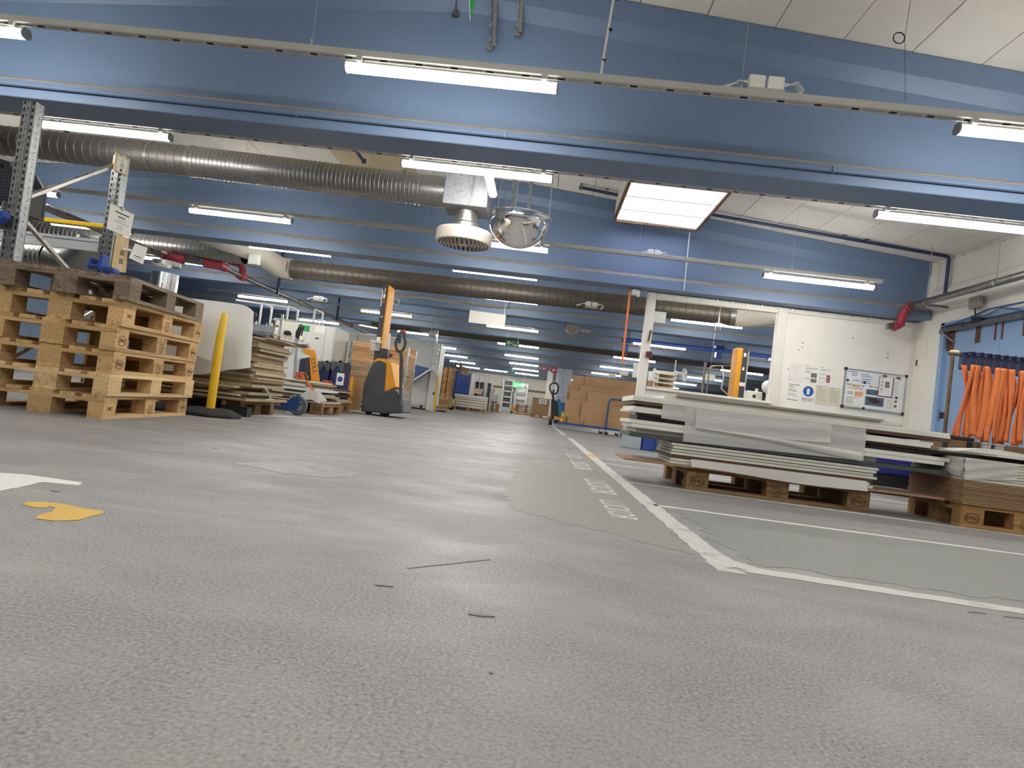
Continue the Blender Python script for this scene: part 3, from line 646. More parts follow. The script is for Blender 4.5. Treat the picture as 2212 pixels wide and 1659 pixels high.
# navy sprinkler pipe below the ceiling
sp = thing('sprinkler_pipe', 'dark blue sprinkler pipe below the ceiling past the skylight', 'pipe', tuple(at(1535, 463, Y=9.9)))
o_ = sp.location; Y_ = 9.9
A, Bq, Cq, Dq = at(1255, 405, Y=Y_), at(1345, 425, Y=Y_), at(1535, 463, Y=Y_), at(2032, 552, Y=Y_)
Dq.x = RW-.12; Lq = A+(Cq-A)*((SKX0-.02-A.x)/(Cq.x-A.x)); Rq = Cq+(Dq-Cq)*((SKX1+.02-Cq.x)/(Dq.x-Cq.x))
def pp(fn, name, m, **k):
    b = MB(o_); fn(b); return b.build(name, m, sp, **k)
pp(lambda b: b.tube([A, Lq], .024, 10), 'pipe_run', m_navy, smooth=True); pp(lambda b: b.tube([Rq, Dq], .024, 10), 'pipe_run', m_navy, smooth=True)
E_ = V((RW-.07, 9.92, 2.75))
pp(lambda b: b.tube([Dq, Dq+V((.03, .0, -.01)), Dq+V((.05, .01, -.06)), E_], .026, 10), 'drop_pipe', m_navy, smooth=True)
pp(lambda b: b.lathe([(.02, 0), (.032, .01), (.032, .05), (.015, .06), (.015, .10), (0, .10)], A-V((0, 0, .03)), Z1, 10), 'elbow', m_steel, smooth=True)
for x, y in ((1310, 417), (1825, 510), (1873, 520)):
    q = at(x, y, Y=Y_); pp(lambda b: (b.tube([q, (q.x, Y_, ceil_z(q.x))], .006, 6), b.lathe([(.03, -.012), (.03, .012)], q, X1, 12), b.box((q.x, Y_, ceil_z(q.x)-.006), (.06, .04, .008))), 'hanger', m_steel)
q = at(2008, 545, Y=Y_); pp(lambda b: b.box((q.x, Y_, q.z+.05), (.22, .05, .05)), 'bracket', m_rail)
# heavy grey pipe on the door wall with red grooved elbows
gp = thing('sprinkler_main', 'thick grey steel pipe with red elbows along the door wall', 'pipe', (5.56, 9, 2.7)); o_ = gp.location
def gpp(fn, name, m, **k):
    b = MB(o_); fn(b); return b.build(name, m, gp, **k)
XG = 5.36; ZG = 2.64; rG = .048
e0 = V((XG, 10.13, ZG)); stub0 = at(1922, 705, Y=10.22); stub0 = V((stub0.x, 10.22, stub0.z))
gpp(lambda b: b.tube([(XG, 5.95, ZG), e0], rG, 16), 'pipe_run', m_steel, smooth=True)
M_ = V((e0.x-.045, 10.22, e0.z-.13))
gpp(lambda b: b.tube([e0-V((0, .03, 0)), e0+V((-.002, .03, -.004)), e0+V((-.012, .07, -.035)), e0+V((-.03, .09, -.085)), M_], rG+.012, 14), 'elbow', m_red, smooth=True)
gpp(lambda b: b.tube([M_, M_+V((-.012, 0, -.05)), V((stub0.x+.16, 10.22, stub0.z+.05)), V((stub0.x+.11, 10.22, stub0.z+.018)), V((stub0.x+.05, 10.22, stub0.z+.006))], rG+.012, 14), 'elbow', m_red, smooth=True)
for q, d in ((e0-V((0, .02, 0)), Y1), (M_, V((-.3, .1, -1))), (V((stub0.x+.07, 10.22, stub0.z+.008)), X1)):
    gpp(lambda b: b.lathe([(rG, -.022), (rG+.026, -.022), (rG+.026, .022), (rG, .022)], q, d, 16), 'coupling', m_red, bev=.005)
gpp(lambda b: b.tube([stub0+V((.12, 0, .016)), stub0-V((.04, 0, .004))], rG, 16), 'stub', m_steel, smooth=True)
for y in (9.7, 8.25, 6.6): gpp(lambda b: (b.lathe([(rG+.004, -.012), (rG+.004, .012)], (XG, y, ZG), Y1, 16), b.tube([(XG, y, ZG+rG), (XG, y, ceil_z(XG))], .006, 6)), 'pipe_ring', m_alu)
gpp(lambda b: b.bar((XG, 9.9, ZG), (RW, 9.9, ZG), .03, .03), 'wall_bracket', m_steel)
# grey switch box and little sensor on the door wall
t = thing('switch_box', 'grey square electrical box above the blue doors', 'box', (5.76, 9.05, 2.42)); b = MB(t.location); b.bb((RW-.13, 9.06, 2.50), (RW-.051, 9.26, 2.66)); b.build('enclosure', mat('grey_enclosure', '#A9A59C', .5), t, bev=.01); b = MB(t.location); b.bb((RW-.137, 9.08, 2.52), (RW-.13, 9.24, 2.64)); b.build('lid', mat('grey_enclosure'), t, bev=.004); b = MB(t.location); b.tube([(RW-.09, 9.16, 2.50), (RW-.09, 9.16, 2.45), (RW-.05, 9.2, 2.42), (RW-.04, 9.3, 2.40)], .009, 6); b.build('cable', m_black, t, True)
p = at(1988, 784, X=RW-.04); t = thing('wall_button', 'small grey push button box on the wall corner', 'switch', tuple(p)); b = MB(p); b.box(p, (.06, .07, .10)); b.build('casing', m_paper, t, bev=.008); b = MB(p); b.box(p+V((-.02, .04, .0)), (.05, .012, .09)); b.build('side_plate', m_stkg, t); b = MB(p); b.tube([p, (p.x+.03, p.y, .9)], .004, 5); b.build('cable', m_cable, t)
# second duct: white elbow, long spiral run, grey run at the far left
d2 = thing('ventilation_duct', 'second spiral duct with white insulated bends past the second beam', 'duct', (0, 13, 2.4)); o_ = d2.location
def d2p(fn, name, m, **k):
    b = MB(o_); fn(b); return b.build(name, m, d2, **k)
m_duct2 = galv('grimy_duct_steel', '#7F786E', .5, .8, 60); m_insul = mat('white_insulation', '#C9C2B6', .7, var=.05)
P0, P1, P2 = at(470, 512, Y=11.8), at(545, 540, Y=12.3), at(605, 578, Y=13.0)
d2p(lambda b: b.tube([at(440, 500, Y=11.7), P0, P1, P2, (P2.x+.25, 13.0, 2.60)], .21, 24), 'bend', m_insul, smooth=True)
d2p(lambda b: spiral(b, (P2.x+.2, 13, 2.60), (3.55, 13, 2.69), .185, .14, .006, 24), 'duct_run', m_duct2, smooth=True)
q = at(1690, 672, Y=12.2)
d2p(lambda b: b.lathe([(.20, 0), (.20, .16)], (3.45, 13, 2.69), X1, 24), 'collar', m_galvd, smooth=True)
d2p(lambda b: b.tube([(3.58, 13, 2.69), (3.8, 12.97, 2.69), (4.05, 12.8, 2.72), (4.4, 12.2, 2.80)], .205, 24), 'bend', m_insul, smooth=True)
for hx in (-3.4, -.9, 1.8): d2p(lambda b: b.tube([(hx, 13, 2.7), (hx, 13, ceil_z(hx))], .004, 5), 'hanger_rod', m_galv)
d3 = thing('ventilation_duct', 'grey spiral duct high above the racks at the left', 'duct', (-8, 12.3, 2.4)); b = MB(d3.location); spiral(b, (-12.2, 12.3, 2.62), (-5.95, 12.3, 2.66), .19, .09, .007, 24); b.build('duct_run', m_galvd, d3, True); b = MB(d3.location); [b.tube([(x, 12.3, 2.8), (x, 12.3, ceil_z(x))], .004, 5) for x in (-9.5, -7.2)]; b.build('hangers', m_galv, d3); b = MB(d3.location); q = at(562, 567, Y=12.3); b.box((q.x, 12.05, q.z), (.22, .08, .2)); b.build('control_box', m_cab, d3, bev=.01)
far = thing('ventilation_duct', 'far spiral duct crossing the aisle beyond the green arrow sign', 'duct', (0, 22.4, 2.4)); b = MB(far.location); spiral(b, (-6, 22.2, 2.66), (9, 22.2, 2.66), .17, .3, .006, 16); b.build('duct_run', m_duct2, far, True); b = MB(far.location); [b.tube([(x, 22.2, 2.8), (x, 22.2, ceil_z(x))], .005, 5) for x in (-4, 0, 5)]; b.build('hangers', m_galv, far)
vd = thing('vertical_duct', 'shiny upright steel pipe rising behind the pallet stack', 'duct', (at(350, 640, Y=8.6).x, 8.6, 0)); b = MB(); b.lathe([(.17, 0), (.17, at(350, 590, Y=8.6).z)], n=28); b.build('pipe', galv('bright_steel', '#B9BABA', .22, .95, 10), vd, True); b = MB(); b.lathe([(.178, 1.7), (.178, 1.76)], n=28); b.build('band', m_galvd, vd, True)
# low spiral duct with bend behind the rack
ld = thing('ventilation_duct', 'bent spiral duct showing between rack beams and pallet stack', 'duct', tuple(at(100, 560, Y=9.5))); b = MB(ld.location); a1, a2 = at(-60, 545, Y=9.5), at(105, 556, Y=9.5); spiral(b, a1, a2, .2, .07, .006, 20); b.build('duct_run', m_galvd, ld, True); b = MB(ld.location); b.tube([a2, a2+V((.2, .02, -.02)), at(165, 560, Y=9.4), at(185, 545, Y=9.3), at(200, 520, Y=9.3)], .2, 20); b.build('bend', m_galvd, ld, True); b = MB(ld.location); b.tube([a1+V((.6, 0, .1)), (a1.x+.6, 9.5, ceil_z(a1.x))], .005, 5); b.build('hanger', m_galv, ld)
# red-jointed sprinkler main on the left
rp = thing('sprinkler_main', 'grey pipe with red couplings running back over the white machines', 'pipe', tuple(at(522, 598, Z=2.4))); o_ = rp.location
def rpp(fn, name, m, **k):
    b = MB(o_); fn(b); return b.build(name, m, rp, **k)
def zq(x, y): return at(x, y, Z=2.40)
qs = [zq(30, 420), zq(362, 556), zq(478, 574), zq(522, 597)]
far_ = V((qs[3].x, 44, 2.40))
rpp(lambda b: b.tube(qs[:2], .055, 10), 'pipe_run', m_steel, smooth=True); rpp(lambda b: b.tube(qs[1:3], .055, 10), 'pipe_run', m_steel, smooth=True); rpp(lambda b: b.tube([qs[2], qs[3], far_], .05, 10), 'pipe_run', m_steel, smooth=True)
def seg(a, c, f0, f1): return [a+(c-a)*f0, a+(c-a)*f1]
rpp(lambda b: b.tube([qs[1]+(qs[0]-qs[1]).normalized()*.15, qs[1], qs[1]+(qs[2]-qs[1]).normalized()*.3], .085, 12), 'elbow', m_red, smooth=True)
rpp(lambda b: b.tube([qs[2]+(qs[1]-qs[2]).normalized()*.3, qs[2], qs[2]+(qs[3]-qs[2]).normalized()*.2], .085, 12), 'elbow', m_red, smooth=True)
u3 = V((qs[3].x-.05, qs[3].y, 2.66)); rpp(lambda b: b.tube([qs[3]+V((0, 0, -.02)), qs[3]+V((0, 0, .15)), u3+V((-.04, 0, .0)), u3+V((-.25, 0, .03))], .075, 12), 'elbow', m_red, smooth=True)
rpp(lambda b: b.lathe([(.05, -.12), (.085, -.1), (.085, .1), (.05, .12)], qs[3], Y1, 14), 'coupling', m_red, smooth=True); rpp(lambda b: b.lathe([(.05, -.06), (.075, -.05), (.075, .05), (.05, .06)], (qs[3].x, 21.5, 2.4), Y1, 14), 'coupling', m_red, smooth=True)
rpp(lambda b: b.tube([u3+V((-.2, 0, .03)), u3+V((-3, 0, .04))], .04, 8), 'branch_pipe', m_steel, smooth=True)
for y in (15, 19.5, 27): rpp(lambda b: b.bar((qs[3].x+.14, y, 2.3), (qs[3].x+.14, y, ceil_z(qs[3].x)), .05, .05), 'support_post', m_navy)
for f in (.4, .85): q = qs[1]+(qs[2]-qs[1])*f; rpp(lambda b: b.tube([q, (q.x, q.y, ceil_z(q.x))], .006, 5), 'hanger_rod', m_alu)
# cable bundle, blank board, far signs
a1, a2 = at(850, 640, Y=13.6), at(1098, 668, Y=13.6)
b = MB(); [b.tube([a1+V((0, k*.02, k*.008)), a1+(a2-a1)*.3+V((0, 0, .03+.006*k)), a1+(a2-a1)*.6+V((0, 0, -.0)), a2+V((-.15, 0, -.0)), a2+V((0, 0, .03)), V((a2.x+.03, 13.6, 2.72))], .012, 5) for k in range(4)]; b.tube([a1, V((a1.x-.1, 13.6, a1.z-.05)), V((a1.x-.25, 13.85, 2.70)), V((a1.x-.25, 13.9, 2.74))], .008, 5); b.tube(arc(at(856, 651, Y=13.5), X1, Z1, .065, 0, 6.3, 16), .008, 5)
tag(b.build('cable_bundle', m_cable, None, True), 'sagging bundle of pale cables beyond the yellow stacker mast', 'cable')
def sign(name, label, quad, Y, m, th=.02, wires=True, top=None):
    q = [at(x, y, Y=Y) for x, y in quad]; c = sum(q, V())/4; t = thing(name, label, 'sign', (c.x, Y, min(p.z for p in q)))
    b = MB(t.location); b.prism([q[0], q[3], q[2], q[1]], (0, th, 0)); b.build('panel', m, t)
    if wires: b = MB(t.location); [b.tube([q[i]+V((.04*(1-2*i), th/2, -.01)), (q[i].x+.04*(1-2*i), Y+th/2, top or ceil_z(q[i].x))], .004, 4) for i in (0, 1)]; b.build('wires', m_alu, t)
    return t, q
def onq(q, u, v): return (q[0]*(1-u)+q[1]*u)*(1-v) + (q[3]*(1-u)+q[2]*u)*v
def patch(t, q, u0, v0, u1, v1, m, name='print', d=.004):
    b = MB(t.location); b.prism([onq(q, u0, v0)-V((0, d, 0)), onq(q, u0, v1)-V((0, d, 0)), onq(q, u1, v1)-V((0, d, 0)), onq(q, u1, v0)-V((0, d, 0))], (0, d, 0)); return b.build(name, m, t)
def shape(t, q, pts, m, name='pictogram', d=.005):
    b = MB(t.location); b.prism([onq(q, u, v)-V((0, d, 0)) for u, v in pts], (0, d, 0)); return b.build(name, m, t)
sign('blank_board', 'blank white board hanging over the aisle', ((1015, 670), (1093, 680), (1090, 705), (1012, 696)), 15.2, m_paper)
t, q = sign('exit_sign', 'green and white exit sign with arrow pointing to the cabinets', ((1092, 734), (1122, 737), (1121, 750), (1091, 746)), 17.5, m_green)
shape(t, q, [(.08, .5), (.28, .12), (.36, .12), (.24, .4), (.48, .4), (.48, .6), (.24, .6), (.36, .88), (.28, .88)], m_paper); patch(t, q, .5, .03, .52, .97, m_paper); patch(t, q, .58, .62, .92, .9, m_paper); patch(t, q, .85, .15, .97, .45, m_paper)
t, q = sign('exit_sign', 'bright green running man exit sign near the end wall', ((1108, 825), (1133, 828), (1132, 838), (1107, 835)), 40.0, glow('lit_green_sign', '#3DBB62', 1.1))
m_lw = glow('lit_white_sign', '#F2FFF2', 1.3)
shape(t, q, [(.5, .4), (.66, .4), (.66, .2), (.78, .5), (.66, .8), (.66, .6), (.5, .6)], m_lw); patch(t, q, .84, .1, .98, .9, m_lw); shape(t, q, [(.2, .15), (.3, .15), (.34, .5), (.44, .85), (.36, .85), (.26, .6), (.14, .9), (.08, .85), (.2, .5)], m_lw)
t, q = sign('exit_sign', 'small green exit sign under the distant beams', ((1102, 798), (1114, 799), (1113, 804), (1102, 803)), 31, m_green); patch(t, q, .4, .2, .6, .8, m_paper)
t, q = sign('fire_sign', 'square red fire hose sign high in the distance', ((1191, 793), (1203, 795), (1201, 807), (1190, 805)), 24, m_signred); patch(t, q, .3, .25, .6, .7, m_paper); patch(t, q, .7, .4, .82, .55, m_paper)
t, q = sign('fire_sign', 'narrow red arrow sign beside the fire hose sign', ((1169, 792), (1184, 794), (1183, 800), (1169, 798)), 24, m_signred); patch(t, q, .2, .3, .7, .42, m_paper); patch(t, q, .3, .6, .65, .7, m_paper)
sp_ = thing('ceiling_speaker', 'round white speaker drum under a far beam', 'speaker', tuple(at(1235, 710, Y=17.2))); c = at(1236, 708, Y=17.2); b = MB(sp_.location); b.lathe([(0, -.04), (.15, -.04), (.165, 0), (.165, .2), (0, .2)], c, Y1, 24); b.build('drum', m_cream, sp_, True); b = MB(sp_.location); b.box(c+V((-.17, .1, .12)), (.05, .1, .3)); b.build('bracket', m_galv, sp_); b = MB(sp_.location); b.tube([c+V((0, .1, .1)), (c.x, 17.3, ceil_z(c.x))], .008, 5); b.build('rod', m_galv, sp_)

p, q = at(768, 328, Y=8.3), at(786, 349, Y=8.3); b = MB(); b.tube([(p.x, 8.3, ceil_z(p.x)), (p.x, 8.3, p.z+.03), (p.x+.02, 8.3, p.z), q], .022, 8); b.lathe([(0, 0), (.03, 0), (.03, .05), (0, .05)], q-V((0, 0, .02)), Z1, 10); tag(b.build('pipe_stub', m_navy, None, True), 'short dark blue pipe stub below the beige ceiling board', 'pipe')
p = at(120, 278, Y=8.3); b = MB(); b.tube([(p.x-.25, 8.3, ceil_z(p.x)-.01), (p.x+.05, 8.3, p.z+.03), (p.x+.3, 8.3, p.z-.1)], .02, 8); b.tube([(p.x+.02, 8.3, p.z+.05), (p.x+.12, 8.3, ceil_z(p.x))], .012, 6); tag(b.build('pipe_brace', m_navy, None, True), 'slanting dark blue pipe behind the rack upright top', 'pipe')
# ------------------------------------------------------------------ PALLETS
WV = {'new': ('#D2AF7F', '#A17A4A'), 'mid': ('#B8905F', '#7F5C36'), 'old': ('#8F7E6D', '#52453A'), 'brown': ('#9A7C58', '#5E462E'), 'pale': ('#E0C496', '#B8925F')}
BLK = {k: chip('block_'+k, a, b) for k, (a, b) in WV.items()}
_pm = {}
def pmesh(kind, d, var, axis):
    key = (kind, tuple(round(x, 3) for x in d), var, axis)
    if key not in _pm:
        b = MB(); b.box((0, 0, d[2]/2), d)
        _pm[key] = b.mesh(kind, BLK[var] if kind == 'block' and axis else wood(f'pallet_{var}_{"xyz"[axis]}', *WV[var], axis))
    return _pm[key]
m_brand = mat('burnt_brand', '#2C180E', .8, var=.2)
m_brandr = mat('faded_brand', '#8A5A3A', .8, var=.2)
def oval(b, c, r, u, a=.046, h=.030, w=.003, n=28):
    c, r, u = V(c), V(r), V(u); nn = r.cross(u); k = len(b.v)
    for i in range(n):
        t = 2*math.pi*i/n
        for q in (1, 1-w/h*1.0):
            b.v.append(c + r*(a*q*math.cos(t)) + u*(h*q*math.sin(t)) + nn*.0008 - b.o)
    for i in range(n): j = (i+1) % n; b.f.append((k+2*i, k+2*j, k+2*j+1, k+2*i+1))
def brand(p, c, r, u, s='EPAL', m=None, ring=True, sz=.032):
    if ring: b = MB(); oval(b, c, r, u); b.build('brand_ring', m or m_brand, p)
    text(s, sz, V(c)+V(r).cross(V(u))*.0008, r, u, m or m_brand, p, 'brand_lettering', 1., ext=.0003)
def stamp(p, c, r, u, m=None):
    b = MB(); c, r, u = V(c), V(r), V(u); nn = r.cross(u)*.0006
    for a, d in (((-.03, .0), (.003, .045)), ((.03, .0), (.003, .045)), ((0, .022), (.06, .003)), ((0, -.022), (.06, .003)), ((-.014, 0), (.002, .045)), ((.008, .008), (.03, .004)), ((.008, -.004), (.03, .004)), ((0, -.033), (.05, .004))):
        q = [c + r*(a[0]+sx*d[0]/2) + u*(a[1]+sz*d[1]/2) + nn for sx, sz in ((-1, -1), (1, -1), (1, 1), (-1, 1))]; b.add(q, [(0, 1, 2, 3)])
    b.build('heat_stamp', m or m_brand, p)['kind'] = 'stuff'
def pallet(label, loc, rz=0., var='mid', L=1.2, W=.8, marks=True, group=None, small=False):
    t = thing('wooden_pallet', label, 'pallet', loc, rz, group)
    bw = (.1, .145, .1) if W > .7 else (.09, .1, .09)
    ys = (-W/2+bw[0]/2, 0, W/2-bw[2]/2); xs = (-L/2+.0725, 0, L/2-.0725)
    for y, w in zip(ys, bw): inst('bottom_board', pmesh('bottom_board', (L, w, .022), var, 0), t, (0, y, 0))
    for x in xs:
        for y, w in zip(ys, bw): inst('block', pmesh('block', (.145, w, .078), var, 1 if (int(abs(x)*70+(y+1)*31+len(label)) % 3) else 0), t, (x, y, .022))
        inst('stringer_board', pmesh('stringer_board', (.145, W, .022), var, 1), t, (x, 0, .1))
    n = 5 if W > .7 else 4; tw = [.145, .1, .145, .1, .145] if n == 5 else [.12, .1, .1, .12]; gap = (W-sum(tw))/(n-1); y = -W/2
    for w in tw: inst('top_board', pmesh('top_board', (L, w, .022), var, 0), t, (random.uniform(-.004, .004), y+w/2, .122)); y += w+gap
    if marks:
        f = -W/2-.0006
        brand(t, (xs[0], f, .062), X1, Z1, marks if isinstance(marks, str) else 'EPAL', ring=marks in (True, 'EPAL', 'EUR')); brand(t, (xs[2], f, .062), X1, Z1, 'EUR' if isinstance(marks, str) else 'EPAL')
        stamp(t, (0, f, .06), X1, Z1)
    return t
# left stack of six
C0, A0 = V((-2.757, 4.097, 0)), -.094
vars_ = [('new', 0, 0, 0, 'UIC'), ('pale', .012, .0, .03, None), ('new', .015, .006, .0, True), ('new', .02, -.006, .01, True), ('new', .035, .01, .0, 'UIC'), ('old', .075, -.02, .05, None)]
lab = ['bottom pallet of the six-high stack, standing on the floor', 'second pallet up in the six-high stack, pale planed wood', 'third pallet up in the six-high stack, ringed brands on its blocks', 'fourth pallet up in the six-high stack, darkened left side', 'fifth pallet up in the six-high stack, light wood with red stamp', 'weathered grey-brown pallet on top of the six-high stack']
for i, (vr, dx, dy, da, mk) in enumerate(vars_):
    a = A0 + da*(-1 if i == 5 else 1)*.6; Ld, Sd = V((math.sin(a), math.cos(a), 0)), V((-math.cos(a), math.sin(a), 0))
    HZ = (.150, .143, .149, .162, .166, .155); c = C0 + V((dx, dy, sum(HZ[:i])+.0005*i)) + Ld*.6 + Sd*.4
    t_ = pallet(lab[i], c, math.atan2(Ld.y, Ld.x), vr, marks=mk if mk else False, group='pallets of the six-high stack'); t_.scale = (1, 1, HZ[i]/.144)
# ------------------------------------------------------------------ BOARD STACK A on the pallet at the right
PA = pallet('pallet under the tall foam-wrapped board stack at the white line', (1.03+.6, 4.455+.4, 0), 0., 'brown')
def board(label, x0, x1, y0, y1, z0, z1, m, rz=0., name='board', group=None, bev=.0015):
    b = MB(); b.box(((x0+x1)/2, (y0+y1)/2, (z0+z1)/2), (x1-x0, y1-y0, z1-z0), rz); o = b.build(name, m, None, bev=bev); return tag(o, label, 'board', group)
YA = 4.42; z = .1445
gA = 'boards of the foam-wrapped stack'
LA = [  # label, x0, x1, y0, dy, z0, z1, mat
 ('thin brown board lying directly on the pallet, longest of its stack', .60, 2.69, YA, .52, .1450, .160, mat('thin_brown_board', '#A4826A', .6, var=.08)),
]
zz = .1605; nb = 7
for i in range(nb):
    h = .0202; LA.append((f'grey-edged white board low in the wrapped stack, {ORD(i)} up from the thin brown board', .90+.006*(i % 3), 2.25-.012*((i*2) % 3) - (.0 if i > 2 else .02), YA+.012-(.01 if i > 4 else 0), .5, zz, zz+h-.003, m_pedge if i not in (2,) else m_bboard)); zz += h
LA += [
 ('dark grey board sticking out of the wrapped stack on both sides', .615, 2.695, YA-.005, .56, .3055, .3345, m_gboard),
 ('grey strip board hidden above the dark grey board', .66, 2.25, YA+.05, .45, .335, .3665, m_pedge),
 ('white board under its twin, mid height in the wrapped stack', .625, 2.66, YA, .56, .367, .3935, m_pboard),
 ('white board lying above the dark gap, mid height in the wrapped stack', .61, 2.69, YA-.004, .56, .394, .420, m_pboard),
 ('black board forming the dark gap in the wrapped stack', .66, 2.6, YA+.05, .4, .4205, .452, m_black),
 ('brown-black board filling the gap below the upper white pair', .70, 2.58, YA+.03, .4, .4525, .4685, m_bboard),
 ('lower white board of the upper pair in the wrapped stack', .605, 2.56, YA-.006, .57, .469, .488, m_pboard),
 ('upper white board of the upper pair, slightly set back', .622, 2.58, YA+.004, .56, .4885, .508, m_pboard),
 ('grey filler board under the brown board of the wrapped stack', .7, 2.2, YA+.08, .4, .5085, .5225, m_pedge),
 ('brown board right under the top white pair of the wrapped stack', .625, 2.69, YA+.003, .57, .523, .545, m_bboard),
 ('white board with rounded end, second white one from stack top', .61, 2.68, YA-.002, .58, .5455, .562, m_pboard),
 ('white board with rounded end near the top of the wrapped stack', .612, 2.675, YA-.001, .58, .5625, .5795, m_pboard),
 ('pale thin board lying loose under the topmost grey board', .82, 2.24, YA+.02, .5, .580, .603, m_pedge),
 ('topmost grey-edged board of the wrapped stack, shorter than those below', .895, 2.245, YA-.004, .45, .6035, .620, mat('taupe_board', '#A39C90', .5)),
]
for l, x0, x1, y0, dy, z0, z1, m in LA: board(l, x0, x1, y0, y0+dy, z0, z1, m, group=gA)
def sheet(label, fn, nu, nv, m, name='foam_sheet', cat='sheet', th=.0012):
    b = MB(); b.grid(fn, nu, nv); o = b.build(name, m, None, True, solid=0); return tag(o, label, cat, None)
def hang(x0, x1, zt, zb0, zb1, y, wv=.004, ph=0, sag=.0, curl=.0):
    def f(u, v):
        x = x0+(x1-x0)*u; zb = zb0+(zb1-zb0)*u - sag*math.sin(math.pi*u)
        return (x, y - wv*math.sin(9*v+ph+3*u) - wv*.6*math.sin(23*u+5*v) - curl*v*v, zt+(zb-zt)*v)
    return f
sheet('small translucent foam sheet hanging at the near end of the wrapped stack', hang(.808, 1.0, .543, .449, .444, YA-.016, .002), 6, 8, m_foamt)
sheet('large translucent foam sheet hanging before the wrapped stack', hang(.965, 2.135, .544, .314, .335, YA-.020, .003, 1), 40, 14, m_foamt)
sheet('outer foam sheet with drooping lower edge on the wrapped stack', hang(1.03, 1.905, .545, .414, .425, YA-.032, .004, 2, .012, .006), 40, 14, m_foamt)
sheet('pale foam fold curling below the outer sheet of the wrapped stack', lambda u, v: (1.03+1.08*u, YA-.036-.012*math.sin(math.pi*v)-.004*math.sin(7*u), .417 - .03*u - (.004+.052*u)*v + .01*math.sin(math.pi*u)), 40, 6, m_foam)
def skirt(u, v):
    x = 1.035+1.135*u; drop = .028+.02*math.sin(2.3+3.1*u)+.012*math.sin(7.5*u) ; drop = max(.006, .05*min(1, (u+.15)*2.2)*(1-.55*u)) + .012*math.sin(9*u)
    if v < .55: return (x, YA+.10-.14*v/.55, .1665+.006*math.sin(12*u)*v)
    k = (v-.55)/.45; return (x, YA-.042-.006*k-.006*math.sin(8*u)*k, .1665-drop*k*.62+.002*math.sin(20*u))
def skirt2(u, v):
    x = 1.035+1.14*u; top = .206-.0*u; bot = .152-.016*u+.007*math.sin(6.5*u+.8)
    return (x, YA-.012-.03*v-.006*math.sin(10*u)*v, top+(bot-top)*v)
sheet('white foam skirt spread on the pallet below the wrapped stack', skirt2, 44, 8, m_foam)
# crumpled clear film beside the pallet leg
b = MB(); c = at(1450, 1025, Z=.02)
for k in range(2):
    cc = V((c.x-.03+.075*k, 4.62, .035)); b.grid(lambda u, v: cc + V(((.045+.012*math.sin(9*u+4*v))*math.cos(6.28*u)*math.sin(3.14*v), .04*math.sin(6.28*u)*math.sin(3.14*v), .034*math.cos(3.14*v)+.006*math.sin(15*u))), 18, 10)
tag(b.build('film_scrap', m_filmc), 'crumpled clear film lying by the pallet leg', 'film')
# ------------------------------------------------------------------ BOARD STACK B further right
PB = pallet('half-size pallet carrying the brown fibreboard stack', (2.725+.4, 4.305+.3, 0), -.01, 'mid', .8, .6)
gB = 'fibreboard sheets of the right-hand stack'
zz = .1445
for i in range(11):
    board(f'brown fibreboard sheet, {ORD(i)} up from the half-size pallet', 2.705+random.uniform(0, .008), 4.1, 4.285+random.uniform(0, .008), 4.9, zz, zz+.0124, m_mdf, group=gB, name='fibreboard'); zz += .0138
for i in range(8):
    board(f'grey-white board, {ORD(i)} above the brown fibreboards', 2.71+random.uniform(0, .01), 4.1, 4.287+random.uniform(0, .008), 4.9, zz, zz+.0158, m_pedge, group='pale boards above the fibreboards'); zz += .018
board('black-edged board jutting out toward the wrapped stack', 2.50, 3.4, 4.46, 4.95, zz+.0005, zz+.022, m_black)
board('taupe board resting on the black-edged board', 2.46, 2.86, 4.36, 4.9, zz-.034, zz-.02, mat('taupe_board'), group=None) if 0 else None
board('long pale board on top of the fibreboard stack', 2.90, 4.2, 4.29, 4.9, zz+.024, zz+.042, m_pboard)
sheet('rumpled white foam sheet draped over the fibreboard stack', lambda u, v: (2.62+1.3*u, 4.27+.6*v+.0*u, zz+.0435+.012*math.sin(3.2*u+1)*(1-v)+.008*math.sin(9*u+3*v)+.006+(-.03*max(0, .16-u)/.16)), 40, 12, m_foam)
sheet('foam flap hanging at the corner of the fibreboard stack', lambda u, v: (2.70+.32*u, 4.282-.012*v-.006*math.sin(14*v+6*u), zz-.004-.135*v*(1-.25*u)), 16, 14, m_foamt)
sheet('foam flap turned round the side of the fibreboard stack', lambda u, v: (2.698-.012*v-.006*math.sin(10*v+5*u), 4.285+.5*u, zz-.004-.12*v*(1-.3*u)), 16, 10, m_foamt)
# ------------------------------------------------------------------ crates between and behind the two stacks
t = thing('plastic_tub', 'deep blue plastic tub on a black base between the board stacks', 'tub', (3.62, 6.75, 0)); b = MB(); b.prism([(-.30, -.2, .2), (.30, -.2, .2), (.33, -.2, .46), (-.33, -.2, .46)], (0, .4, 0)); b.build('tub_body', mat('ultramarine_plastic', '#2A2F8C', .4), t, bev=.02); b = MB(); b.box((0, 0, .45), (.70, .44, .03)); b.build('tub_rim', mat('ultramarine_plastic'), t, bev=.008); b = MB(); b.box((0, .02, .10), (.66, .4, .19)); b.build('base', m_black, t, bev=.01)
for k, (dx, dz) in enumerate(((-.12, .47), (.04, .468))):
    b = MB(); b.grid(lambda u, v: (3.62+dx+.1*u, 6.56+.07*v, dz+.012*math.sin(5*u+k)+.03*u*v), 5, 5); tag(b.build('paper_scrap', m_paper, None, True, solid=.002), ['creased paper scrap on the blue tub, nearer the wrapped stack', 'folded paper scrap on the blue tub, nearer the fibreboards'][k], 'paper')
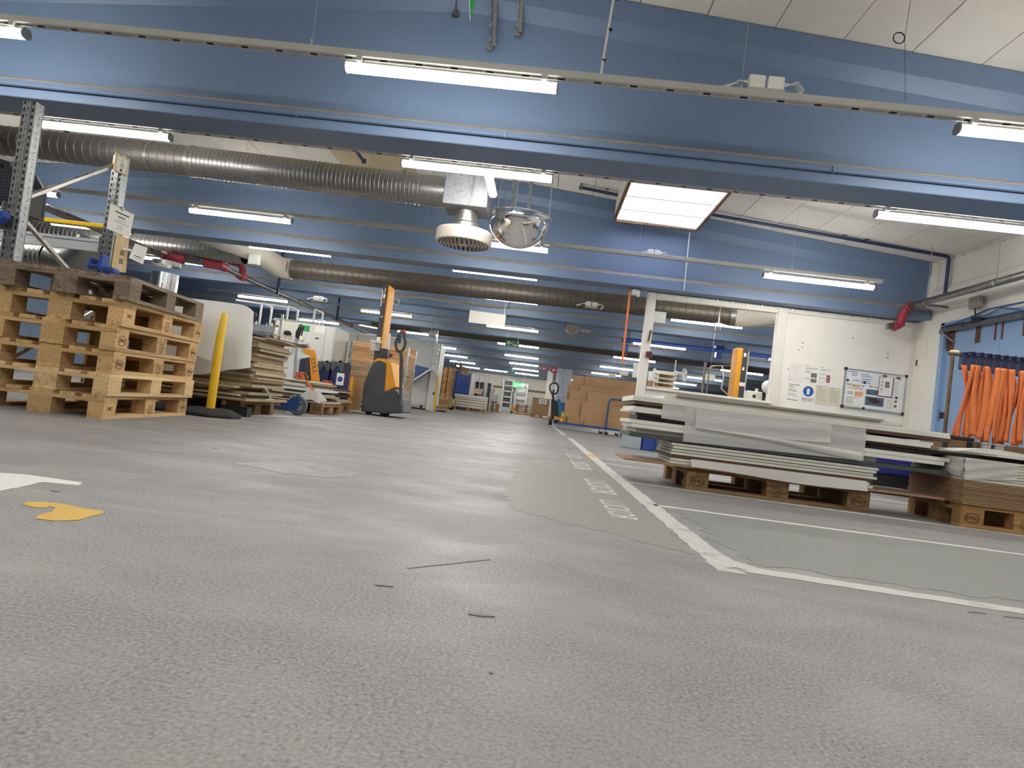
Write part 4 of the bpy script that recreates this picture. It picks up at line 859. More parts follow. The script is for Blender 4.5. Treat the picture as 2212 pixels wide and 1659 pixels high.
t = thing('tool_cabinet', 'low blue steel cabinet behind the fibreboard stack', 'cabinet', (4.6, 7.7, 0)); b = MB(); b.box((0, 0, .28), (.9, .5, .52)); b.build('body', m_royal, t, bev=.01); b = MB(); b.box((0, -.255, .3), (.4, .012, .4)); b.build('door', m_tblue, t, bev=.004); b = MB(); b.box((.15, -.27, .3), (.02, .02, .12)); b.build('handle', m_alu, t)
t = thing('storage_box', 'pale grey speckled box against the partition foot', 'box', (1.43, 10.0, 0)); b = MB(); b.box((0, 0, .21), (.26, .3, .42)); b.build('body', mat('speckled_grey_box', '#9FAAB0', .6, fine=.2), t, bev=.01); b = MB(); b.box((0, 0, .425), (.28, .32, .02)); b.build('lid', mat('speckled_grey_box'), t, bev=.004)
t = thing('storage_box', 'blue upright box beside the speckled grey one', 'box', (1.68, 10.0, 0)); b = MB(); b.box((0, 0, .21), (.2, .3, .42)); b.build('body', m_royal, t, bev=.01); b = MB(); b.box((0, 0, .43), (.22, .32, .02)); b.build('lid', m_royal, t, bev=.004)
t = thing('wooden_crate', 'small wooden crate with clear tape beside the blue box', 'crate', (1.93, 9.75, 0)); wl = wood('crate_pine', '#CFA06A', '#8A6034', 2); b = MB(); b.bb((-.13, -.12, 0), (-.11, .12, .36)); b.bb((.11, -.12, 0), (.13, .12, .36)); b.bb((-.13, .1, 0), (.13, .12, .36)); b.bb((-.13, -.12, .34), (.13, .12, .36)); b.bb((-.13, -.12, 0), (.13, .12, .02)); b.bb((-.13, -.12, .15), (.13, .12, .17)); b.bb((.0, -.12, .17), (.13, -.1, .34)); b.build('carcass', wl, t); b = MB(); b.bb((.02, -.124, .02), (.07, -.12, .34)); b.build('tape', m_filmc, t)
# ------------------------------------------------------------------ STRAP RACK
sr = thing('strap_rack', 'steel rack of hanging orange webbing straps before the blue door', 'rack', (4.0, 6.2, 0)); o_ = sr.location
def srp(fn, name, m, **k):
    b = MB(o_); fn(b); return b.build(name, m, sr, **k)
m_rust = galv('brown_steel_tube', '#7C6A5A', .4, .7, 20)
pz = at(2058, 765, Y=6.2).z; pxx = at(2058, 765, Y=6.2).x
srp(lambda b: b.tube([(pxx, 6.2, .63), (pxx, 6.2, pz)], .017, 10), 'post', m_rust, smooth=True)
srp(lambda b: b.tube([(pxx+1.5, 6.2, .60), (pxx+1.5, 6.2, pz)], .017, 10), 'post', m_rust, smooth=True)
srp(lambda b: b.tube([(pxx-.05, 6.2, pz), (pxx+1.56, 6.2, pz)], .012, 8), 'rail', m_steel, smooth=True)
srp(lambda b: b.lathe([(0, 0), (.035, 0), (.042, .012), (.035, .028), (0, .034)], (pxx+.015, 6.2, pz+.008), Z1, 14), 'cap', mat('cream_cap', '#D8CBA0', .4), smooth=True)
srp(lambda b: (b.bb((pxx-.10, 6.05, 0), (pxx+1.62, 6.4, .60))), 'base_box', mat('brown_box_board', '#7C6048', .8))
srp(lambda b: (b.bb((pxx-.11, 6.04, .601), (pxx+.17, 6.25, .63))), 'clamp', m_black, bev=.004)
srp(lambda b: [b.bb((pxx+dx-.02, 6.03, .48), (pxx+dx+.02, 6.05, .59)) for dx in (-.085, .13)], 'clamp_bolts', m_black)
srp(lambda b: [b.lathe([(.05, 0), (.05, .04), (.045, .045), (.045, .08), (.05, .085), (.05, .10)], (pxx+dx, 5.99, .50), Z1, 16) for dx in (.23, .34)], 'steel_bushes', m_alu, smooth=True)
# hooks and straps, each its own thing
for i in range(10):
    hx = pxx+.10+.072*i; lab = ORD(i)
    h = thing('strap_hook', f'navy plastic hook on the strap rail, {lab} from the cream cap', 'hook', (hx, 6.2, pz-.16), 0, 'navy hooks on the strap rail')
    b = MB(h.location); b.prism([(hx-.03, 6.16, pz+.03), (hx-.034, 6.16, pz-.13), (hx+.012, 6.16, pz-.135), (hx+.02, 6.16, pz+.02)], (0, .06, 0)); b.build('hook_body', m_navyp, h, bev=.006)
    b = MB(h.location); b.bar((hx-.02, 6.14, pz+.02), (hx+.05, 6.12, pz+.03), .05, .012); b.build('lever', m_navyp, h, bev=.003)
    for j in range(3):
        dx = (-.02, .02, .0)[j]; x0 = hx+dx; sway = random.uniform(-.05, .05) + (.04, -.05, .0)[j]
        tw = random.uniform(-.5, .5)
        def sf(u, v, x0=x0, sway=sway, tw=tw, j=j, i=i):
            w = .052; a = tw*v+.35*math.sin(4*v+i); cx = x0 + sway*v + .02*math.sin(3.4*v+i*2+j)
            return (cx+(u-.5)*w*math.cos(a), 6.15-.035*j + (u-.5)*w*math.sin(a) - .012*math.sin(3*v+j), pz-.11-(.655+.02*((i+j) % 3)-.02)*v + .015)
        sheet(f'orange webbing strap, {["rear", "middle", "front"][j]} loop on the {lab} navy hook', sf, 2, 22, m_orange, 'webbing_strap', 'strap'); o = COL.objects[-1]; 
        d = o.modifiers.new('solid', 'SOLIDIFY'); d.thickness = .004
        o['group'] = 'orange straps on the rack'
# ------------------------------------------------------------------ PALLET RACK at the left
XRK = -3.845
rk = thing('pallet_rack', 'galvanised rack end frame with perforated uprights beside the pallet stack', 'rack', (XRK, 5.0, 0)); o_ = rk.location
def rkp(fn, name, m, par=None, **k):
    b = MB(o_); fn(b); return b.build(name, m, par or rk, **k)
for y in (4.5, 5.5):
    z1 = 2.135
    u = rkp(lambda b: (b.bb((XRK-.06, y-.036, 0), (XRK-.035, y-.03, z1)), b.bb((XRK-.035, y-.046, 0), (XRK+.005, y-.04, z1)), b.bb((XRK+.005, y-.036, 0), (XRK+.03, y-.03, z1)), b.bb((XRK-.035, y-.046, 0), (XRK-.03, y-.03, z1)), b.bb((XRK, y-.046, 0), (XRK+.005, y-.03, z1)),
                       b.bb((XRK+.03, y-.036, 0), (XRK+.036, y+.04, z1)), b.bb((XRK-.066, y-.036, 0), (XRK-.06, y+.04, z1)), b.bb((XRK+.02, y+.036, 0), (XRK+.036, y+.042, z1)), b.bb((XRK-.066, y+.036, 0), (XRK-.05, y+.042, z1))), 'upright', m_galv)
    def perf(b):
        for j in range(42):
            zz = .06+.05*j
            for dx in (-.048, .017): b.bb((XRK+dx-.006, y-.0372, zz), (XRK+dx+.006, y-.0355, zz+.026))
            b.lathe([(0, 0), (.0042, 0), (.0042, .0012), (0, .0012)], (XRK-.015, y-.0475, zz+.02), Y1, 8); b.lathe([(0, 0), (.0045, 0), (.0045, .0012), (0, .0012)], (XRK+.0355, y+.004, zz+.02), X1, 8)
    rkp(perf, 'perforations', m_dark, u)['kind'] = 'stuff'
    rkp(lambda b: b.bb((XRK-.08, y-.06, 0), (XRK+.05, y+.06, .008)), 'foot_plate', m_galv)
m_brace = galv('bright_brace_steel', '#B5B0A6', .3, .9, 15)
zb1, zb2, zb3 = at(78, 430, Y=4.5).z, at(248, 352, Y=5.5).z, at(70, 470, Y=4.5).z
rkp(lambda b: b.bar((XRK, 4.52, zb1), (XRK, 5.48, zb2), .03, .035), 'brace', m_brace, bev=.006)
rkp(lambda b: b.bar((XRK, 4.52, zb3), (XRK, 5.48, .82), .03, .035), 'brace', m_brace, bev=.006)
rkp(lambda b: b.bar((XRK, 4.52, .25), (XRK, 5.48, .80), .03, .035), 'brace', m_brace, bev=.006)
zt, zbm = at(222, 520, Y=5.5).z, at(220, 546, Y=5.5).z
bm = rkp(lambda b: (b.bb((-7.2, 5.47, zbm), (XRK-.07, 5.50, zt)), b.bb((-7.2, 5.463, zbm), (XRK-.07, 5.47, zbm+.025)), b.bb((-7.2, 5.463, zt-.025), (XRK-.07, 5.47, zt))), 'load_beam', mat('pale_grey_beam', '#C4C8CB', .4, .25))
rkp(lambda b: [b.box((-4.0-.16*j, 5.468, (zt+zbm)/2+.03*(-1)**j), (.012, .004, .012)) for j in range(16)], 'beam_holes', m_dark, bm)['kind'] = 'stuff'
rkp(lambda b: b.bb((XRK-.075, 5.45, zbm-.03), (XRK-.062, 5.5, zt+.03)), 'beam_hook', m_galv)
zf = at(25, 468, Y=4.46).z; rkp(lambda b: b.bb((-7.2, 4.44, zf-.06), (XRK-.07, 4.48, zf+.06)), 'load_beam', mat('pale_grey_beam', '#C4C8CB', .4, .25), bev=.006); rkp(lambda b: b.bb((XRK-.08, 4.43, zf-.1), (XRK-.062, 4.47, zf+.1)), 'beam_hook', m_galvd)
yb = at(145, 480, Y=5.62); rkp(lambda b: b.bar((-7.2, 5.62, yb.z), (XRK-.0, 5.62, yb.z-.0), .04, .035), 'yellow_beam', m_yellow, bev=.004)
rkp(lambda b: b.bb((XRK-.03, 5.60, yb.z-.26), (XRK+.0, 5.64, yb.z)), 'yellow_bracket', m_yellow)
# goods on the rack
for k in range(2):
    c = at(28-26*k, 395-6*k, Y=4.46+.12*k); t = thing('black_crate', ['black perforated plastic crate leaning on the rack beam, front one', 'black perforated plastic crate tucked behind its twin on the rack'][k], 'crate', (c.x-.17, c.y+.06, zf+.062), .0, 'black perforated crates'); b = MB()
    pts = [(-.20, 0, .0), (.16, 0, 0), (.155, 0, .21), (.06, 0, .345), (-.02, 0, .36), (-.22, 0, .30)]; b.prism(pts, (0, .02, 0)); b.prism([(p[0], .26, p[2]*.98) for p in pts], (0, .02, 0)); b.bb((-.2, 0, 0), (.16, .28, .012)); b.bb((.145, .02, 0), (.155, .26, .205)); b.build('shell', m_black, t)
    b = MB(); [b.box((-.18+.022*i, -.001, .03+.022*j), (.009, .004, .009)) for i in range(15) for j in range(12) if .03+.022*j < .30-.9*max(0, -.18+.022*i-.03)]; b.build('perforations', mat('crate_gap_grey', '#4B5566', .5), t)['kind'] = 'stuff'
    b = MB(); b.lathe([(.016, 0), (.016, .004), (.008, .004), (.008, 0)], (.02, -.004, .31), Y1, 12); b.build('rivet', m_alu, t)
c = at(8, 465, Y=4.4); t = thing('plastic_bin', 'blue plastic bin corner on the lower rack beam', 'bin', (c.x-.03, 4.36, zf-.07)); b = MB(); b.prism([(-.1, 0, 0), (.03, 0, .0), (.07, 0, .05), (.05, 0, .09), (-.1, 0, .1)], (0, .06, 0)); b.build('bin_body', m_royal, t, bev=.005); b = MB(); b.box((-.03, -.006, .05), (.06, .008, .03)); b.build('label_holder', m_navyp, t)
XS = XRK+.045
def xsign(name, label, quad, m, X=XS, th=.004):
    q = [at(x, y, X=X) for x, y in quad]; c = sum(q, V())/len(q); t = thing(name, label, 'sign', (X, c.y, min(p.z for p in q))); b = MB(t.location); b.prism(q, (-th, 0, 0)); b.build('sheet', m, t); return t, q
def xtext(t, q, s, size, u, v, m, name='lettering'):
    p = onq(q, u, v); r = (q[1]-q[0]).normalized(); up = (q[0]-q[3]).normalized(); up = (up - r*up.dot(r)).normalized()
    text(s, size, p + V((.001, 0, 0)), r, up, m, t, name, org=t.location, ext=.0004)
def xline(t, q, u0, u1, v, w, m, name='text_lines'):
    b = MB(t.location); a, c = onq(q, u0, v), onq(q, u1, v); b.bar(a+V((.0008, 0, 0)), c+V((.0008, 0, 0)), .001, w); return b.build(name, m, t)
m_ply = wood('plywood_sign', '#E0C79C', '#BFA070', 2, .03)
t, q = xsign('rack_sign', 'wooden rack sign with number ten on the far upright', ((252, 329), (279, 344), (273, 381), (247, 368)), m_ply, XS, .012)
b = MB(t.location); qq = [onq(q, .1, .12)+V((.001, 0, 0)), onq(q, .9, .12)+V((.001, 0, 0)), onq(q, .9, .92)+V((.001, 0, 0)), onq(q, .1, .92)+V((.001, 0, 0))]; b.prism(qq, (-.0008, 0, 0)); b.build('paper_label', m_paper, t)
xtext(t, q, 'I', .05, .5, .32, m_ink); xtext(t, q, '10', .05, .5, .58, m_ink)
b = MB(t.location); p = onq(q, .5, .82); b.lathe([(0, 0), (.013, 0), (.013, .002), (0, .002)], p+V((.001, 0, 0)), X1, 16); b.build('black_dot', m_ink, t)
t, q = xsign('notice_sheet', 'laminated white notice clipped to the far rack upright', ((241, 440), (290, 464), (280, 514), (231, 494)), m_paper)
for i, (a, c, w) in enumerate(((.2, .8, .010), (.35, .65, .009), (.3, .7, .004), (.2, .85, .004), (.4, .6, .003), (.38, .62, .003), (.36, .64, .003))): xline(t, q, a, c, (.2, .36, .48, .58, .7, .77, .84)[i], w, m_ink if i < 2 else m_inkl)
b = MB(t.location); p = onq(q, .45, .0); b.box(p+V((.006, 0, .0)), (.012, .03, .03)); b.build('clip', m_galvd, t)
t, q = xsign('picture_board', 'pale plywood board with two small pictures under the notice', ((252, 507), (279, 515), (272, 589), (240, 586)), m_ply, XS, .008)
for v in (.38, .62): b = MB(t.location); b.prism([onq(q, .42, v)+V((.001, 0, 0)), onq(q, .72, v)+V((.001, 0, 0)), onq(q, .72, v+.15)+V((.001, 0, 0)), onq(q, .42, v+.15)+V((.001, 0, 0))], (-.0008, 0, 0)); b.build('picture', mat('dark_photo', '#6E6A62', .5, var=.5, scale=60), t)
t, q = xsign('label_card', 'white code label card stuck out beside the plywood board', ((292, 526), (319, 535), (309, 571), (279, 557)), m_paper, XS+.04)
xline(t, q, .25, .75, .72, .008, m_ink); xline(t, q, .2, .8, .84, .003, m_inkl)
b = MB(t.location); b.bar(onq(q, 0, .5), (XS-.03, onq(q, 0, .5).y-.1, onq(q, 0, .5).z), .006, .02); b.build('arm', m_alu, t)
for k, (x, y, s, lb) in enumerate(((203, 568, 1., 'blue parts bin hooked on the far upright, rear one'), (231, 577, .9, 'blue parts bin lying flat at the foot of the plywood board'))):
    c = at(x, y, Y=5.36-.06*k); t = thing('parts_bin', lb, 'bin', (c.x, c.y, c.z-.05)); b = MB()
    if k == 0: b.prism([(-.06, 0, 0), (.06, 0, 0), (.07, 0, .13), (.04, 0, .13), (.03, 0, .04), (-.03, 0, .04), (-.04, 0, .10), (-.06, 0, .09)], (0, .10, 0))
    else: b.prism([(-.06, 0, .0), (.055, 0, -.01), (.065, 0, .03), (.04, 0, .055), (-.05, 0, .06), (-.065, 0, .03)], (0, .09, 0))
    b.build('bin_body', m_royal, t, bev=.006); b = MB(); b.box((0, -.003, .02), (.07, .006, .02)); b.build('label_holder', m_navyp, t); b = MB(); b.bar((0, .05, .05), (-.1*k, 5.50-c.y, .06), .02, .01); b.build('hook', m_alu, t)
# ------------------------------------------------------------------ YELLOW POSTS
def post(label, x, y, h, base=True):
    t = thing('bollard', label, 'post', (x, y, 0)); b = MB(); b.lathe([(0, h), (.030, h), (.036, h-.012), (.036, .05), (0, .05)][::-1], n=24); b.build('post', m_yellow, t, True)
    if base:
        b = MB(); n = 8; r0, r1 = .26, .17; lo = [(r0*math.cos(math.pi/8+math.pi/4*i), r0*math.sin(math.pi/8+math.pi/4*i)) for i in range(8)]
        b.v = [V((p[0], p[1], 0)) for p in lo] + [V((p[0], p[1], .028)) for p in lo] + [V((p[0]*r1/r0, p[1]*r1/r0, .066)) for p in lo]
        b.f = [tuple(range(8))[::-1], tuple(range(16, 24))] + [(k*8+i, k*8+(i+1) % 8, (k+1)*8+(i+1) % 8, (k+1)*8+i) for k in (0, 1) for i in range(8)]
        b.build('rubber_base', m_rubber, t, bev=.012, seg=3)
    return t
post('yellow bollard on a black rubber base before the chipboard stack', -2.835, 5.62, .90)
post('yellow bollard hidden behind the middle of the pallet stack', -3.33, 5.60, .85)
post('yellow bollard hidden behind the near end of the pallet stack', -3.66, 5.78, .85, False)
# ------------------------------------------------------------------ CHIPBOARD STACK
pallet('low pallet under the chipboard offcuts beside the yellow bollard', (-2.84-.6, 6.20+.4, 0), 0, 'brown', marks=False)
CH = [chip('chipboard_a', '#B7A286', '#7F6B54'), chip('chipboard_b', '#9D8A72', '#675543'), chip('chipboard_c', '#CBBA9C', '#957F62')]
gC = 'chipboard offcuts in the stack by the bollard'
zz = .1445; th = [.028, .012, .022, .028, .022, .022, .03, .022, .03, .018, .022, .03, .022, .022, .028, .022, .03, .022, .026, .026, .03, .028, .022, .03, .022]
n = len(th)
for i, h in enumerate(th):
    xr = -2.70+random.uniform(-.05, .03); yf = 6.02+random.uniform(0, .10); xl = -3.7+random.uniform(-.1, .1); yk = 6.85+random.uniform(-.05, .12)
    if i < 6: xr, yf, yk, xl = (-2.69, -2.72, -2.78, -2.70, -2.86, -2.80)[i], (6.0, 6.02, 5.98, 6.03, 5.95, 5.93)[i], (6.95, 6.8, 6.7, 6.85, 6.7, 6.8)[i], -4.0
    dk = 'darker' if i % 3 == 1 else ('paler' if i % 3 == 2 else 'tan')
    board(f'{dk} chipboard offcut, {ORD(i)} up in the stack by the yellow bollard', xl, xr, yf, yk, zz, zz+h-.0015, CH[i % 3] if i not in (1,) else m_gboard, random.uniform(-.02, .02), 'chipboard', gC, .001); zz += h
board('thin plywood strip jutting from under the black cover sheet', -3.1, -2.66, 6.25, 7.25, zz, zz+.010, wood('plywood_strip', '#D3B083', '#A98657', 1), 0, 'plywood_strip')
tag(MB().add([(-3.75, 6.02, zz+.012), (-2.74, 6.05, zz+.012), (-2.62, 7.25, zz+.012), (-3.7, 7.25, zz+.012), (-3.75, 6.02, zz+.028), (-2.74, 6.05, zz+.028), (-2.62, 7.25, zz+.020), (-3.7, 7.25, zz+.028)], [(0, 3, 2, 1), (4, 5, 6, 7), (0, 1, 5, 4), (1, 2, 6, 5), (2, 3, 7, 6), (3, 0, 4, 7)]).build('cover_sheet', m_black), 'thin black cover sheet lying on top of the chipboard stack', 'sheet')
t = thing('rubber_wedge', 'black block on the floor in front of the chipboard pallet', 'block', (-2.80, 6.05, 0)); b = MB(); b.bb((-.14, -.05, 0), (.12, .06, .085)); b.build('block_body', m_black, t, bev=.006); b = MB(); b.bb((-.14, -.052, .086), (.12, .06, .09)); b.build('top_plate', m_rubber, t)
b = MB(); p = at(560, 850, X=-2.66); b.tube([(-2.66, 6.28, .30), (-2.64, 6.35, .24), (-2.66, 6.42, .185), (-2.65, 6.5, .18), (-2.66, 6.34, .17)], .004, 5); b.tube([(-2.66, 6.22, .31), (-2.65, 6.36, .23), (-2.66, 6.47, .17)], .004, 5); tag(b.build('tie_string', m_cable, None, True), 'white tie string dangling on the side of the chipboards', 'string')
# foam draped between the rack and the chipboards
def foam(u, v):
    x = -3.55+.84*u; zt = 1.005+.015*math.sin(2*u); zb = .33+.13*u**3+.01*math.sin(9*u); y = 5.86-.05*math.sin(2.5*u+1)+.02*v
    z = zt+(zb-zt)*v
    if u > .86:
        k = (u-.86)/.14; x = -2.828+.10*math.sin(k*1.5708)+.03*v; y += .09*(1-math.cos(k*1.5708)); z -= .05*k*k*(1-v)
    return (x, y, z)
def flap(u, v):
    e = at(481-26*v, 668+112*v, Y=5.555); s = V(foam(.10+.05*v, .06+.55*v)); k = u
    p = s*(1-k)+e*k; return (p.x, s.y*(1-k*k*(3-2*k))+e.y*k*k*(3-2*k), p.z+.03*math.sin(3.14*k)*(1-v))
sheet('big white foam sheet draped behind the yellow bollard', foam, 60, 20, m_foam, 'foam_drape')
sheet('fold of white foam passing over the yellow bollard top', flap, 24, 16, m_foam, 'foam_drape')
# ------------------------------------------------------------------ STRAPPED BOARD PILES behind
pallet('pallet under the strapped boards by the blue trolley wheel', (-2.68-.6, 8.08+.4, 0), 0, 'brown')
pallet('pallet of the second strapped pile next to the stacker', (-2.88-.6, 9.2+.4, 0), 0, 'brown')
gD = 'strapped boards behind the chipboards'
zz = .1445; specs = [(.012, m_foam), (.022, m_bboard), (.03, m_mdf), (.022, CH[2]), (.02, m_pboard), (.028, m_gboard), (.03, m_pboard), (.02, m_pedge), (.034, m_pedge), (.026, CH[0]), (.018, m_pboard)]
for i, (h, m) in enumerate(specs): board(f'offcut board, {ORD(i)} up in the strapped pile behind the trolley wheel', -3.9, -2.72-.06*(i % 3)-.02*i*.5, 8.05+.03*(i % 2), 9.0, zz, zz+h-.001, m if m is not m_foam else m_pboard, 0, 'board', gD); zz += h
zc = zz; zz = .1445; specs = [(.03, CH[2]), (.022, m_pedge), (.03, m_black), (.012, m_gboard), (.03, m_bboard), (.022, CH[1]), (.022, CH[0]), (.02, m_gboard)]
for i, (h, m) in enumerate(specs): board(f'offcut board, {ORD(i)} up in the second strapped pile by the stacker', -3.95, -2.86-.04*(i % 3), 9.08+.04*(i % 2), 10.0, zz, zz+h-.001, m, 0, 'board', gD); zz += h
zd = zz
def wad(label, c, n, s):
    b = MB()
    for i in range(n):
        a = i*1.3; r = s*(.5+.12*(i % 3)); cc = V(c)+V((random.uniform(-.4, .4)*s, random.uniform(-.3, .3)*s, s*.35)); u = V((math.cos(a), math.sin(a)*.6, random.uniform(-.3, .3))).normalized(); w = u.cross(V((.3, 1, .2)).normalized()).normalized()
        pts = arc(cc, u, w, r*.8, 0, 5.6, 14); k = len(b.v)
        for p in pts: p = V((p.x, p.y, max(p.z, c[2]+.004))); b.v += [p+V((0, -.014, .005)), p+V((0, .014, -.005))]
        for j in range(len(pts)-1): b.f.append((k+2*j, k+2*j+1, k+2*j+3, k+2*j+2))
    return tag(b.build('strap_bundle', m_orange, None, True, solid=.004), label, 'strap')
wad('bundle of orange strap lying on the strapped pile by the wheel', (-3.02, 8.12, zc+.002), 8, .10); wad('bundle of orange strap draped over the second strapped pile', (-3.0, 9.14, zd+.002), 8, .11)
for k, (x0, z0, x1, z1, y, lb) in enumerate(((-2.90, zc, -2.66, .16, 8.03, 'orange ratchet band slanting down the pile by the wheel'), (-3.05, zd, -2.80, .16, 9.06, 'orange ratchet band slanting down the second strapped pile'))):
    b = MB(); b.bar((x0, y, z0), (x1, y-.02, z1), .004, .03); tag(b.build('ratchet_band', m_orange), lb, 'strap')
sheet('crumpled white foam scrap on the small pallet by the wheel', lambda u, v: (-2.95+.34*u, 8.02-.03*v+.02*math.sin(7*u), .17+.17*(1-v)*max(0, math.sin(2.6*u+.3))*.8+.01*math.sin(11*u+3*v)), 14, 8, m_foam, 'foam_scrap')
# white wrapped bundle standing behind the chipboards
b = MB(); c0 = at(618, 800, Y=9.0); b.grid(lambda u, v: (c0.x-.15+.32*u, 9.0-.05*math.sin(3.14*u)+.02*math.sin(25*u+3*v), .35+.62*v+.02*math.sin(12*u)), 24, 14); tag(b.build('film_roll', m_filmc, None, True), 'upright bundle wrapped in cloudy film behind the chipboards', 'bundle')
# blue trolley with big wheel
tr = thing('hand_trolley', 'blue platform trolley with large grey wheel lying by the small pallet', 'trolley', (-2.72, 7.45, 0)); o_ = tr.location
def trp(fn, name, m, par=None, **k):
    b = MB(o_); fn(b); return b.build(name, m, par or tr, **k)
wc = V((-2.745, 7.45, .108))
wh = trp(lambda b: b.lathe([(.06, -.02), (.10, -.022), (.108, -.012), (.108, .012), (.10, .022), (.06, .02)], wc, Y1, 32), 'wheel', mat('grey_rubber_tyre', '#5E6268', .6), smooth=True)
trp(lambda b: b.lathe([(0, -.018), (.07, -.018), (.07, .018), (0, .018)], wc, Y1, 24), 'hub', mat('grey_hub', '#85888C', .5), wh, smooth=True)
trp(lambda b: [b.bar(wc+V((0, -.02, 0)), wc+V((.065*math.cos(a), -.02, .065*math.sin(a))), .006, .012) for a in (.5, 2.6, 4.7)], 'spokes', mat('dark_spoke', '#4A4D52', .5), wh)
trp(lambda b: b.prism([(-2.98, 7.425, .06), (-2.75, 7.425, .05), (-2.72, 7.425, .13), (-2.74, 7.425, .21), (-2.82, 7.425, .19), (-2.9, 7.425, .12)], (0, .008, 0)), 'fork_plate', m_tblue, bev=.003)
trp(lambda b: b.prism([(-2.78, 7.42, .2), (-2.76, 7.42, .22), (-2.72, 7.42, .222), (-2.74, 7.42, .1), (-2.76, 7.42, .1)], (0, .06, 0)), 'fork_arm', m_tblue)
trp(lambda b: b.bb((-3.6, 7.40, .045), (-2.80, 7.45, .085)), 'side_bar', m_tblue, bev=.004); trp(lambda b: b.bb((-3.6, 7.40, .02), (-2.85, 7.46, .035)), 'lower_bar', m_alu)
trp(lambda b: b.bb((-3.6, 7.45, .06), (-3.5, 7.9, .08)), 'cross_bar', m_tblue)
trp(lambda b: b.tube(arc(wc+V((0, -.01, 0)), X1, Z1, .125, 1.9, 2.9, 8), .006, 6), 'mudguard', m_alu)
# ------------------------------------------------------------------ YELLOW STACKER
def poly(pts, Y): return [at(x, y, Y=Y) for x, y in pts]
st = thing('pallet_stacker', 'yellow and charcoal walk-behind stacker parked by the wooden collars', 'stacker', (-2.72, 10.4, 0)); o_ = st.location
def sp2(fn, name, m, par=None, **k):
    b = MB(o_); fn(b); return b.build(name, m, par or st, **k)
YS = 10.05
def ex(b, pts, y0, d):
    q = poly(pts, YS); b.prism([V((p.x, y0, max(p.z, .03))) for p in q], (0, d, 0))
sp2(lambda b: ex(b, [(779, 889), (786, 828), (797, 800), (806, 783), (818, 778), (833, 784), (829, 850), (825, 893)], YS, .72), 'side_cover', m_stkg, bev=.02, seg=2)
sp2(lambda b: ex(b, [(803, 782), (812, 774), (826, 774), (843, 782), (854, 836), (828, 848), (832, 787), (818, 781)], YS+.03, .64), 'hood', m_stky, bev=.015, seg=2)
sp2(lambda b: ex(b, [(825, 846), (853, 839), (861, 850), (869, 880), (868, 893), (823, 894)], YS-.005, .74), 'drive_cover', m_stkg, bev=.02, seg=2)
sp2(lambda b: ex(b, [(858, 857), (870, 862), (870, 892), (862, 893)], YS+.05, .6), 'bumper', mat('stacker_grey_bumper', '#6C6E70', .6), bev=.015)
xa, xb, xc = at(829, 613, Y=10.15).x, at(840, 614, Y=10.15).x, at(851, 617, Y=10.15).x; zt = at(838, 614, Y=10.15).z
dxm = -.0
ms = sp2(lambda b: b.bb((xa, 10.12, .1), (xb, 10.5, zt)), 'mast_panel', m_stkg, bev=.006)
sp2(lambda b: b.bb((xb, 10.125, .7), (xb+.025, 10.50, zt-.015)), 'mast_cover', m_stky, bev=.01, seg=3)
sp2(lambda b: b.bb((xc, 10.2, .75), (xc+.03, 10.24, 1.3)), 'mast_chain', m_cable)
def decal(b, u0, u1, z0, z1): b.bb((xa+(xb-xa)*u0, 10.1185, z0), (xa+(xb-xa)*u1, 10.1198, z1))
sp2(lambda b: decal(b, .3, .75, zt-.30, zt-.26), 'red_label', mat('red_label', '#C4553F', .6), ms); sp2(lambda b: decal(b, .45, .6, zt-.14, zt-.07), 'hook_symbol', m_paper, ms); sp2(lambda b: decal(b, .3, .7, zt-.23, zt-.16), 'warning_symbol', m_paper, ms); sp2(lambda b: decal(b, .02, .16, zt-.36, zt-.1), 'lettered_strip', m_paper, ms); sp2(lambda b: decal(b, .1, .9, zt-.92, zt-.84), 'load_label', m_paper, ms); sp2(lambda b: decal(b, .2, .8, zt-.54, zt-.50), 'small_plate', m_inkl, ms)
sp2(lambda b: b.bb((xa-.06, 10.06, 1.0), (xb+.0, 10.11, 1.14)), 'document_pouch', m_filmc); sp2(lambda b: b.bb((xa-.07, 10.05, 1.12), (xb+.02, 10.115, 1.155)), 'pouch_flap', m_paper2)
hx, hz = at(829, 768, Y=10.1).x, at(836, 768, Y=10.1).z
sp2(lambda b: b.lathe([(0, 0), (.03, 0), (.025, .05), (.03, .06), (0, .06)], (hx+.09, 10.2, hz-.02), Z1, 14), 'key_switch', mat('dark_red_knob', '#7E2A33', .5)); sp2(lambda b: b.bb((hx-.09, 10.1, hz-.04), (hx+.05, 10.3, hz+.10)), 'mast_foot', m_stkg, bev=.01)
pts = [at(x, y, Y=9.98) for x, y in ((865, 862), (866, 835), (867, 800), (868, 775), (866, 757))]
sp2(lambda b: b.tube(pts, .03, 12, rs=[.02, .025, .032, .03, .028]), 'tiller_arm', m_stkg, smooth=True)
c = at(866, 738, Y=9.98)
lp = [c+V((.075*math.sin(a)*(1 if math.cos(a) < .3 else .75), 0, .155*math.cos(a))) for a in [2*math.pi*i/20 for i in range(21)]]
sp2(lambda b: b.tube(lp, .022, 10), 'tiller_loop', m_stkg, smooth=True); sp2(lambda b: b.bb(c+V((-.045, -.02, -.03)), c+V((.0, .03, .14))), 'tiller_console', m_stkg, bev=.012)
sp2(lambda b: b.tube([c+V((-.03, 0, .155)), c+V((.03, 0, .165)), c+V((.06, 0, .12))], .024, 10), 'belly_switch', m_red, smooth=True); sp2(lambda b: b.lathe([(0, -.03), (.025, -.03), (.025, .03), (0, .03)], c+V((-.02, -.01, .115)), Y1, 12), 'butterfly_switch', mat('green_switch', '#1F5B45', .4))
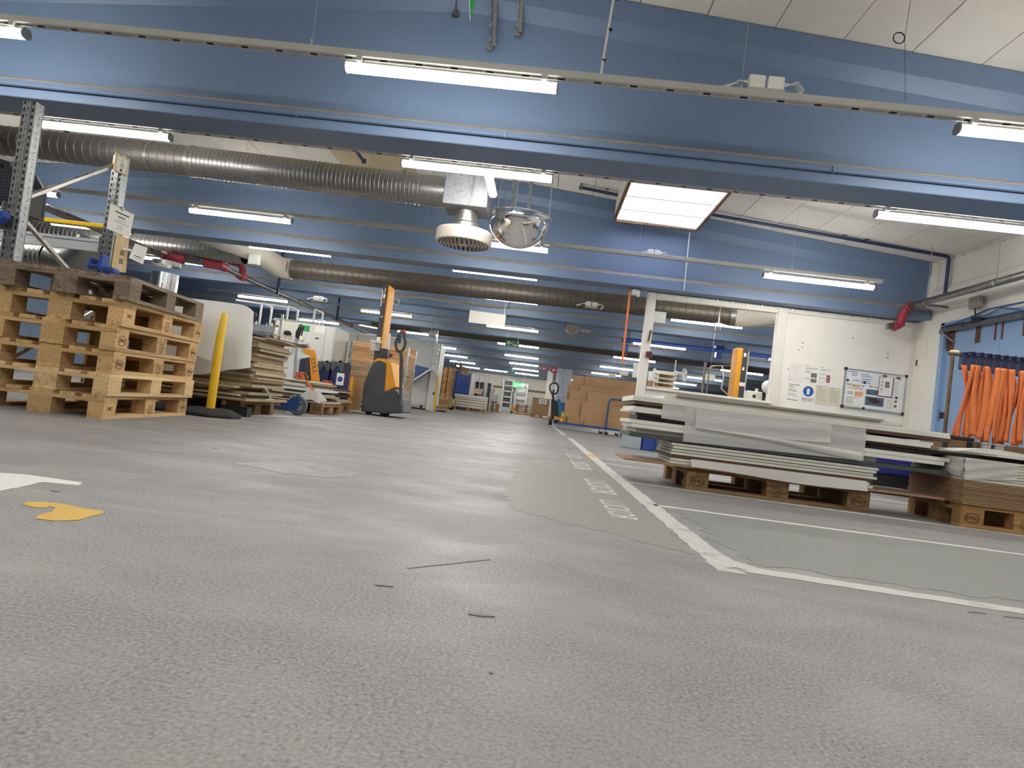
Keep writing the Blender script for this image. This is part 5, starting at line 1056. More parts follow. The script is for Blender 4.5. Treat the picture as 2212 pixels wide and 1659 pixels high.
sp2(lambda b: [b.lathe([(0, -.04), (.075, -.04), (.075, .04), (0, .04)], (x, y, .076), Y1, 20) for x, y in ((-2.38, 10.2),)], 'drive_wheel', m_rubber, smooth=True); sp2(lambda b: b.lathe([(0, -.03), (.05, -.03), (.05, .03), (0, .03)], (-2.62, 10.15, .052), Y1, 20), 'castor', m_rubber, smooth=True)
sp2(lambda b: b.bb((-2.95, 10.08, .03), (-2.91, 10.7, .55)), 'fork_carriage', m_stky); [sp2(lambda b: b.bb((-4.1, y, .05), (-2.93, y+.17, .11)), 'fork', m_stky, bev=.01) for y in (10.12, 10.50)]
sp2(lambda b: [b.bb((-2.78+.0*i, YS-.004, .34+.04*i), (-2.62, YS-.001, .344+.04*i)) for i in range(4)], 'vent_slots', m_dark)['kind'] = 'stuff'
# ------------------------------------------------------------------ WOODEN PALLET COLLARS
CX, CY = -2.80-.6, 13.4+.4
pallet('pallet under the stack of wooden collars', (CX, CY, 0), 0, 'brown', marks=False)
m_col = [wood('collar_fresh_x', '#D0A67A', '#AD8055', 0), wood('collar_fresh_y', '#D0A67A', '#AD8055', 1), wood('collar_grey_x', '#B79A7C', '#86694E', 0), wood('collar_grey_y', '#B79A7C', '#86694E', 1)]
for i in range(6):
    old = i < 4; t = thing('pallet_collar', f'{"aged" if old else "fresh"} wooden pallet collar with metal hinges, {ORD(i)} up on its pallet', 'collar', (CX+random.uniform(-.006, .006), CY, .1445+.2*i), 0, 'stacked wooden collars')
    for s in (-1, 1):
        for k in (0, 1): b = MB(); b.bb((-.6, s*.39-.01, .1*k+.001), (.6, s*.39+.01, .1*k+.098)); b.build('board', m_col[2*old], t)
        for k in (0, 1): b = MB(); b.bb((s*.59-.01, -.38, .1*k+.001), (s*.59+.01, .38, .1*k+.098)); b.build('board', m_col[2*old+1], t)
    for sx in (-1, 1):
        for sy in (-1, 1): b = MB(); b.bb((sx*.6-.03, sy*.402-.003, .01), (sx*.6+.03*(sx < 0)+.006, sy*.402+.003, .195)); b.bb((sx*.603-.003, sy*.4-.05, .01), (sx*.603+.003, sy*.4+.05, .195)); b.build('hinge', m_galv, t)
# ------------------------------------------------------------------ STILL pallet truck, bins, cabinets, profile racks
pj = thing('pallet_truck', 'orange pallet truck with black tiller standing before the white cabinets', 'pallet truck', (at(672, 822, Y=11.2).x, 11.2, 0)); o_ = pj.location; YJ = 11.2
def pjp(fn, name, m, par=None, **k):
    b = MB(o_); fn(b); return b.build(name, m, par or pj, **k)
def exj(b, pts, y0, d, Y=YJ): q = poly(pts, Y); b.prism([V((p.x, y0, p.z)) for p in q], (0, d, 0))
m_or = mat('truck_orange', '#E59A2B', .4, var=.05)
hd = pjp(lambda b: exj(b, [(655, 753), (678, 755), (681, 765), (690, 826), (672, 826), (668, 768), (656, 764)], YJ, .05), 'head_bracket', m_or, bev=.006)
a_, b_ = at(674, 772, Y=YJ), at(680, 808, Y=YJ)
text('STILL', .105, (a_+b_)/2+V((.0, -.001, 0)), (b_-a_), V((a_-b_).cross(Y1)).normalized()*(-1 if (a_-b_).cross(Y1).x < 0 else 1), m_ink, pj, 'lettering', 1.15, org=o_)
tp = [at(x, y, Y=YJ+.02) for x, y in ((637, 818), (638, 790), (640, 755), (641, 735), (644, 718), (650, 705))]
pjp(lambda b: b.tube(tp, .03, 10, rs=[.035, .03, .022, .03, .045, .03]), 'tiller', m_black, smooth=True)
pjp(lambda b: b.tube([tp[5]+V((-.03, 0, .0)), tp[5]+V((0, 0, .03)), tp[5]+V((.05, 0, -.0)), tp[4]+V((.06, 0, -.05))], .014, 8), 'tiller_grip', m_black, smooth=True)
pjp(lambda b: [b.tube(arc(tp[2]+(tp[1]-tp[2])*f+V((-.05, -.02, 0)), X1, Z1, .022, 0, 6.2, 8), .006, 5) for f in (-.5, -.3, -.1, .1, .3)], 'coiled_cable', m_black)
pjp(lambda b: exj(b, [(640, 775), (665, 770), (668, 826), (640, 826)], YJ+.06, .3), 'pump_housing', m_stkg, bev=.02); pjp(lambda b: b.bb((o_.x-.3, YJ+.0, .0), (o_.x+.15, YJ+.35, at(660, 824, Y=YJ).z)), 'chassis', m_stkg, bev=.02)
pjp(lambda b: exj(b, [(650, 775), (657, 775), (652, 810), (646, 810)], YJ+.05, .1), 'battery_cover', m_navyp)
for i, (x0, x1) in enumerate(((690, 716), (718, 746))):
    A_, B_ = at(x0, 778, Y=12.0), at(x1, 782, Y=12.0); t = thing('waste_bin', ['navy waste bin lined with a grey bag, beside the orange bracket', 'navy waste bin lined with a grey bag, beside the wooden collars'][i], 'bin', ((A_.x+B_.x)/2, 12.2, 0)); w = (B_.x-A_.x)/2-.006; h = A_.z-.02
    b = MB(); b.prism([(-w*.85, -.25, 0), (w*.85, -.25, 0), (w, -.25, h), (-w, -.25, h)], (0, .5, 0)); b.build('bin_body', m_navyp, t, bev=.02)
    b = MB(); b.grid(lambda u, v: ((u*2-1)*(w+.004), -.262-.008*math.sin(17*u), h-.0-.12*v*(1+.4*math.sin(9*u))), 16, 4); b.grid(lambda u, v: ((u*2-1)*(w+.004), -.262+.52*v, h+.01+.02*math.sin(11*u+4*v)), 10, 8); b.build('bag_liner', mat('grey_bag', '#55585F', .35), t, True)
    if i: 
        b = MB(); b.box((w*.75, -.262, h*.62), (.14, .006, .22)); s_ = b.build('sticker', m_paper, t); b = MB(); b.lathe([(0, 0), (.05, 0), (.05, .004), (0, .004)], (w*.75, -.268, h*.62), Y1, 20); b.build('blue_disc', m_royal, s_)
wc_ = thing('machine_cabinet', 'white sheet metal cabinet with green paper and small shelf', 'cabinet', (-4.8, 12.9, 0)); o_ = wc_.location; YC = 12.6
def wcp(fn, name, m, par=None, **k):
    b = MB(o_); fn(b); return b.build(name, m, par or wc_, **k)
zt = at(650, 698, Y=YC).z; xl, xm, xr = at(592, 720, Y=YC).x, at(703, 720, Y=YC).x, at(722, 720, Y=YC).x
wcp(lambda b: b.bb((xl, YC, .15), (xr+.02, YC+.9, zt)), 'body', m_cab, bev=.008); wcp(lambda b: b.bb((xl+.02, YC-.012, .2), (xm, YC, zt-.02)), 'door', m_cab, bev=.004); wcp(lambda b: b.bb((xm+.012, YC-.012, .2), (xr, YC, zt-.02)), 'door', m_cab, bev=.004); wcp(lambda b: b.bb((xl, YC+.02, 0), (xr+.0, YC+.85, .15)), 'plinth', m_black)
wcp(lambda b: b.bb((xl-.02, YC-.01, .3), (xl, YC+.02, zt)), 'edge_strip', mat('brown_edge', '#8A5B3E', .6))
def wq(x0, y0, x1, y1, d, name, m): 
    A_, B_ = at(x0, y0, Y=YC-.014), at(x1, y1, Y=YC-.014); return wcp(lambda b: b.bb((A_.x, YC-.012-d, B_.z), (B_.x, YC-.012, A_.z)), name, m)
wq(645, 701, 668, 717, .002, 'green_paper', m_green); wq(607, 693, 632, 710, .002, 'cream_note', m_paper2); wq(615, 702, 631, 704, .003, 'note_lines', m_ink); wq(682, 705, 702, 720, .002, 'white_note', m_paper); wq(684, 708, 697, 709.5, .003, 'note_lines', m_ink); wq(684, 712, 696, 713.5, .003, 'note_lines', m_ink); wq(681, 729, 688, 732, .012, 'latch', m_black)
wq(599, 737, 667, 740, .11, 'shelf', m_cab); wq(598, 722, 631, 735, .08, 'wavy_cardboard_box', mat('kraft_box', '#B6A487', .8)); A_, B_ = at(612, 722, Y=YC-.05), at(630, 719, Y=YC-.05); wcp(lambda b: b.lathe([(0, 0), (.07, 0), (.08, .03), (.05, .07), (0, .08)], (A_+B_)/2+V((0, 0, -.02)), Z1, 14), 'black_pouch', m_black, smooth=True); wcp(lambda b: b.lathe([(0, 0), (.06, 0), (.05, .05), (.02, .08), (0, .08)], at(650, 735, Y=YC-.07), Z1, 9), 'rag', m_paper2, smooth=True)
p2 = thing('machine_enclosure', 'long white machine enclosure behind the wooden collars', 'machine', (-4.6, 18.8, 0)); o_ = p2.location
def p2p(fn, name, m, par=None, **k):
    b = MB(o_); fn(b); return b.build(name, m, par or p2, **k)
p2p(lambda b: b.bb((-7.0, 18.4, .12), (-3.14, 20.5, 1.93)), 'body', m_cab, bev=.01); p2p(lambda b: b.bb((-3.14, 18.25, .0), (-2.92, 18.45, 1.90)), 'end_panel', m_cab, bev=.008); p2p(lambda b: b.bb((-2.99, 18.23, .45), (-2.95, 18.25, .52)), 'lock', m_black)
p2p(lambda b: b.bb((-5.35, 18.385, .3), (-5.33, 18.4, 1.9)), 'panel_joint', m_inkl)
ch = poly([(880, 784), (931, 797), (884, 826)], 18.0); p2p(lambda b: b.prism([V((p.x, 17.7, p.z)) for p in ch], (0, .7, 0)), 'blue_chute', m_tblue); a_, c_ = at(931, 797, Y=17.68), at(884, 827, Y=17.68); p2p(lambda b: b.bar(a_, c_, .03, .05), 'chute_edge', m_cab)
p2p(lambda b: [b.bb((x, 18.45, 0), (x+.06, 18.55, .14)) for x in (-3.35, -4.4, -5.6)], 'leg', m_black); p2p(lambda b: b.bb((-2.92, 18.2, 0), (-2.88, 18.35, 1.0)), 'yellow_edge', m_yellow)
b = MB(); b.lathe([(0, 0), (.16, 0), (.15, .03), (.05, .05), (0, .05)], (-2.75, 18.6, 0), Z1, 16); tag(b.build('rubber_disc', m_rubber, None, True), 'flat black rubber disc on the floor at the white end panel', 'disc')
fn_ = thing('wall_fan', 'small wire fan on a rod above the white end panel', 'fan', tuple(at(922, 735, Y=18.4))); c = at(917, 722, Y=18.4); b = MB(fn_.location); [b.tube(arc(c, X1, Z1, r, 0, 6.3, 20), .006, 4) for r in (.18, .12, .06)]; [b.tube([c, c+V((.18*math.cos(a), 0, .18*math.sin(a)))], .004, 4) for a in [.52*i for i in range(12)]]; b.build('guard', m_alu, fn_); b = MB(fn_.location); b.box(c+V((.22, .02, .03)), (.2, .14, .15)); b.build('motor', m_cream, fn_, bev=.02); b = MB(fn_.location); b.bb((c.x+.35, 18.4, 1.7), (c.x+.38, 18.45, c.z+.18)); b.bar(c+V((.2, .02, .12)), c+V((.38, .02, .14)), .03, .03); b.build('stand', m_alu, fn_); b = MB(fn_.location); p = at(925, 746, Y=18.3); b.tube([p, at(936, 692, Y=18.3), V((at(936, 692, Y=18.3).x, 18.3, 2.7))], .014, 6); b.build('pull_rod', m_cable, fn_)
for i, (x, y) in enumerate(((948, 762), (943, 775))): pass
b = MB(); p = at(947, 760, Y=18.2); [b.lathe([(0, 0), (.03, .01), (.035, .05), (.02, .09), (0, .09)], (p.x-.01*k, 18.15, p.z-.12*k), Z1, 10) for k in range(4)]; b.tube([(p.x, 18.15, p.z+.25), (p.x-.03, 18.15, p.z-.42)], .008, 5); tag(b.build('sample_string', m_alu, None, True), 'string of small glass bulbs on the white end panel', 'string')
# aluminium profile racks rising behind the cabinet
def frame(label, Y, pts_, m=m_alu, w=.035, extra=()):
    t = thing('profile_rack', label, 'rack', tuple(V((at(pts_[0][0][0], pts_[0][0][1], Y=Y).x, Y, 0)))); o = t.location
    for (a, c) in pts_:
        A_, B_ = at(*a, Y=Y), at(*c, Y=Y); b = MB(o)
        if abs(A_.x-B_.x) < .12: B_ = V((A_.x, Y, .05)) if A_.z > B_.z else B_
        b.bar(A_, B_, w, w); b.build('post' if abs(A_.x-B_.x) < .12 else 'rail', m, t)
    for dy, z in extra:
        b = MB(o); A_, B_ = at(*pts_[0][0], Y=Y), at(*pts_[-1][0], Y=Y)
    return t
frame('aluminium profile rack standing behind the white cabinet', 13.8, [((566, 655), (560, 760)), ((623, 662), (619, 760)), ((680, 670), (676, 760)), ((510, 648), (566, 656)), ((566, 656), (623, 663)), ((593, 688), (690, 700))])
frame('second aluminium profile rack, one bay deeper behind the cabinet', 14.6, [((588, 663), (584, 750)), ((644, 670), (640, 750)), ((698, 676), (694, 750)), ((566, 655), (590, 664)), ((623, 661), (644, 670)), ((680, 668), (699, 676)), ((590, 690), (700, 703)), ((776, 702), (830, 712))])
sh = thing('supply_shelf', 'grey shelf of bottles and clamps above the chipboard stack', 'shelf', (at(550, 720, Y=11.0).x, 11.1, 0)); o_ = sh.location
def shp(fn, name, m, **k):
    b = MB(o_); fn(b); return b.build(name, m, sh, **k)
zA, zB, zC = at(550, 700, Y=11).z, at(550, 715, Y=11).z, at(550, 738, Y=11).z; x0, x1 = at(505, 700, Y=11).x, at(592, 712, Y=11).x
shp(lambda b: b.bb((x0, 10.95, zB), (x1, 11.0, zA)), 'front_rail', mat('mid_grey_paint', '#8C9098', .45)); shp(lambda b: b.bb((x0, 10.95, zC-.03), (x1, 11.35, zC)), 'lower_board', m_cab); shp(lambda b: b.bb((x0, 11.0, zB-.02), (x1, 11.35, zB)), 'upper_board', m_cab)
[shp(lambda b: b.bb((x, 11.3, 0), (x+.04, 11.34, zA+.25)), 'post', m_alu) for x in (x0, x1-.04)]; shp(lambda b: b.bb((x0, 11.3, 0.0), (x0+.04, 11.34, zC)), 'leg', m_alu)
for i in range(7):
    bx = x0+.10+.095*i; hh = .13+.03*(i % 3); t = thing('bottle', f'{["white", "pale", "frosted"][i % 3]} supply bottle, {ORD(i)} along the grey shelf', 'bottle', (bx, 11.2, zB), 0, 'bottles on the grey supply shelf'); b = MB(); b.lathe([(0, 0), (.036, 0), (.036, hh*.7), (.014, hh*.85), (.014, hh), (0, hh)], n=14); b.build('bottle_body', [m_paper, m_paper2, m_cab][i % 3], t, True); b = MB(); b.lathe([(0, hh), (.018, hh), (.018, hh+.03), (0, hh+.03)], n=10); b.build('cap', [m_black, m_royal, m_plug][i % 3], t)
for i in range(6):
    bx = x0+.08+.11*i; t = thing('canister', f'{["pale", "greenish", "dark"][i % 3]} canister, {ORD(i)} along the lower shelf board', 'canister', (bx, 11.15, zC), 0, 'canisters on the lower shelf'); b = MB(); b.lathe([(0, 0), (.035, 0), (.035, .10), (.03, .11), (0, .11)], n=14); b.build('canister_body', [m_paper, mat('green_can', '#7E9C8C', .5), m_stkg][i % 3], t, True); b = MB(); b.lathe([(0, .11), (.02, .11), (.02, .12), (0, .12)], n=10); b.build('lid', m_plug, t)
cl = thing('bar_clamp', 'blue upright clamp with black grips in front of the shelf', 'clamp', (at(530, 735, Y=10.8).x, 10.8, zC)); b = MB(); b.bb((-.022, 0, -.1), (.022, .05, .40)); b.build('bar', m_royal, cl, bev=.004); b = MB(); b.bb((-.12, -.02, .40), (.12, .06, .47)); b.bb((-.2, -.02, .36), (-.05, .04, .41)); b.build('head', m_black, cl, bev=.01); b = MB(); [b.box((-.06+.04*i, -.025, .44), (.025, .012, .025)) for i in range(4)]; b.build('bright_screws', m_alu, cl); b = MB(); b.bar((0, .03, -.1), (0, .25, -.02), .02, .02); b.build('foot', m_royal, cl)
# ------------------------------------------------------------------ FAR LEFT SIDE OF THE AISLE
def jack(label, x, y, col, dirx=-1, h=1.2, s=1., stick=True):
    t = thing('pallet_truck', label, 'pallet truck', (x, y, 0)); g = 1
    for sy in (-.17, .17): b = MB(); b.bb((min(0, dirx*1.15), sy-.08, .06), (max(0, dirx*1.15), sy+.08, .12)); b.build('fork', col, t, bev=.01)
    b = MB(); b.prism([(0, -.2, .08), (-dirx*.12, -.2, .08), (-dirx*.16, -.2, .30), (-dirx*.08, -.2, .46), (dirx*.05, -.2, .42)], (0, .4, 0)); b.build('pump_body', col, t, bev=.02)
    b = MB(); b.lathe([(0, -.06), (.09, -.06), (.09, .06), (0, .06)], (-dirx*.1, 0, .09), Y1, 20); b.build('steer_wheel', m_rubber, t, True)
    b = MB(); b.lathe([(0, -.04), (.035, -.04), (.035, .04), (0, .04)], (dirx*1.0, .17, .036), Y1, 12); b.build('fork_roller', m_rubber, t)
    b = MB(); b.tube([(-dirx*.12, 0, .35), (-dirx*.16, 0, h-.25)], .022, 8); b.build('tiller', m_black, t, True)
    if stick: b = MB(); b.tube([(-dirx*.16+.11*math.sin(a), -.0, h-.12+.14*math.cos(a)) for a in [2*math.pi*i/18 for i in range(19)]], .016, 8); b.build('tiller_loop', m_black, t, True)
    return t
x_ = at(966, 880, Y=23.5).x
jack('yellow-grey pallet truck far off at the end of the white panel', x_+.05, 23.5, mat('worn_yellow', '#B9A06A', .5), -1, 2.0 if 0 else 1.75)
c1 = thing('crate_platform', 'tan timber platform under the far pallet tower', 'platform', (at(960, 868, Y=24.6).x, 24.8, 0)); b = MB(); b.bb((-.35, -.3, 0), (.35, .5, .38)); b.build('body', wood('platform_pine', '#B99468', '#7E5E3A', 0), c1); b = MB(); b.bb((-.36, -.31, .38), (.36, .51, .40)); b.build('deck', m_paper2, c1)
z0 = .40
for i in range(8):
    pallet(f'far pallet with blue gaps, {ORD(i)} up in the tower by the blue machine', (at(961, 830, Y=25).x, 25.1+.02*(i % 2), z0+.145*i), 0, 'mid', .52, .72, False, 'pallets of the far tower')
bm_ = thing('blue_machine', 'tall royal blue machine cabinet with yellow oval badge', 'machine', (at(998, 850, Y=28).x, 28.4, 0)); o_ = bm_.location; b = MB(o_); A_, B_ = at(976, 800, Y=28), at(1018, 806, Y=28); ht = A_.z; b.bb((A_.x, 28, 0), (B_.x, 29.2, ht)); b.build('body', mat('machine_royal_blue', '#274A9A', .35, var=.04), bm_, bev=.02); b = MB(o_); b.bb((B_.x, 28.02, .1), (B_.x+.06, 29.1, ht-.05)); b.build('side_trim', m_cab, bm_); b = MB(o_); b.bb((A_.x, 27.985, ht*.42), (B_.x, 28, ht*.44)); b.build('panel_joint', m_navyp, bm_)
b = MB(o_); p = at(1006, 806, Y=27.97); oval(b, p, X1, Z1, .2, .075, .02); b.build('badge_ring', mat('badge_yellow', '#D9B96A', .5), bm_); b = MB(o_); [b.box(p+V((dx, 0, 0)), (.03, .01, .05)) for dx in (-.1, -.05, 0, .05, .1)]; b.build('badge_lettering', mat('badge_yellow'), bm_)
t = thing('cardboard_box', 'open cardboard box on top of the blue machine', 'box', (at(1001, 797, Y=28.2).x, 28.3, ht)); b = MB(); b.prism([(-.2, 0, 0), (.22, 0, 0), (.22, 0, .2), (-.2, 0, .27)], (0, .4, 0)); b.build('box_body', m_card, t); b = MB(); b.bar((-.2, .02, .27), (.1, .02, .32), .3, .01); b.build('flap', m_card, t)
pallet('far pallet carrying stacked panels in the aisle', (at(1010, 890, Y=25.6).x, 26.0, 0), 0, 'mid', 1.2, .8, False)
px_ = at(1010, 890, Y=25.6).x; zz = .1445
for i in range(10): board(f'{["grey", "white", "brown"][i % 3]} panel, {ORD(i)} up on the far pallet in the aisle', px_-.55, px_+.55, 25.62, 26.4, zz, zz+.034, [m_pedge, m_pboard, m_mdf][i % 3], 0, 'panel', 'panels on the far pallet'); zz += .0345
b = MB(); b.tube([(px_-.6, 25.75, zz+.07), (px_+.55, 25.75, zz+.07)], .07, 14); tag(b.build('film_roll', m_cab, None, True), 'grey roll lying on the far panel pallet', 'roll')
# white packed goods and garment rack
for i, (x0, x1, y0, Y, lb) in enumerate(((1013, 1052, 853, 30, 'low white machine body far behind the panel pallet'), (1052, 1077, 849, 33, 'white appliance on pallets near the far racks'))):
    A_, B_ = at(x0, y0, Y=Y), at(x1, y0+4, Y=Y); t = thing('white_unit', lb, 'machine', ((A_.x+B_.x)/2, Y+.4, 0)); w = (B_.x-A_.x)/2; zb_ = 0 if i == 0 else .46; b = MB(); b.bb((-w, -.4, zb_+.05), (w, .4, A_.z)); b.build('body', m_cab, t, bev=.02); b = MB(); b.bb((-w*.3, -.41, zb_+.3), (w*.8, -.4, A_.z-.1)); b.build('front_panel', m_paper, t); b = MB(); b.bb((-w+.05, -.35, zb_), (w-.05, .35, zb_+.05)); b.build('base', m_black, t)
    if i: [pallet(f'far small pallet under the white appliance, {ORD(k)} up', ((A_.x+B_.x)/2, Y+.4, .15*k), 0, 'mid', w*2+.1, .8, False) for k in range(3)]
t = thing('steering_wheel_stand', 'dark hand wheel on top of the far white appliance', 'wheel', (at(1063, 845, Y=33).x, 33.2, at(1063, 849, Y=33).z)); b = MB(); b.tube(arc((0, 0, .13), X1, Z1, .1, 0, 6.3, 16), .02, 6); b.build('rim', m_black, t); b = MB(); b.tube([(0, 0, 0), (0, 0, .13)], .02, 6); b.build('stem', m_black, t)
gr = thing('garment_rack', 'grey tubular rack hung with dark covers beyond the blue machine', 'rack', (at(1040, 860, Y=31.5).x, 31.5, 0)); o_ = gr.location
def grp(fn, name, m, **k):
    b = MB(o_); fn(b); return b.build(name, m, gr, **k)
xs_ = [at(x, 830, Y=31.5).x for x in (1022, 1033, 1044, 1055, 1063)]; zt_ = at(1040, 812, Y=31.5).z
for x in xs_: grp(lambda b: (b.bb((x-.025, 31.5, 0), (x+.025, 31.55, zt_)), b.bb((x-.025, 32.0, 0), (x+.025, 32.05, zt_))), 'post', m_alu)
for z in (zt_, zt_-.35, zt_-.7): grp(lambda b: b.bb((xs_[0], 31.5, z-.03), (xs_[-1], 31.55, z+.02)), 'rail', m_alu)
for i, x in enumerate((1030, 1040, 1050, 1056)):
    p = at(x, 835, Y=31.4); b = MB(); b.grid(lambda u, v: (p.x-.08+.16*u, 31.485-.006*math.sin(9*u), zt_-.3-.9*v), 6, 4); tag(b.build('hanging_cover', [m_black, m_stkg, m_cab, m_stkg][i], None, True, solid=.02), f'{["black", "charcoal", "pale", "dark"][i]} cover hanging on the far tubular rack, {ORD(i)} along', 'cover')
t = thing('parts_tray', 'peach coloured tray on the far tubular rack', 'tray', (at(1026, 845, Y=31.0).x, 31.0, at(1026, 850, Y=31.2).z)); b = MB(); b.prism([(-.3, 0, 0), (.3, 0, 0), (.36, 0, .22), (-.36, 0, .22)], (0, .3, 0)); b.build('tray_body', mat('peach_plastic', '#CDB59E', .5), t); b = MB(); b.bb((-.38, -.02, .22), (.38, .32, .25)); b.build('rim', mat('peach_plastic'), t); b = MB(); b.bb((-.3, .05, -o_.z-at(1026, 850, Y=31.2).z), (-.26, .1, 0)); b.bb((.26, .05, -at(1026, 850, Y=31.2).z), (.3, .1, 0)); b.build('legs', m_alu, t)
# grey racks by the end wall
def tall_rack(label, xa, xb, ya, Y, filled):
    A_, B_ = at(xa, ya, Y=Y), at(xb, ya, Y=Y); t = thing('tall_rack', label, 'rack', ((A_.x+B_.x)/2, Y, 0)); w = (B_.x-A_.x)/2; h = A_.z
    for s in (-1, 1): b = MB(); b.bb((s*w-.06, 0, 0), (s*w+.06, .5, h)); b.build('upright', m_alu, t)
    n = 6
    for k in range(n): z = .25+(h-.3)*k/(n-1); b = MB(); b.bb((-w, .0, z-.05), (w, .1, z+.03)); b.build('shelf_rail', m_alu, t)
    if filled:
        for k in range(n-1): z = .25+(h-.3)*k/(n-1); b = MB(); b.bb((-w+.07, .05, z+.04), (w-.07, .45, z+(h-.3)/(n-1)-.06)); b.build('dark_drawer', mat('dark_drawer_front', '#4A4440', .6), t)
    else: b = MB(); b.bb((-w, .42, 0), (w, .45, h)); b.build('back_panel', m_paper, t)
    return t
tall_rack('grey rack of dark drawers by the end wall', 1090, 1110, 818, 43.0, True); tall_rack('open grey rack beside the dark drawers', 1118, 1140, 826, 43.0, False)
x_ = at(1113, 885, Y=40).x; jack('orange pallet truck with upright loop handle near the end wall', x_, 37.6, m_or, 1, 1.45)
for k in range(4): pallet(f'distant low pallet by the orange truck, {ORD(k)} up', (at(1136, 885, Y=38.5).x, 38.9, .148*k), 0, 'brown', 1.2, .8, False, 'distant low pallets')
board('white panel on the distant low pallets', at(1122, 870, Y=38.5).x, at(1150, 870, Y=38.5).x, 38.5, 39.3, .595, .63, m_pboard, 0, 'panel')
pallet('distant pallet under the tall cardboard box', (at(1169, 895, Y=33).x, 33.4, 0), 0, 'mid', 1.1, .8, False)
A_, B_ = at(1151, 858, Y=33), at(1188, 862, Y=33); t = thing('cardboard_box', 'tall brown cardboard box with white label on a distant pallet', 'box', ((A_.x+B_.x)/2, 33.4, .1445)); w = (B_.x-A_.x)/2; b = MB(); b.bb((-w, -.4, 0), (w, .4, A_.z-.1445)); b.build('box_body', m_card, t, bev=.01); b = MB(); b.bb((-.1, -.41, A_.z-.42), (.28, -.4, A_.z-.18)); lb_ = b.build('label', m_paper, t); b = MB(); oval(b, (.09, -.412, A_.z-.3), X1, Z1, .12, .07, .03); b.build('label_oval', m_inkl, lb_); b = MB(); b.bb((-w, -.402, A_.z-.16), (w, -.4, A_.z-.145)); b.build('box_seam', m_mdf, t)
post('yellow corner post between the cardboard box and the teal truck', at(1190, 900, Y=31).x, 31, .95, False)
struct(MB().bb((at(1178, 850, Y=35).x, 35, 0), (at(1190, 850, Y=35).x, 35.3, 2.5)).build('pillar_1', m_white), 'white concrete pillar far down the aisle')
# ------------------------------------------------------------------ TEAL TRUCK, WRAPPED LOAD, CARTON TROLLEY
tj = thing('pallet_truck', 'teal and black pallet truck with loop handle beside the carton trolley', 'pallet truck', (at(1195, 912, Y=19.5).x, 19.6, 0)); o_ = tj.location; YT = 19.5
def tjp(fn, name, m, **k):
    b = MB(o_); fn(b); return b.build(name, m, tj, **k)
def ext(b, pts, y0, d): q = poly(pts, YT); b.prism([V((p.x, y0, max(.02, p.z))) for p in q], (0, d, 0))
m_teal = mat('teal_paint', '#2B6F93', .4, var=.05)
tjp(lambda b: ext(b, [(1204, 862), (1210, 862), (1217, 890), (1212, 905), (1205, 905)], YT, .3), 'head_bracket', m_teal, bev=.01); tjp(lambda b: ext(b, [(1191, 862), (1203, 866), (1206, 905), (1190, 907)], YT-.05, .3), 'pump_body', m_black, bev=.01)
lp = [at(1197+9*math.sin(a)*(1 if math.cos(a) < 0.2 else 1.1), 839+12*-math.cos(a), Y=YT) for a in [2*math.pi*i/20 for i in range(21)]]
tjp(lambda b: b.tube(lp, .025, 8), 'tiller_loop', m_black, smooth=True); tjp(lambda b: b.tube([at(1196, 868, Y=YT), at(1194, 850, Y=YT), at(1197, 842, Y=YT)], .03, 8), 'tiller', m_black, smooth=True)
q = at(1189, 912, Y=YT); tjp(lambda b: b.lathe([(0, -.05), (.09, -.05), (.09, .05), (0, .05)], (q.x, YT-.02, .09), X1, 18), 'steer_wheel', m_rubber, smooth=True)
[tjp(lambda b: b.bb((o_.x+.15, YT+dy, .06), (o_.x+1.2, YT+dy+.16, .12)), 'fork', m_teal) for dy in (.02, .38)]
t = thing('small_crate', 'small wooden crate with yellow packets on the trolley end', 'crate', (at(1210, 908, Y=16.2).x, 16.35, .17)); b = MB(); b.bb((-.15, -.15, 0), (.15, .15, .03)); b.bb((-.15, -.15, 0), (-.02, -.13, .14)); b.bb((-.15, .13, 0), (.15, .15, .14)); b.bb((.13, -.15, 0), (.15, .15, .14)); b.bb((-.15, -.15, .12), (.15, -.13, .14)); b.build('crate_body', wl, t); b = MB(); b.bb((.0, -.12, .03), (.11, .1, .09)); b.bb((.02, -.1, .14), (.14, .08, .24)); b.build('yellow_packets', m_yellow, t)
wl_ = thing('wrapped_load', 'film-wrapped bluish load behind the carton trolley', 'load', (at(1222, 870, Y=23).x, 23.5, 0)); o_ = wl_.location; A_, B_ = at(1206, 796, Y=23), at(1238, 800, Y=23); b = MB(o_); b.bb((A_.x+.05, 23.05, 0.1), (B_.x, 24, A_.z-.15)); b.build('load_core', mat('pale_blue_bags', '#AEB8CC', .6), wl_, bev=.05); b = MB(o_); b.grid(lambda u, v: (A_.x+(B_.x-A_.x)*u, 23.0-.03*math.sin(14*u+9*v), .15+(A_.z-.15)*v), 20, 12); b.build('film_wrap', m_filmc, wl_, True); b = MB(o_); [b.bb((x, 23.0, 0), (x+.05, 23.05, A_.z)) for x in (A_.x-.03,)]; b.bb((A_.x, 23.0, A_.z-.05), (B_.x, 23.05, A_.z)); b.build('frame', m_alu, wl_); b = MB(o_); b.bb((A_.x+.1, 22.9, .1), (B_.x, 23.0, .75)); b.build('base_bin', m_royal, wl_)
ct = thing('carton_trolley', 'blue tube trolley loaded with flat cartons', 'trolley', (1.5, 16.3, 0)); o_ = ct.location; YK = 16.0
def ctp(fn, name, m, par=None, **k):
    b = MB(o_); fn(b); return b.build(name, m, par or ct, **k)
xa, xb = at(1197, 918, Y=YK).x, at(1400, 940, Y=YK).x
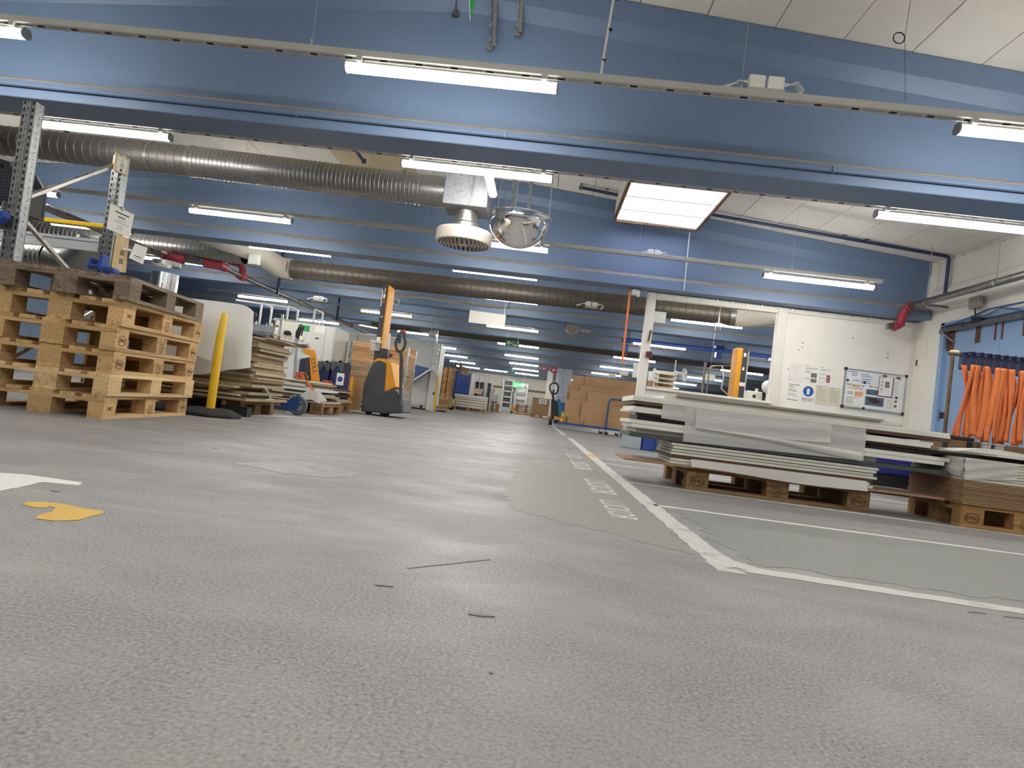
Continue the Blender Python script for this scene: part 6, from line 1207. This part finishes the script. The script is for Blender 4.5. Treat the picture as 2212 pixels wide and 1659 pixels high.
ctp(lambda b: b.bb((xa, YK, .115), (xb+.3, YK+.05, .165)), 'frame_bar', m_tblue, bev=.006); ctp(lambda b: b.bb((xa, YK+.65, .115), (xb+.3, YK+.7, .165)), 'frame_bar', m_tblue, bev=.006); ctp(lambda b: b.bb((xa, YK, .115), (xa+.05, YK+.7, .165)), 'frame_bar', m_tblue); ctp(lambda b: b.bb((xa, YK, .162), (xb+.3, YK+.7, .17)), 'deck', m_tblue)
p0_, p1_, p2_ = at(1308, 928, Y=YK-.03), at(1318, 862, Y=YK-.03), at(1352, 864, Y=YK-.03)
ctp(lambda b: b.tube([(p0_.x, YK-.03, .15), (p1_.x-.02, YK-.03, p1_.z-.08), (p1_.x+.0, YK-.03, p1_.z-.02), (p1_.x+.07, YK-.03, p1_.z), (p1_.x+.55, YK-.03, p1_.z), (p1_.x+.62, YK-.03, p1_.z-.06), (p1_.x+.62, YK-.03, .15)], .024, 10), 'side_hoop', m_tblue, smooth=True)
for k, (x, dy) in enumerate(((1297, 0), (1309, .05), (1332, 0), (1345, .05))):
    q = at(x, 936, Y=YK+dy); w_ = ctp(lambda b: b.lathe([(0, -.018), (.05, -.018), (.05, .018), (0, .018)], (q.x, YK+dy, .051), Y1, 16), 'castor_wheel', m_rubber, smooth=True); ctp(lambda b: b.bb((q.x-.03, YK+dy-.03, .06), (q.x+.03, YK+dy+.03, .118)), 'castor_fork', m_alu, w_)
# cartons: flat stacks leaning upright on the trolley
CT = [((1238, 810), (1265, 834), 16.62), ((1265, 812), (1395, 860), 16.56), ((1228, 828), (1254, 870), 16.50), ((1254, 832), (1400, 880), 16.44), ((1232, 842), (1270, 885), 16.36), ((1270, 846), (1400, 890), 16.30), ((1222, 862), (1262, 902), 16.22), ((1258, 867), (1395, 904), 16.12), ((1227, 898), (1264, 926), 16.14), ((1263, 903), (1398, 938), 16.06)]
CTL = ['upper rear carton at the aisle end', 'widest rear carton at the top', 'upper middle carton at the aisle end', 'rear carton with torn tape corner', 'middle carton at the aisle end', 'middle carton behind the blue hoop', 'lower carton overlapping at the aisle end', 'large lower carton behind the blue hoop', 'bottom carton at the aisle end', 'bottom carton running under the hoop']
for i, (a, c, Y) in enumerate(CT):
    A_, B_ = at(*a, Y=Y), at(*c, Y=Y); x0, x1, z1 = A_.x, at(c[0], (a[1]+c[1])/2, Y=Y).x, A_.z
    t = thing('flat_carton', f'{CTL[i]} of the trolley load', 'carton', ((x0+x1)/2, Y, .1705), 0, 'flat cartons on the trolley'); b = MB(); w = (x1-x0)/2; b.bb((-w, 0, 0), (w, .07, z1-.1705)); b.build('carton_body', m_card, t, bev=.004); b = MB(); b.bb((-w, -.002, (z1-.17)*.5), (w, .0, (z1-.17)*.5+.008)); b.build('crease', m_mdf, t)
# ------------------------------------------------------------------ PARTITION: notices, whiteboard, fittings
YN = PY-.016
def note(name, label, quad, m=None, Y=YN, cat='paper', th=.0015):
    q = [at(x, y, Y=Y) for x, y in quad]; r = (q[1]-q[0]); c = sum(q, V())/4; t = thing(name, label, cat, (c.x, Y, min(p.z for p in q))); b = MB(t.location); b.prism([q[0], q[3], q[2], q[1]], (0, th, 0)); b.build('sheet', m or m_paper, t); return t, q
def lines(t, q, rows, m=None, d=.0012):
    b = MB(t.location)
    for u0, u1, v, w in rows: b.prism([onq(q, u0, v)-V((0, d, 0)), onq(q, u0, v+w)-V((0, d, 0)), onq(q, u1, v+w)-V((0, d, 0)), onq(q, u1, v)-V((0, d, 0))], (0, d, 0))
    b.build('text_lines', m or m_inkl, t)['kind'] = 'stuff'
m_photo = mat('printed_photo', '#7A6E68', .5, var=.5, scale=50); m_photor = mat('reddish_photo', '#9A5350', .5, var=.5, scale=50); m_photob = mat('bluish_photo', '#56687C', .5, var=.4, scale=25)
note('notice', 'blank faint sheet high on the notice wall', ((1707, 783), (1738, 788), (1733, 827), (1702, 823)), mat('faint_paper', '#E6E3DB', .6))
t, q = note('notice', 'white notice with two grey photos above the glove sign', ((1739, 787), (1769, 790), (1765, 831), (1735, 827))); lines(t, q, [(.05, .3, .05, .03), (.05, .9, .16, .02), (.05, .9, .21, .02), (.05, .45, .32, .02), (.05, .45, .37, .02), (.05, .45, .44, .02), (.05, .45, .7, .02), (.05, .45, .76, .02)]); patch(t, q, .5, .42, .92, .66, m_photo, 'photo', .0014); patch(t, q, .5, .72, .92, .92, m_photo, 'photo', .0014)
t, q = note('notice', 'white notice with three reddish photos above the yellowed sheets', ((1770, 791), (1800, 795), (1796, 832), (1766, 829))); lines(t, q, [(.1, .3, .05, .03), (.08, .5, .22, .02), (.08, .9, .16, .02), (.08, .5, .4, .02), (.08, .5, .46, .02), (.08, .5, .62, .02), (.08, .5, .7, .02), (.08, .4, .9, .02)]); [patch(t, q, .58, v, .85, v+.13, m_photor, 'photo', .0014) for v in (.45, .6, .75)]
t, q = note('notice', 'white notice with a yellow highlighted line at the window post', ((1702, 826), (1731, 830), (1727, 868), (1698, 863))); lines(t, q, [(.1, .9, .06, .03), (.1, .6, .3, .02), (.1, .7, .4, .02), (.1, .8, .45, .015), (.1, .6, .6, .02), (.1, .8, .7, .015), (.05, .85, .94, .03)], m_ink); patch(t, q, .1, .16, .5, .22, m_yellow, 'highlight', .0014)
t, q = note('glove_sign', 'white sign with blue disc ordering protective gloves', ((1732, 829), (1763, 833), (1759, 871), (1728, 867)), None, YN-.003, 'sign'); b = MB(t.location); c = onq(q, .5, .38); rr = (q[1]-q[0]).length*.36; b.lathe([(0, 0), (rr, 0), (rr, .002), (0, .002)], c-V((0, .003, 0)), Y1, 32); b.build('blue_disc', mat('mandatory_blue', '#1F56A8', .5), t)
b = MB(t.location); b.prism([c+V((dx*rr, -.0035, dz*rr)) for dx, dz in ((-.28, -.62), (.22, -.62), (.26, .05), (.38, .3), (.28, .36), (.14, .16), (.16, .58), (.02, .62), (-.06, .6), (-.2, .56), (-.3, .3))], (0, .0008, 0)); b.build('glove_symbol', m_paper, t)
text('Skyddshandskar', .031, onq(q, .5, .80)-V((0, .001, 0)), q[1]-q[0], Z1, m_ink, t, org=t.location); text('skall användas', .031, onq(q, .5, .89)-V((0, .001, 0)), q[1]-q[0], Z1, m_ink, t, org=t.location)
for i, qd in enumerate((((1763, 831), (1791, 835), (1787, 877), (1759, 873)), ((1791, 836), (1818, 839), (1813, 879), (1787, 876)))):
    t, q = note('notice', ['yellowed sheet with printed text beside the glove sign', 'yellowed sheet with a ruled column beside the whiteboard'][i], qd, m_paper2); lines(t, q, [(.1, .45, .07, .03)] + [(.1, .9-.2*(j % 2), .2+.09*j, .015) for j in range(7)]); 
    if i: lines(t, q, [(.28, .29, .1, .85)])
wb = thing('whiteboard', 'aluminium framed whiteboard with magnets and pinned papers', 'whiteboard', tuple(at(1888, 880, Y=PY-.05))); o_ = wb.location; YW = PY-.045
def wbp(fn, name, m, par=None, **k):
    b = MB(o_); fn(b); return b.build(name, m, par or wb, **k)
Q = [at(x, y, Y=YW) for x, y in ((1828, 796), (1958, 813), (1949, 894), (1819, 877))]
wbp(lambda b: b.prism([Q[0], Q[3], Q[2], Q[1]], (0, .025, 0)), 'board', mat('whiteboard_enamel', '#E9EAEA', .2, var=.01))
for i in range(4): wbp(lambda b: b.bar(Q[i]+V((0, .008, 0)), Q[(i+1) % 4]+V((0, .008, 0)), .03, .022), 'frame', m_alu)
for p in Q: wbp(lambda b: b.box(p+V((0, .006, 0)), (.045, .036, .045)), 'corner_cap', m_plug, bev=.006)
def wbq(u0, v0, u1, v1): return [onq(Q, u0, v0)-V((0, .003, 0)), onq(Q, u1, v0)-V((0, .003, 0)), onq(Q, u1, v1)-V((0, .003, 0)), onq(Q, u0, v1)-V((0, .003, 0))]
def wbpaper(label, u0, v0, u1, v1, m=None, dy=0.):
    q = [p-V((0, dy, 0)) for p in wbq(u0, v0, u1, v1)]; c = sum(q, V())/4; t = thing('pinned_paper', label, 'paper', (c.x, c.y, q[2].z)); b = MB(t.location); b.prism([q[0], q[3], q[2], q[1]], (0, .0012, 0)); b.build('sheet', m or m_paper, t); return t, q
m_blink = mat('blue_marker', '#3A5FA8', .6)
b = MB(o_)
for u0, u1, v in ((.03, .2, .055), (.1, .2, .10), (.1, .2, .145), (.26, .40, .09), (.26, .44, .14), (.27, .45, .21), (.27, .42, .26), (.13, .24, .27), (.26, .43, .31)):
    n_ = int((u1-u0)/.012); 
    for j in range(n_): a, c = onq(Q, u0+.012*j, v+.012*(j % 2)), onq(Q, u0+.012*(j+1), v+.012*((j+1) % 2)); b.bar(a-V((0, .001, 0)), c-V((0, .001, 0)), .001, .008)
b.build('blue_handwriting', m_blink, wb)['kind'] = 'stuff'
t, q = wbpaper('pallet sorting sheet at the hinge side of the whiteboard', .02, .34, .345, .97); text('Pall sortering', .05, onq(q, .5, .10)-V((0, .001, 0)), q[1]-q[0], Z1, m_ink, t, org=t.location); patch(t, q, .3, .14, .7, .18, m_yellow, 'highlight', .0014); lines(t, q, [(.1+.08*j, .15+.08*j, .22, .04) for j in range(10)], mat('reddish_ink', '#B8685A', .6)); patch(t, q, .5, .36, .92, .56, mat('orange_table', '#E8A878', .6), 'orange_table', .0014); lines(t, q, [(.12, .4, .4, .03), (.12, .4, .46, .03), (.08, .7, .62, .02)] + [(.08, .45, .68+.035*j, .012) for j in range(6)]); patch(t, q, .06, .9, .5, .94, mat('pale_highlight', '#D9DCA8', .6), 'pale_highlight', .0014)
t, q = wbpaper('sheet with two bluish product photos on the whiteboard', .35, .34, .70, .98, None, .001); text('Pall sortering', .045, onq(q, .5, .08)-V((0, .001, 0)), q[1]-q[0], Z1, m_ink, t, org=t.location); patch(t, q, .05, .2, .62, .42, m_photob, 'photo', .0014); p_ = patch(t, q, .04, .5, .92, .86, m_photob, 'photo', .0014); shape(t, q, [(.12, .55), (.55, .54), (.85, .68), (.5, .78), (.3, .72)], mat('dark_product', '#3E3036', .5, var=.4, scale=40), 'photo_subject', .002)
t, q = wbpaper('printed list pinned under the second clip', .70, .10, .93, .60, None, .001); lines(t, q, [(.1, .3, .08, .03)] + [(.1, .85, .18+.08*j, .012) for j in range(9)])
t, q = wbpaper('small sheet with two tiny photos at the whiteboard corner', .71, .62, .92, .97, None, .0005); [patch(t, q, .65, v, .85, v+.2, m_photo, 'photo', .0014) for v in (.15, .5)]; lines(t, q, [(.1, .55, .2+.1*j, .02) for j in range(7)])
t, q = wbpaper('dark red framed clipboard hanging on the whiteboard', .56, .08, .80, .62, mat('dark_red_frame', '#6E2A34', .5), .006); qq = [onq(q, .03, .01), onq(q, .93, .01), onq(q, .93, .96), onq(q, .03, .96)]; b = MB(t.location); b.prism([p-V((0, .003, 0)) for p in (qq[0], qq[3], qq[2], qq[1])], (0, .0015, 0)); b.build('clipped_sheet', m_paper, t); [patch(t, q, .42, v, .72, v+.13, m_photo, 'photo', .005) for v in (.25, .4)]; lines(t, q, [(.12, .3, .08, .02), (.12, .28, .26, .05), (.12, .28, .42, .05), (.12, .28, .6, .05), (.12, .28, .7, .03), (.4, .6, .6, .01)], None, .005)
for u, v, nm in ((.64, .07, 0), (.87, .075, 1)): wbp(lambda b: b.box(onq(Q, u, v)-V((0, .012, 0)), (.06, .02, .035)), 'bulldog_clip', m_steel, bev=.003)
for i, (u, v) in enumerate(((.04, .30), (.32, .31), (.35, .985), (.87, .60))): wbp(lambda b: b.lathe([(0, 0), (.018, 0), (.018, .012), (0, .012)], onq(Q, u, v)-V((0, .017, 0)), Y1, 16), 'magnet', m_black)
# post fittings
p = at(1402, 766, Y=PY-.08); t = thing('alarm_button', 'dark red alarm box on the window post', 'alarm', (p.x, PY-.08, p.z-.04)); b = MB(t.location); b.box(p, (.10, .05, .10)); b.build('casing', mat('alarm_red', '#7E2230', .4), t, bev=.008); b = MB(t.location); b.box(p+V((0, -.028, 0)), (.06, .01, .06)); b.build('button_plate', m_plug, t)
p = at(1403, 726, Y=PY-.07); t = thing('orange_cutter', 'orange and black film cutter hanging on the window post', 'tool', (p.x, PY-.07, p.z-.09)); b = MB(t.location); b.bar(p+V((.01, 0, .09)), p+V((-.01, 0, -.08)), .02, .025); b.build('blade_body', m_black, t); b = MB(t.location); b.box(p+V((.012, 0, .085)), (.045, .024, .03)); b.box(p+V((-.012, 0, -.08)), (.04, .024, .04)); b.build('grips', m_or, t)
p = at(1372, 632, Y=PY-.1); t = thing('strap_winch', 'white box with an orange strap hanging under the beam', 'winch', (p.x, PY-.1, p.z-.05)); o_ = t.location; b = MB(o_); b.box(p+V((.0, 0, -.0)), (.11, .1, .08)); b.box(p+V((.05, -.03, -.02)), (.04, .06, .1)); b.build('box', m_paper, t, bev=.006); b = MB(o_); a_, c_ = at(1361, 628, Y=PY-.12), at(1344, 785, Y=PY-.12); b.bar(a_, c_, .034, .004, (0, 1, 0)); b.build('strap', m_orange, t); b = MB(o_); b.bb((p.x-.13, PY-.13, p.z+.03), (p.x+.12, PY-.05, ZB+.001)); b.build('mount', m_galv, t); b = MB(o_); b.tube([p+V((.06, 0, .03)), at(1390, 628, Y=PY-.1), at(1402, 634, Y=PY-.06), at(1398, 660, Y=PY-.06), at(1392, 700, Y=PY-.06)], .006, 5); b.build('cable', m_cable, t)
p = at(1598, 640, Y=PY-.3); cable('cable_drop', 'thin pale cable dropping in front of the second beam', [(at(1490, 505, Y=10.2).x, 10.22, 3.42), (at(1480, 600, Y=10.22).x, 10.22, 2.75), (at(1478, 625, Y=10.25).x, 10.25, 2.51)], .008)
# ------------------------------------------------------------------ BEHIND THE WINDOW
t = thing('letter_tray', 'white letter tray tower on the window sill', 'tray', (at(1432, 832, Y=PY+.05).x, PY+.03, .981)); w = (at(1456, 830, Y=PY).x-at(1411, 824, Y=PY).x)/2; h = at(1432, 800, Y=PY).z-.98; b = MB(); b.bb((-w, .085, 0), (w, .095, h)); b.build('back_panel', m_paper2, t)
for s in (-1, 1): b = MB(); b.bb((s*w-.008, -.1, 0), (s*w+.008, -.08, h)); b.bb((s*w-.008, .08, 0), (s*w+.008, .1, h)); [b.bb((s*w-.008, -.1, h*k/4), (s*w+.008, .1, h*k/4+.012)) for k in range(5)]; b.build('side', m_paper, t)
for k in range(4): b = MB(); b.bb((-w, -.1, h*k/4+.004), (w, .1, h*k/4+.012)); tr_ = b.build('shelf', m_paper2, t); b = MB(); b.bb((-w+.02, -.09, h*k/4+.0125), (w-.02, .09, h*k/4+.022)); b.build('papers', m_paper2 if k % 2 else mat('manila', '#D9C79A', .7), tr_)
p = at(1399, 830, Y=PY+.05); t = thing('file_box', 'white and brown box behind the window post', 'box', (p.x+.06, PY+.05, .981)); b = MB(); b.bb((-.08, -.09, 0), (.09, .09, .10)); b.build('lower_half', m_card, t); b = MB(); b.bb((-.08, -.09, .1), (.09, .09, .25)); b.build('upper_half', m_paper, t)
fs = thing('desk_fan', 'wire guard fan on a pole behind the window', 'fan', (at(1458, 830, Y=11.6).x, 11.6, 0)); o_ = fs.location; c = at(1478, 810, Y=11.55); fx = at(1459, 790, Y=11.6).x; b = MB(o_); b.tube([(fx, 11.6, 0), (fx, 11.6, at(1459, 778, Y=11.6).z)], .012, 8); b.build('pole', m_alu, fs); b = MB(o_); nrm = V((.75, -.6, -.1)).normalized(); uu = nrm.orthogonal().normalized(); ww = nrm.cross(uu); [b.tube(arc(c, uu, ww, r, 0, 6.3, 24), .003, 4) for r in (.12, .09, .06, .03)]; [b.tube([c, c+(uu*math.cos(a)+ww*math.sin(a))*.12], .002, 4) for a in [.35*i for i in range(18)]]; b.build('guard', m_alu, fs); b = MB(o_); [b.prism([c+nrm*-.01, c+(uu*math.cos(a)+ww*math.sin(a))*.10, c+(uu*math.cos(a+.7)+ww*math.sin(a+.7))*.09], nrm*.004) for a in (0, 2.1, 4.2)]; b.build('blades', m_paper2, fs); b = MB(o_); b.bar(V((fx, 11.6, c.z+.02)), c, .06, .07); b.build('motor', m_cream, fs, bev=.015)
s2 = thing('pallet_stacker', 'second yellow stacker mast seen through the partition window', 'stacker', (at(1603, 860, Y=12.6).x, 12.7, 0)); o_ = s2.location; xa, xb, xc = at(1596, 752, Y=12.6).x, at(1606, 752, Y=12.6).x, at(1617, 756, Y=12.6).x; zt = at(1606, 752, Y=12.6).z
b = MB(o_); b.bb((xa-.02, 12.58, .2), (xb, 12.95, zt)); b.build('mast_cover', m_stky, s2, bev=.02, seg=3); b = MB(o_); b.bb((xb, 12.6, .1), (xc, 12.95, zt-.01)); mp_ = b.build('mast_panel', m_stkg, s2); b = MB(o_); b.bb((xb+.02, 12.597, zt-.16), (xc-.03, 12.6, zt-.09)); b.bb((xb+.02, 12.597, zt-.42), (xc-.04, 12.6, zt-.36)); b.bb((xb, 12.597, zt-.72), (xc, 12.6, zt-.65)); b.build('labels', m_paper, mp_); b = MB(o_); b.bb((xc, 12.62, .2), (xc+.03, 12.66, zt-.05)); b.build('side_rail', m_alu, s2); b = MB(o_); b.bb((xa-.3, 12.6, .05), (xc+.2, 13.3, .8)); b.build('body', m_stkg, s2, bev=.03); b = MB(o_); b.tube([(xa-.05, 12.55, .75), (xa-.35, 12.5, .86), (xa-.62, 12.5, .98)], .022, 8); b.build('tiller', m_stkg, s2, True); b = MB(o_); b.tube([(xa-.6, 12.5, .96), (xa-.52, 12.5, 1.03), (xa-.44, 12.5, 1.0)], .03, 8); b.build('belly_switch', m_red, s2, True)
p = at(1630, 853, Y=11.2); t = thing('label_printer', 'small white device on the bench behind the window', 'device', (p.x, 11.2, 0)); b = MB(); b.bb((-.12, 0, .8), (.13, .2, p.z+.06)); b.build('casing', m_paper, t, bev=.01); b = MB(); b.bb((-.03, -.004, p.z-.05), (.02, .001, p.z+.0)); b.build('display', m_black, t); b = MB(); b.bb((.02, .02, p.z+.06), (.06, .06, p.z+.11)); b.build('lever', m_paper, t); b = MB(); b.bb((-.6, -.1, .72), (.5, .5, .8)); [b.bb((x, 0, 0), (x+.05, .05, .72)) for x in (-.55, .4)]; b.build('bench', mat('mid_grey_paint'), t)
p = at(1660, 836, Y=11.0); b = MB(); b.lathe([(0, -.11)] + [(.11*math.cos(a), .11*math.sin(a)) for a in [-1.4+.2*i for i in range(15)]] + [(0, .11)], p, Z1, 20); b.lathe([(.03, -p.z), (.03, -.1)], p, Z1, 8); tag(b.build('globe_lamp', m_paper, None, True), 'white globe behind the window post', 'globe')
cr = thing('crane_rail', 'bright blue crane rail crossing behind the window', 'rail', (3.0, 16.6, 2.3)); o_ = cr.location; a_, c_ = at(1350, 733, Y=16.4), at(1680, 772, Y=16.4); b = MB(o_); b.bar(a_, c_, .1, .09); b.build('rail', mat('crane_blue', '#2F5FC0', .4), cr, bev=.008)
for x in (1357, 1558): q = at(x, 742 if x < 1400 else 757, Y=16.4); b = MB(o_); b.bb((q.x-.13, 16.3, q.z-.2), (q.x+.0, 16.5, q.z-.02)); b.bb((q.x-.16, 16.3, q.z+.02), (q.x+.05, 16.5, q.z+.10)); b.build('bracket', mat('crane_blue_dark', '#2C4E96', .4), cr); b = MB(o_); b.tube([(q.x, 16.4, q.z), (q.x, 16.4, ceil_z(q.x))], .02, 6); b.build('hanger', m_galv, cr)
p = at(1552, 700, Y=12.4); t = thing('air_hook', 'metal hook fitting hanging under the duct behind the window', 'hook', (p.x, 12.4, p.z-.15)); b = MB(t.location); b.tube([(p.x, 12.4, p.z+.1), (p.x, 12.4, ceil_z(p.x))], .012, 6); b.build('rod', m_steel, t); b = MB(t.location); b.box(p, (.12, .03, .04)); [b.tube([p+V((s*.04, 0, 0)), p+V((s*.045, 0, -.12))], .012, 6) for s in (-1, 1)]; b.tube([p, p+V((0, 0, .12))], .02, 6); b.build('fork', m_steel, t)
for i, (x, y, w, h, Y, m, lb) in enumerate(((1424, 685, 26, 27, 12.7, m_paper, 'grey-white card hanging below the duct behind the window'), (1533, 815, 22, 16, 13.5, m_paper, 'white card hanging low behind the window, before the mast'), (1348, 805, 17, 14, 17.0, m_paper, 'small white card hanging above the cartons'), (1322, 811, 16, 9, 17.2, m_paper, 'tilted white card above the carton trolley'), (1376, 800, 14, 34, 15.5, m_cab, 'upright white panel edge beside the window post'))):
    A_, B_ = at(x-w/2, y-h/2, Y=Y), at(x+w/2, y+h/2, Y=Y); t = thing('hanging_card', lb, 'card', ((A_.x+B_.x)/2, Y, B_.z)); b = MB(t.location); b.bb((A_.x, Y, B_.z), (B_.x, Y+.006, A_.z)); b.build('card', m, t); b = MB(t.location); b.tube([((A_.x+B_.x)/2, Y, A_.z), ((A_.x+B_.x)/2, Y, ceil_z(A_.x))], .002, 4); b.build('thread', m_alu, t)
t = thing('hose_frame', 'grey tube frame with hanging hoses behind the window', 'frame', (at(1530, 830, Y=13.2).x, 13.2, 0)); o_ = t.location; a_, c_, d_ = at(1524, 783, Y=13.2), at(1600, 790, Y=13.2), at(1533, 790, Y=13.2); b = MB(o_); b.tube([(a_.x, 13.2, 0), (a_.x, 13.2, a_.z)], .025, 8); b.tube([(d_.x, 13.2, .9), (d_.x, 13.2, d_.z-.05), (d_.x+.06, 13.2, d_.z), (c_.x, 13.2, c_.z)], .014, 8); b.build('tubes', m_steel, t, True); b = MB(o_); b.tube([at(1560, 790, Y=13.15), at(1563, 815, Y=13.15), at(1558, 840, Y=13.15), at(1575, 855, Y=13.15), at(1590, 850, Y=13.15)], .012, 6); b.build('hose', m_cable, t, True)
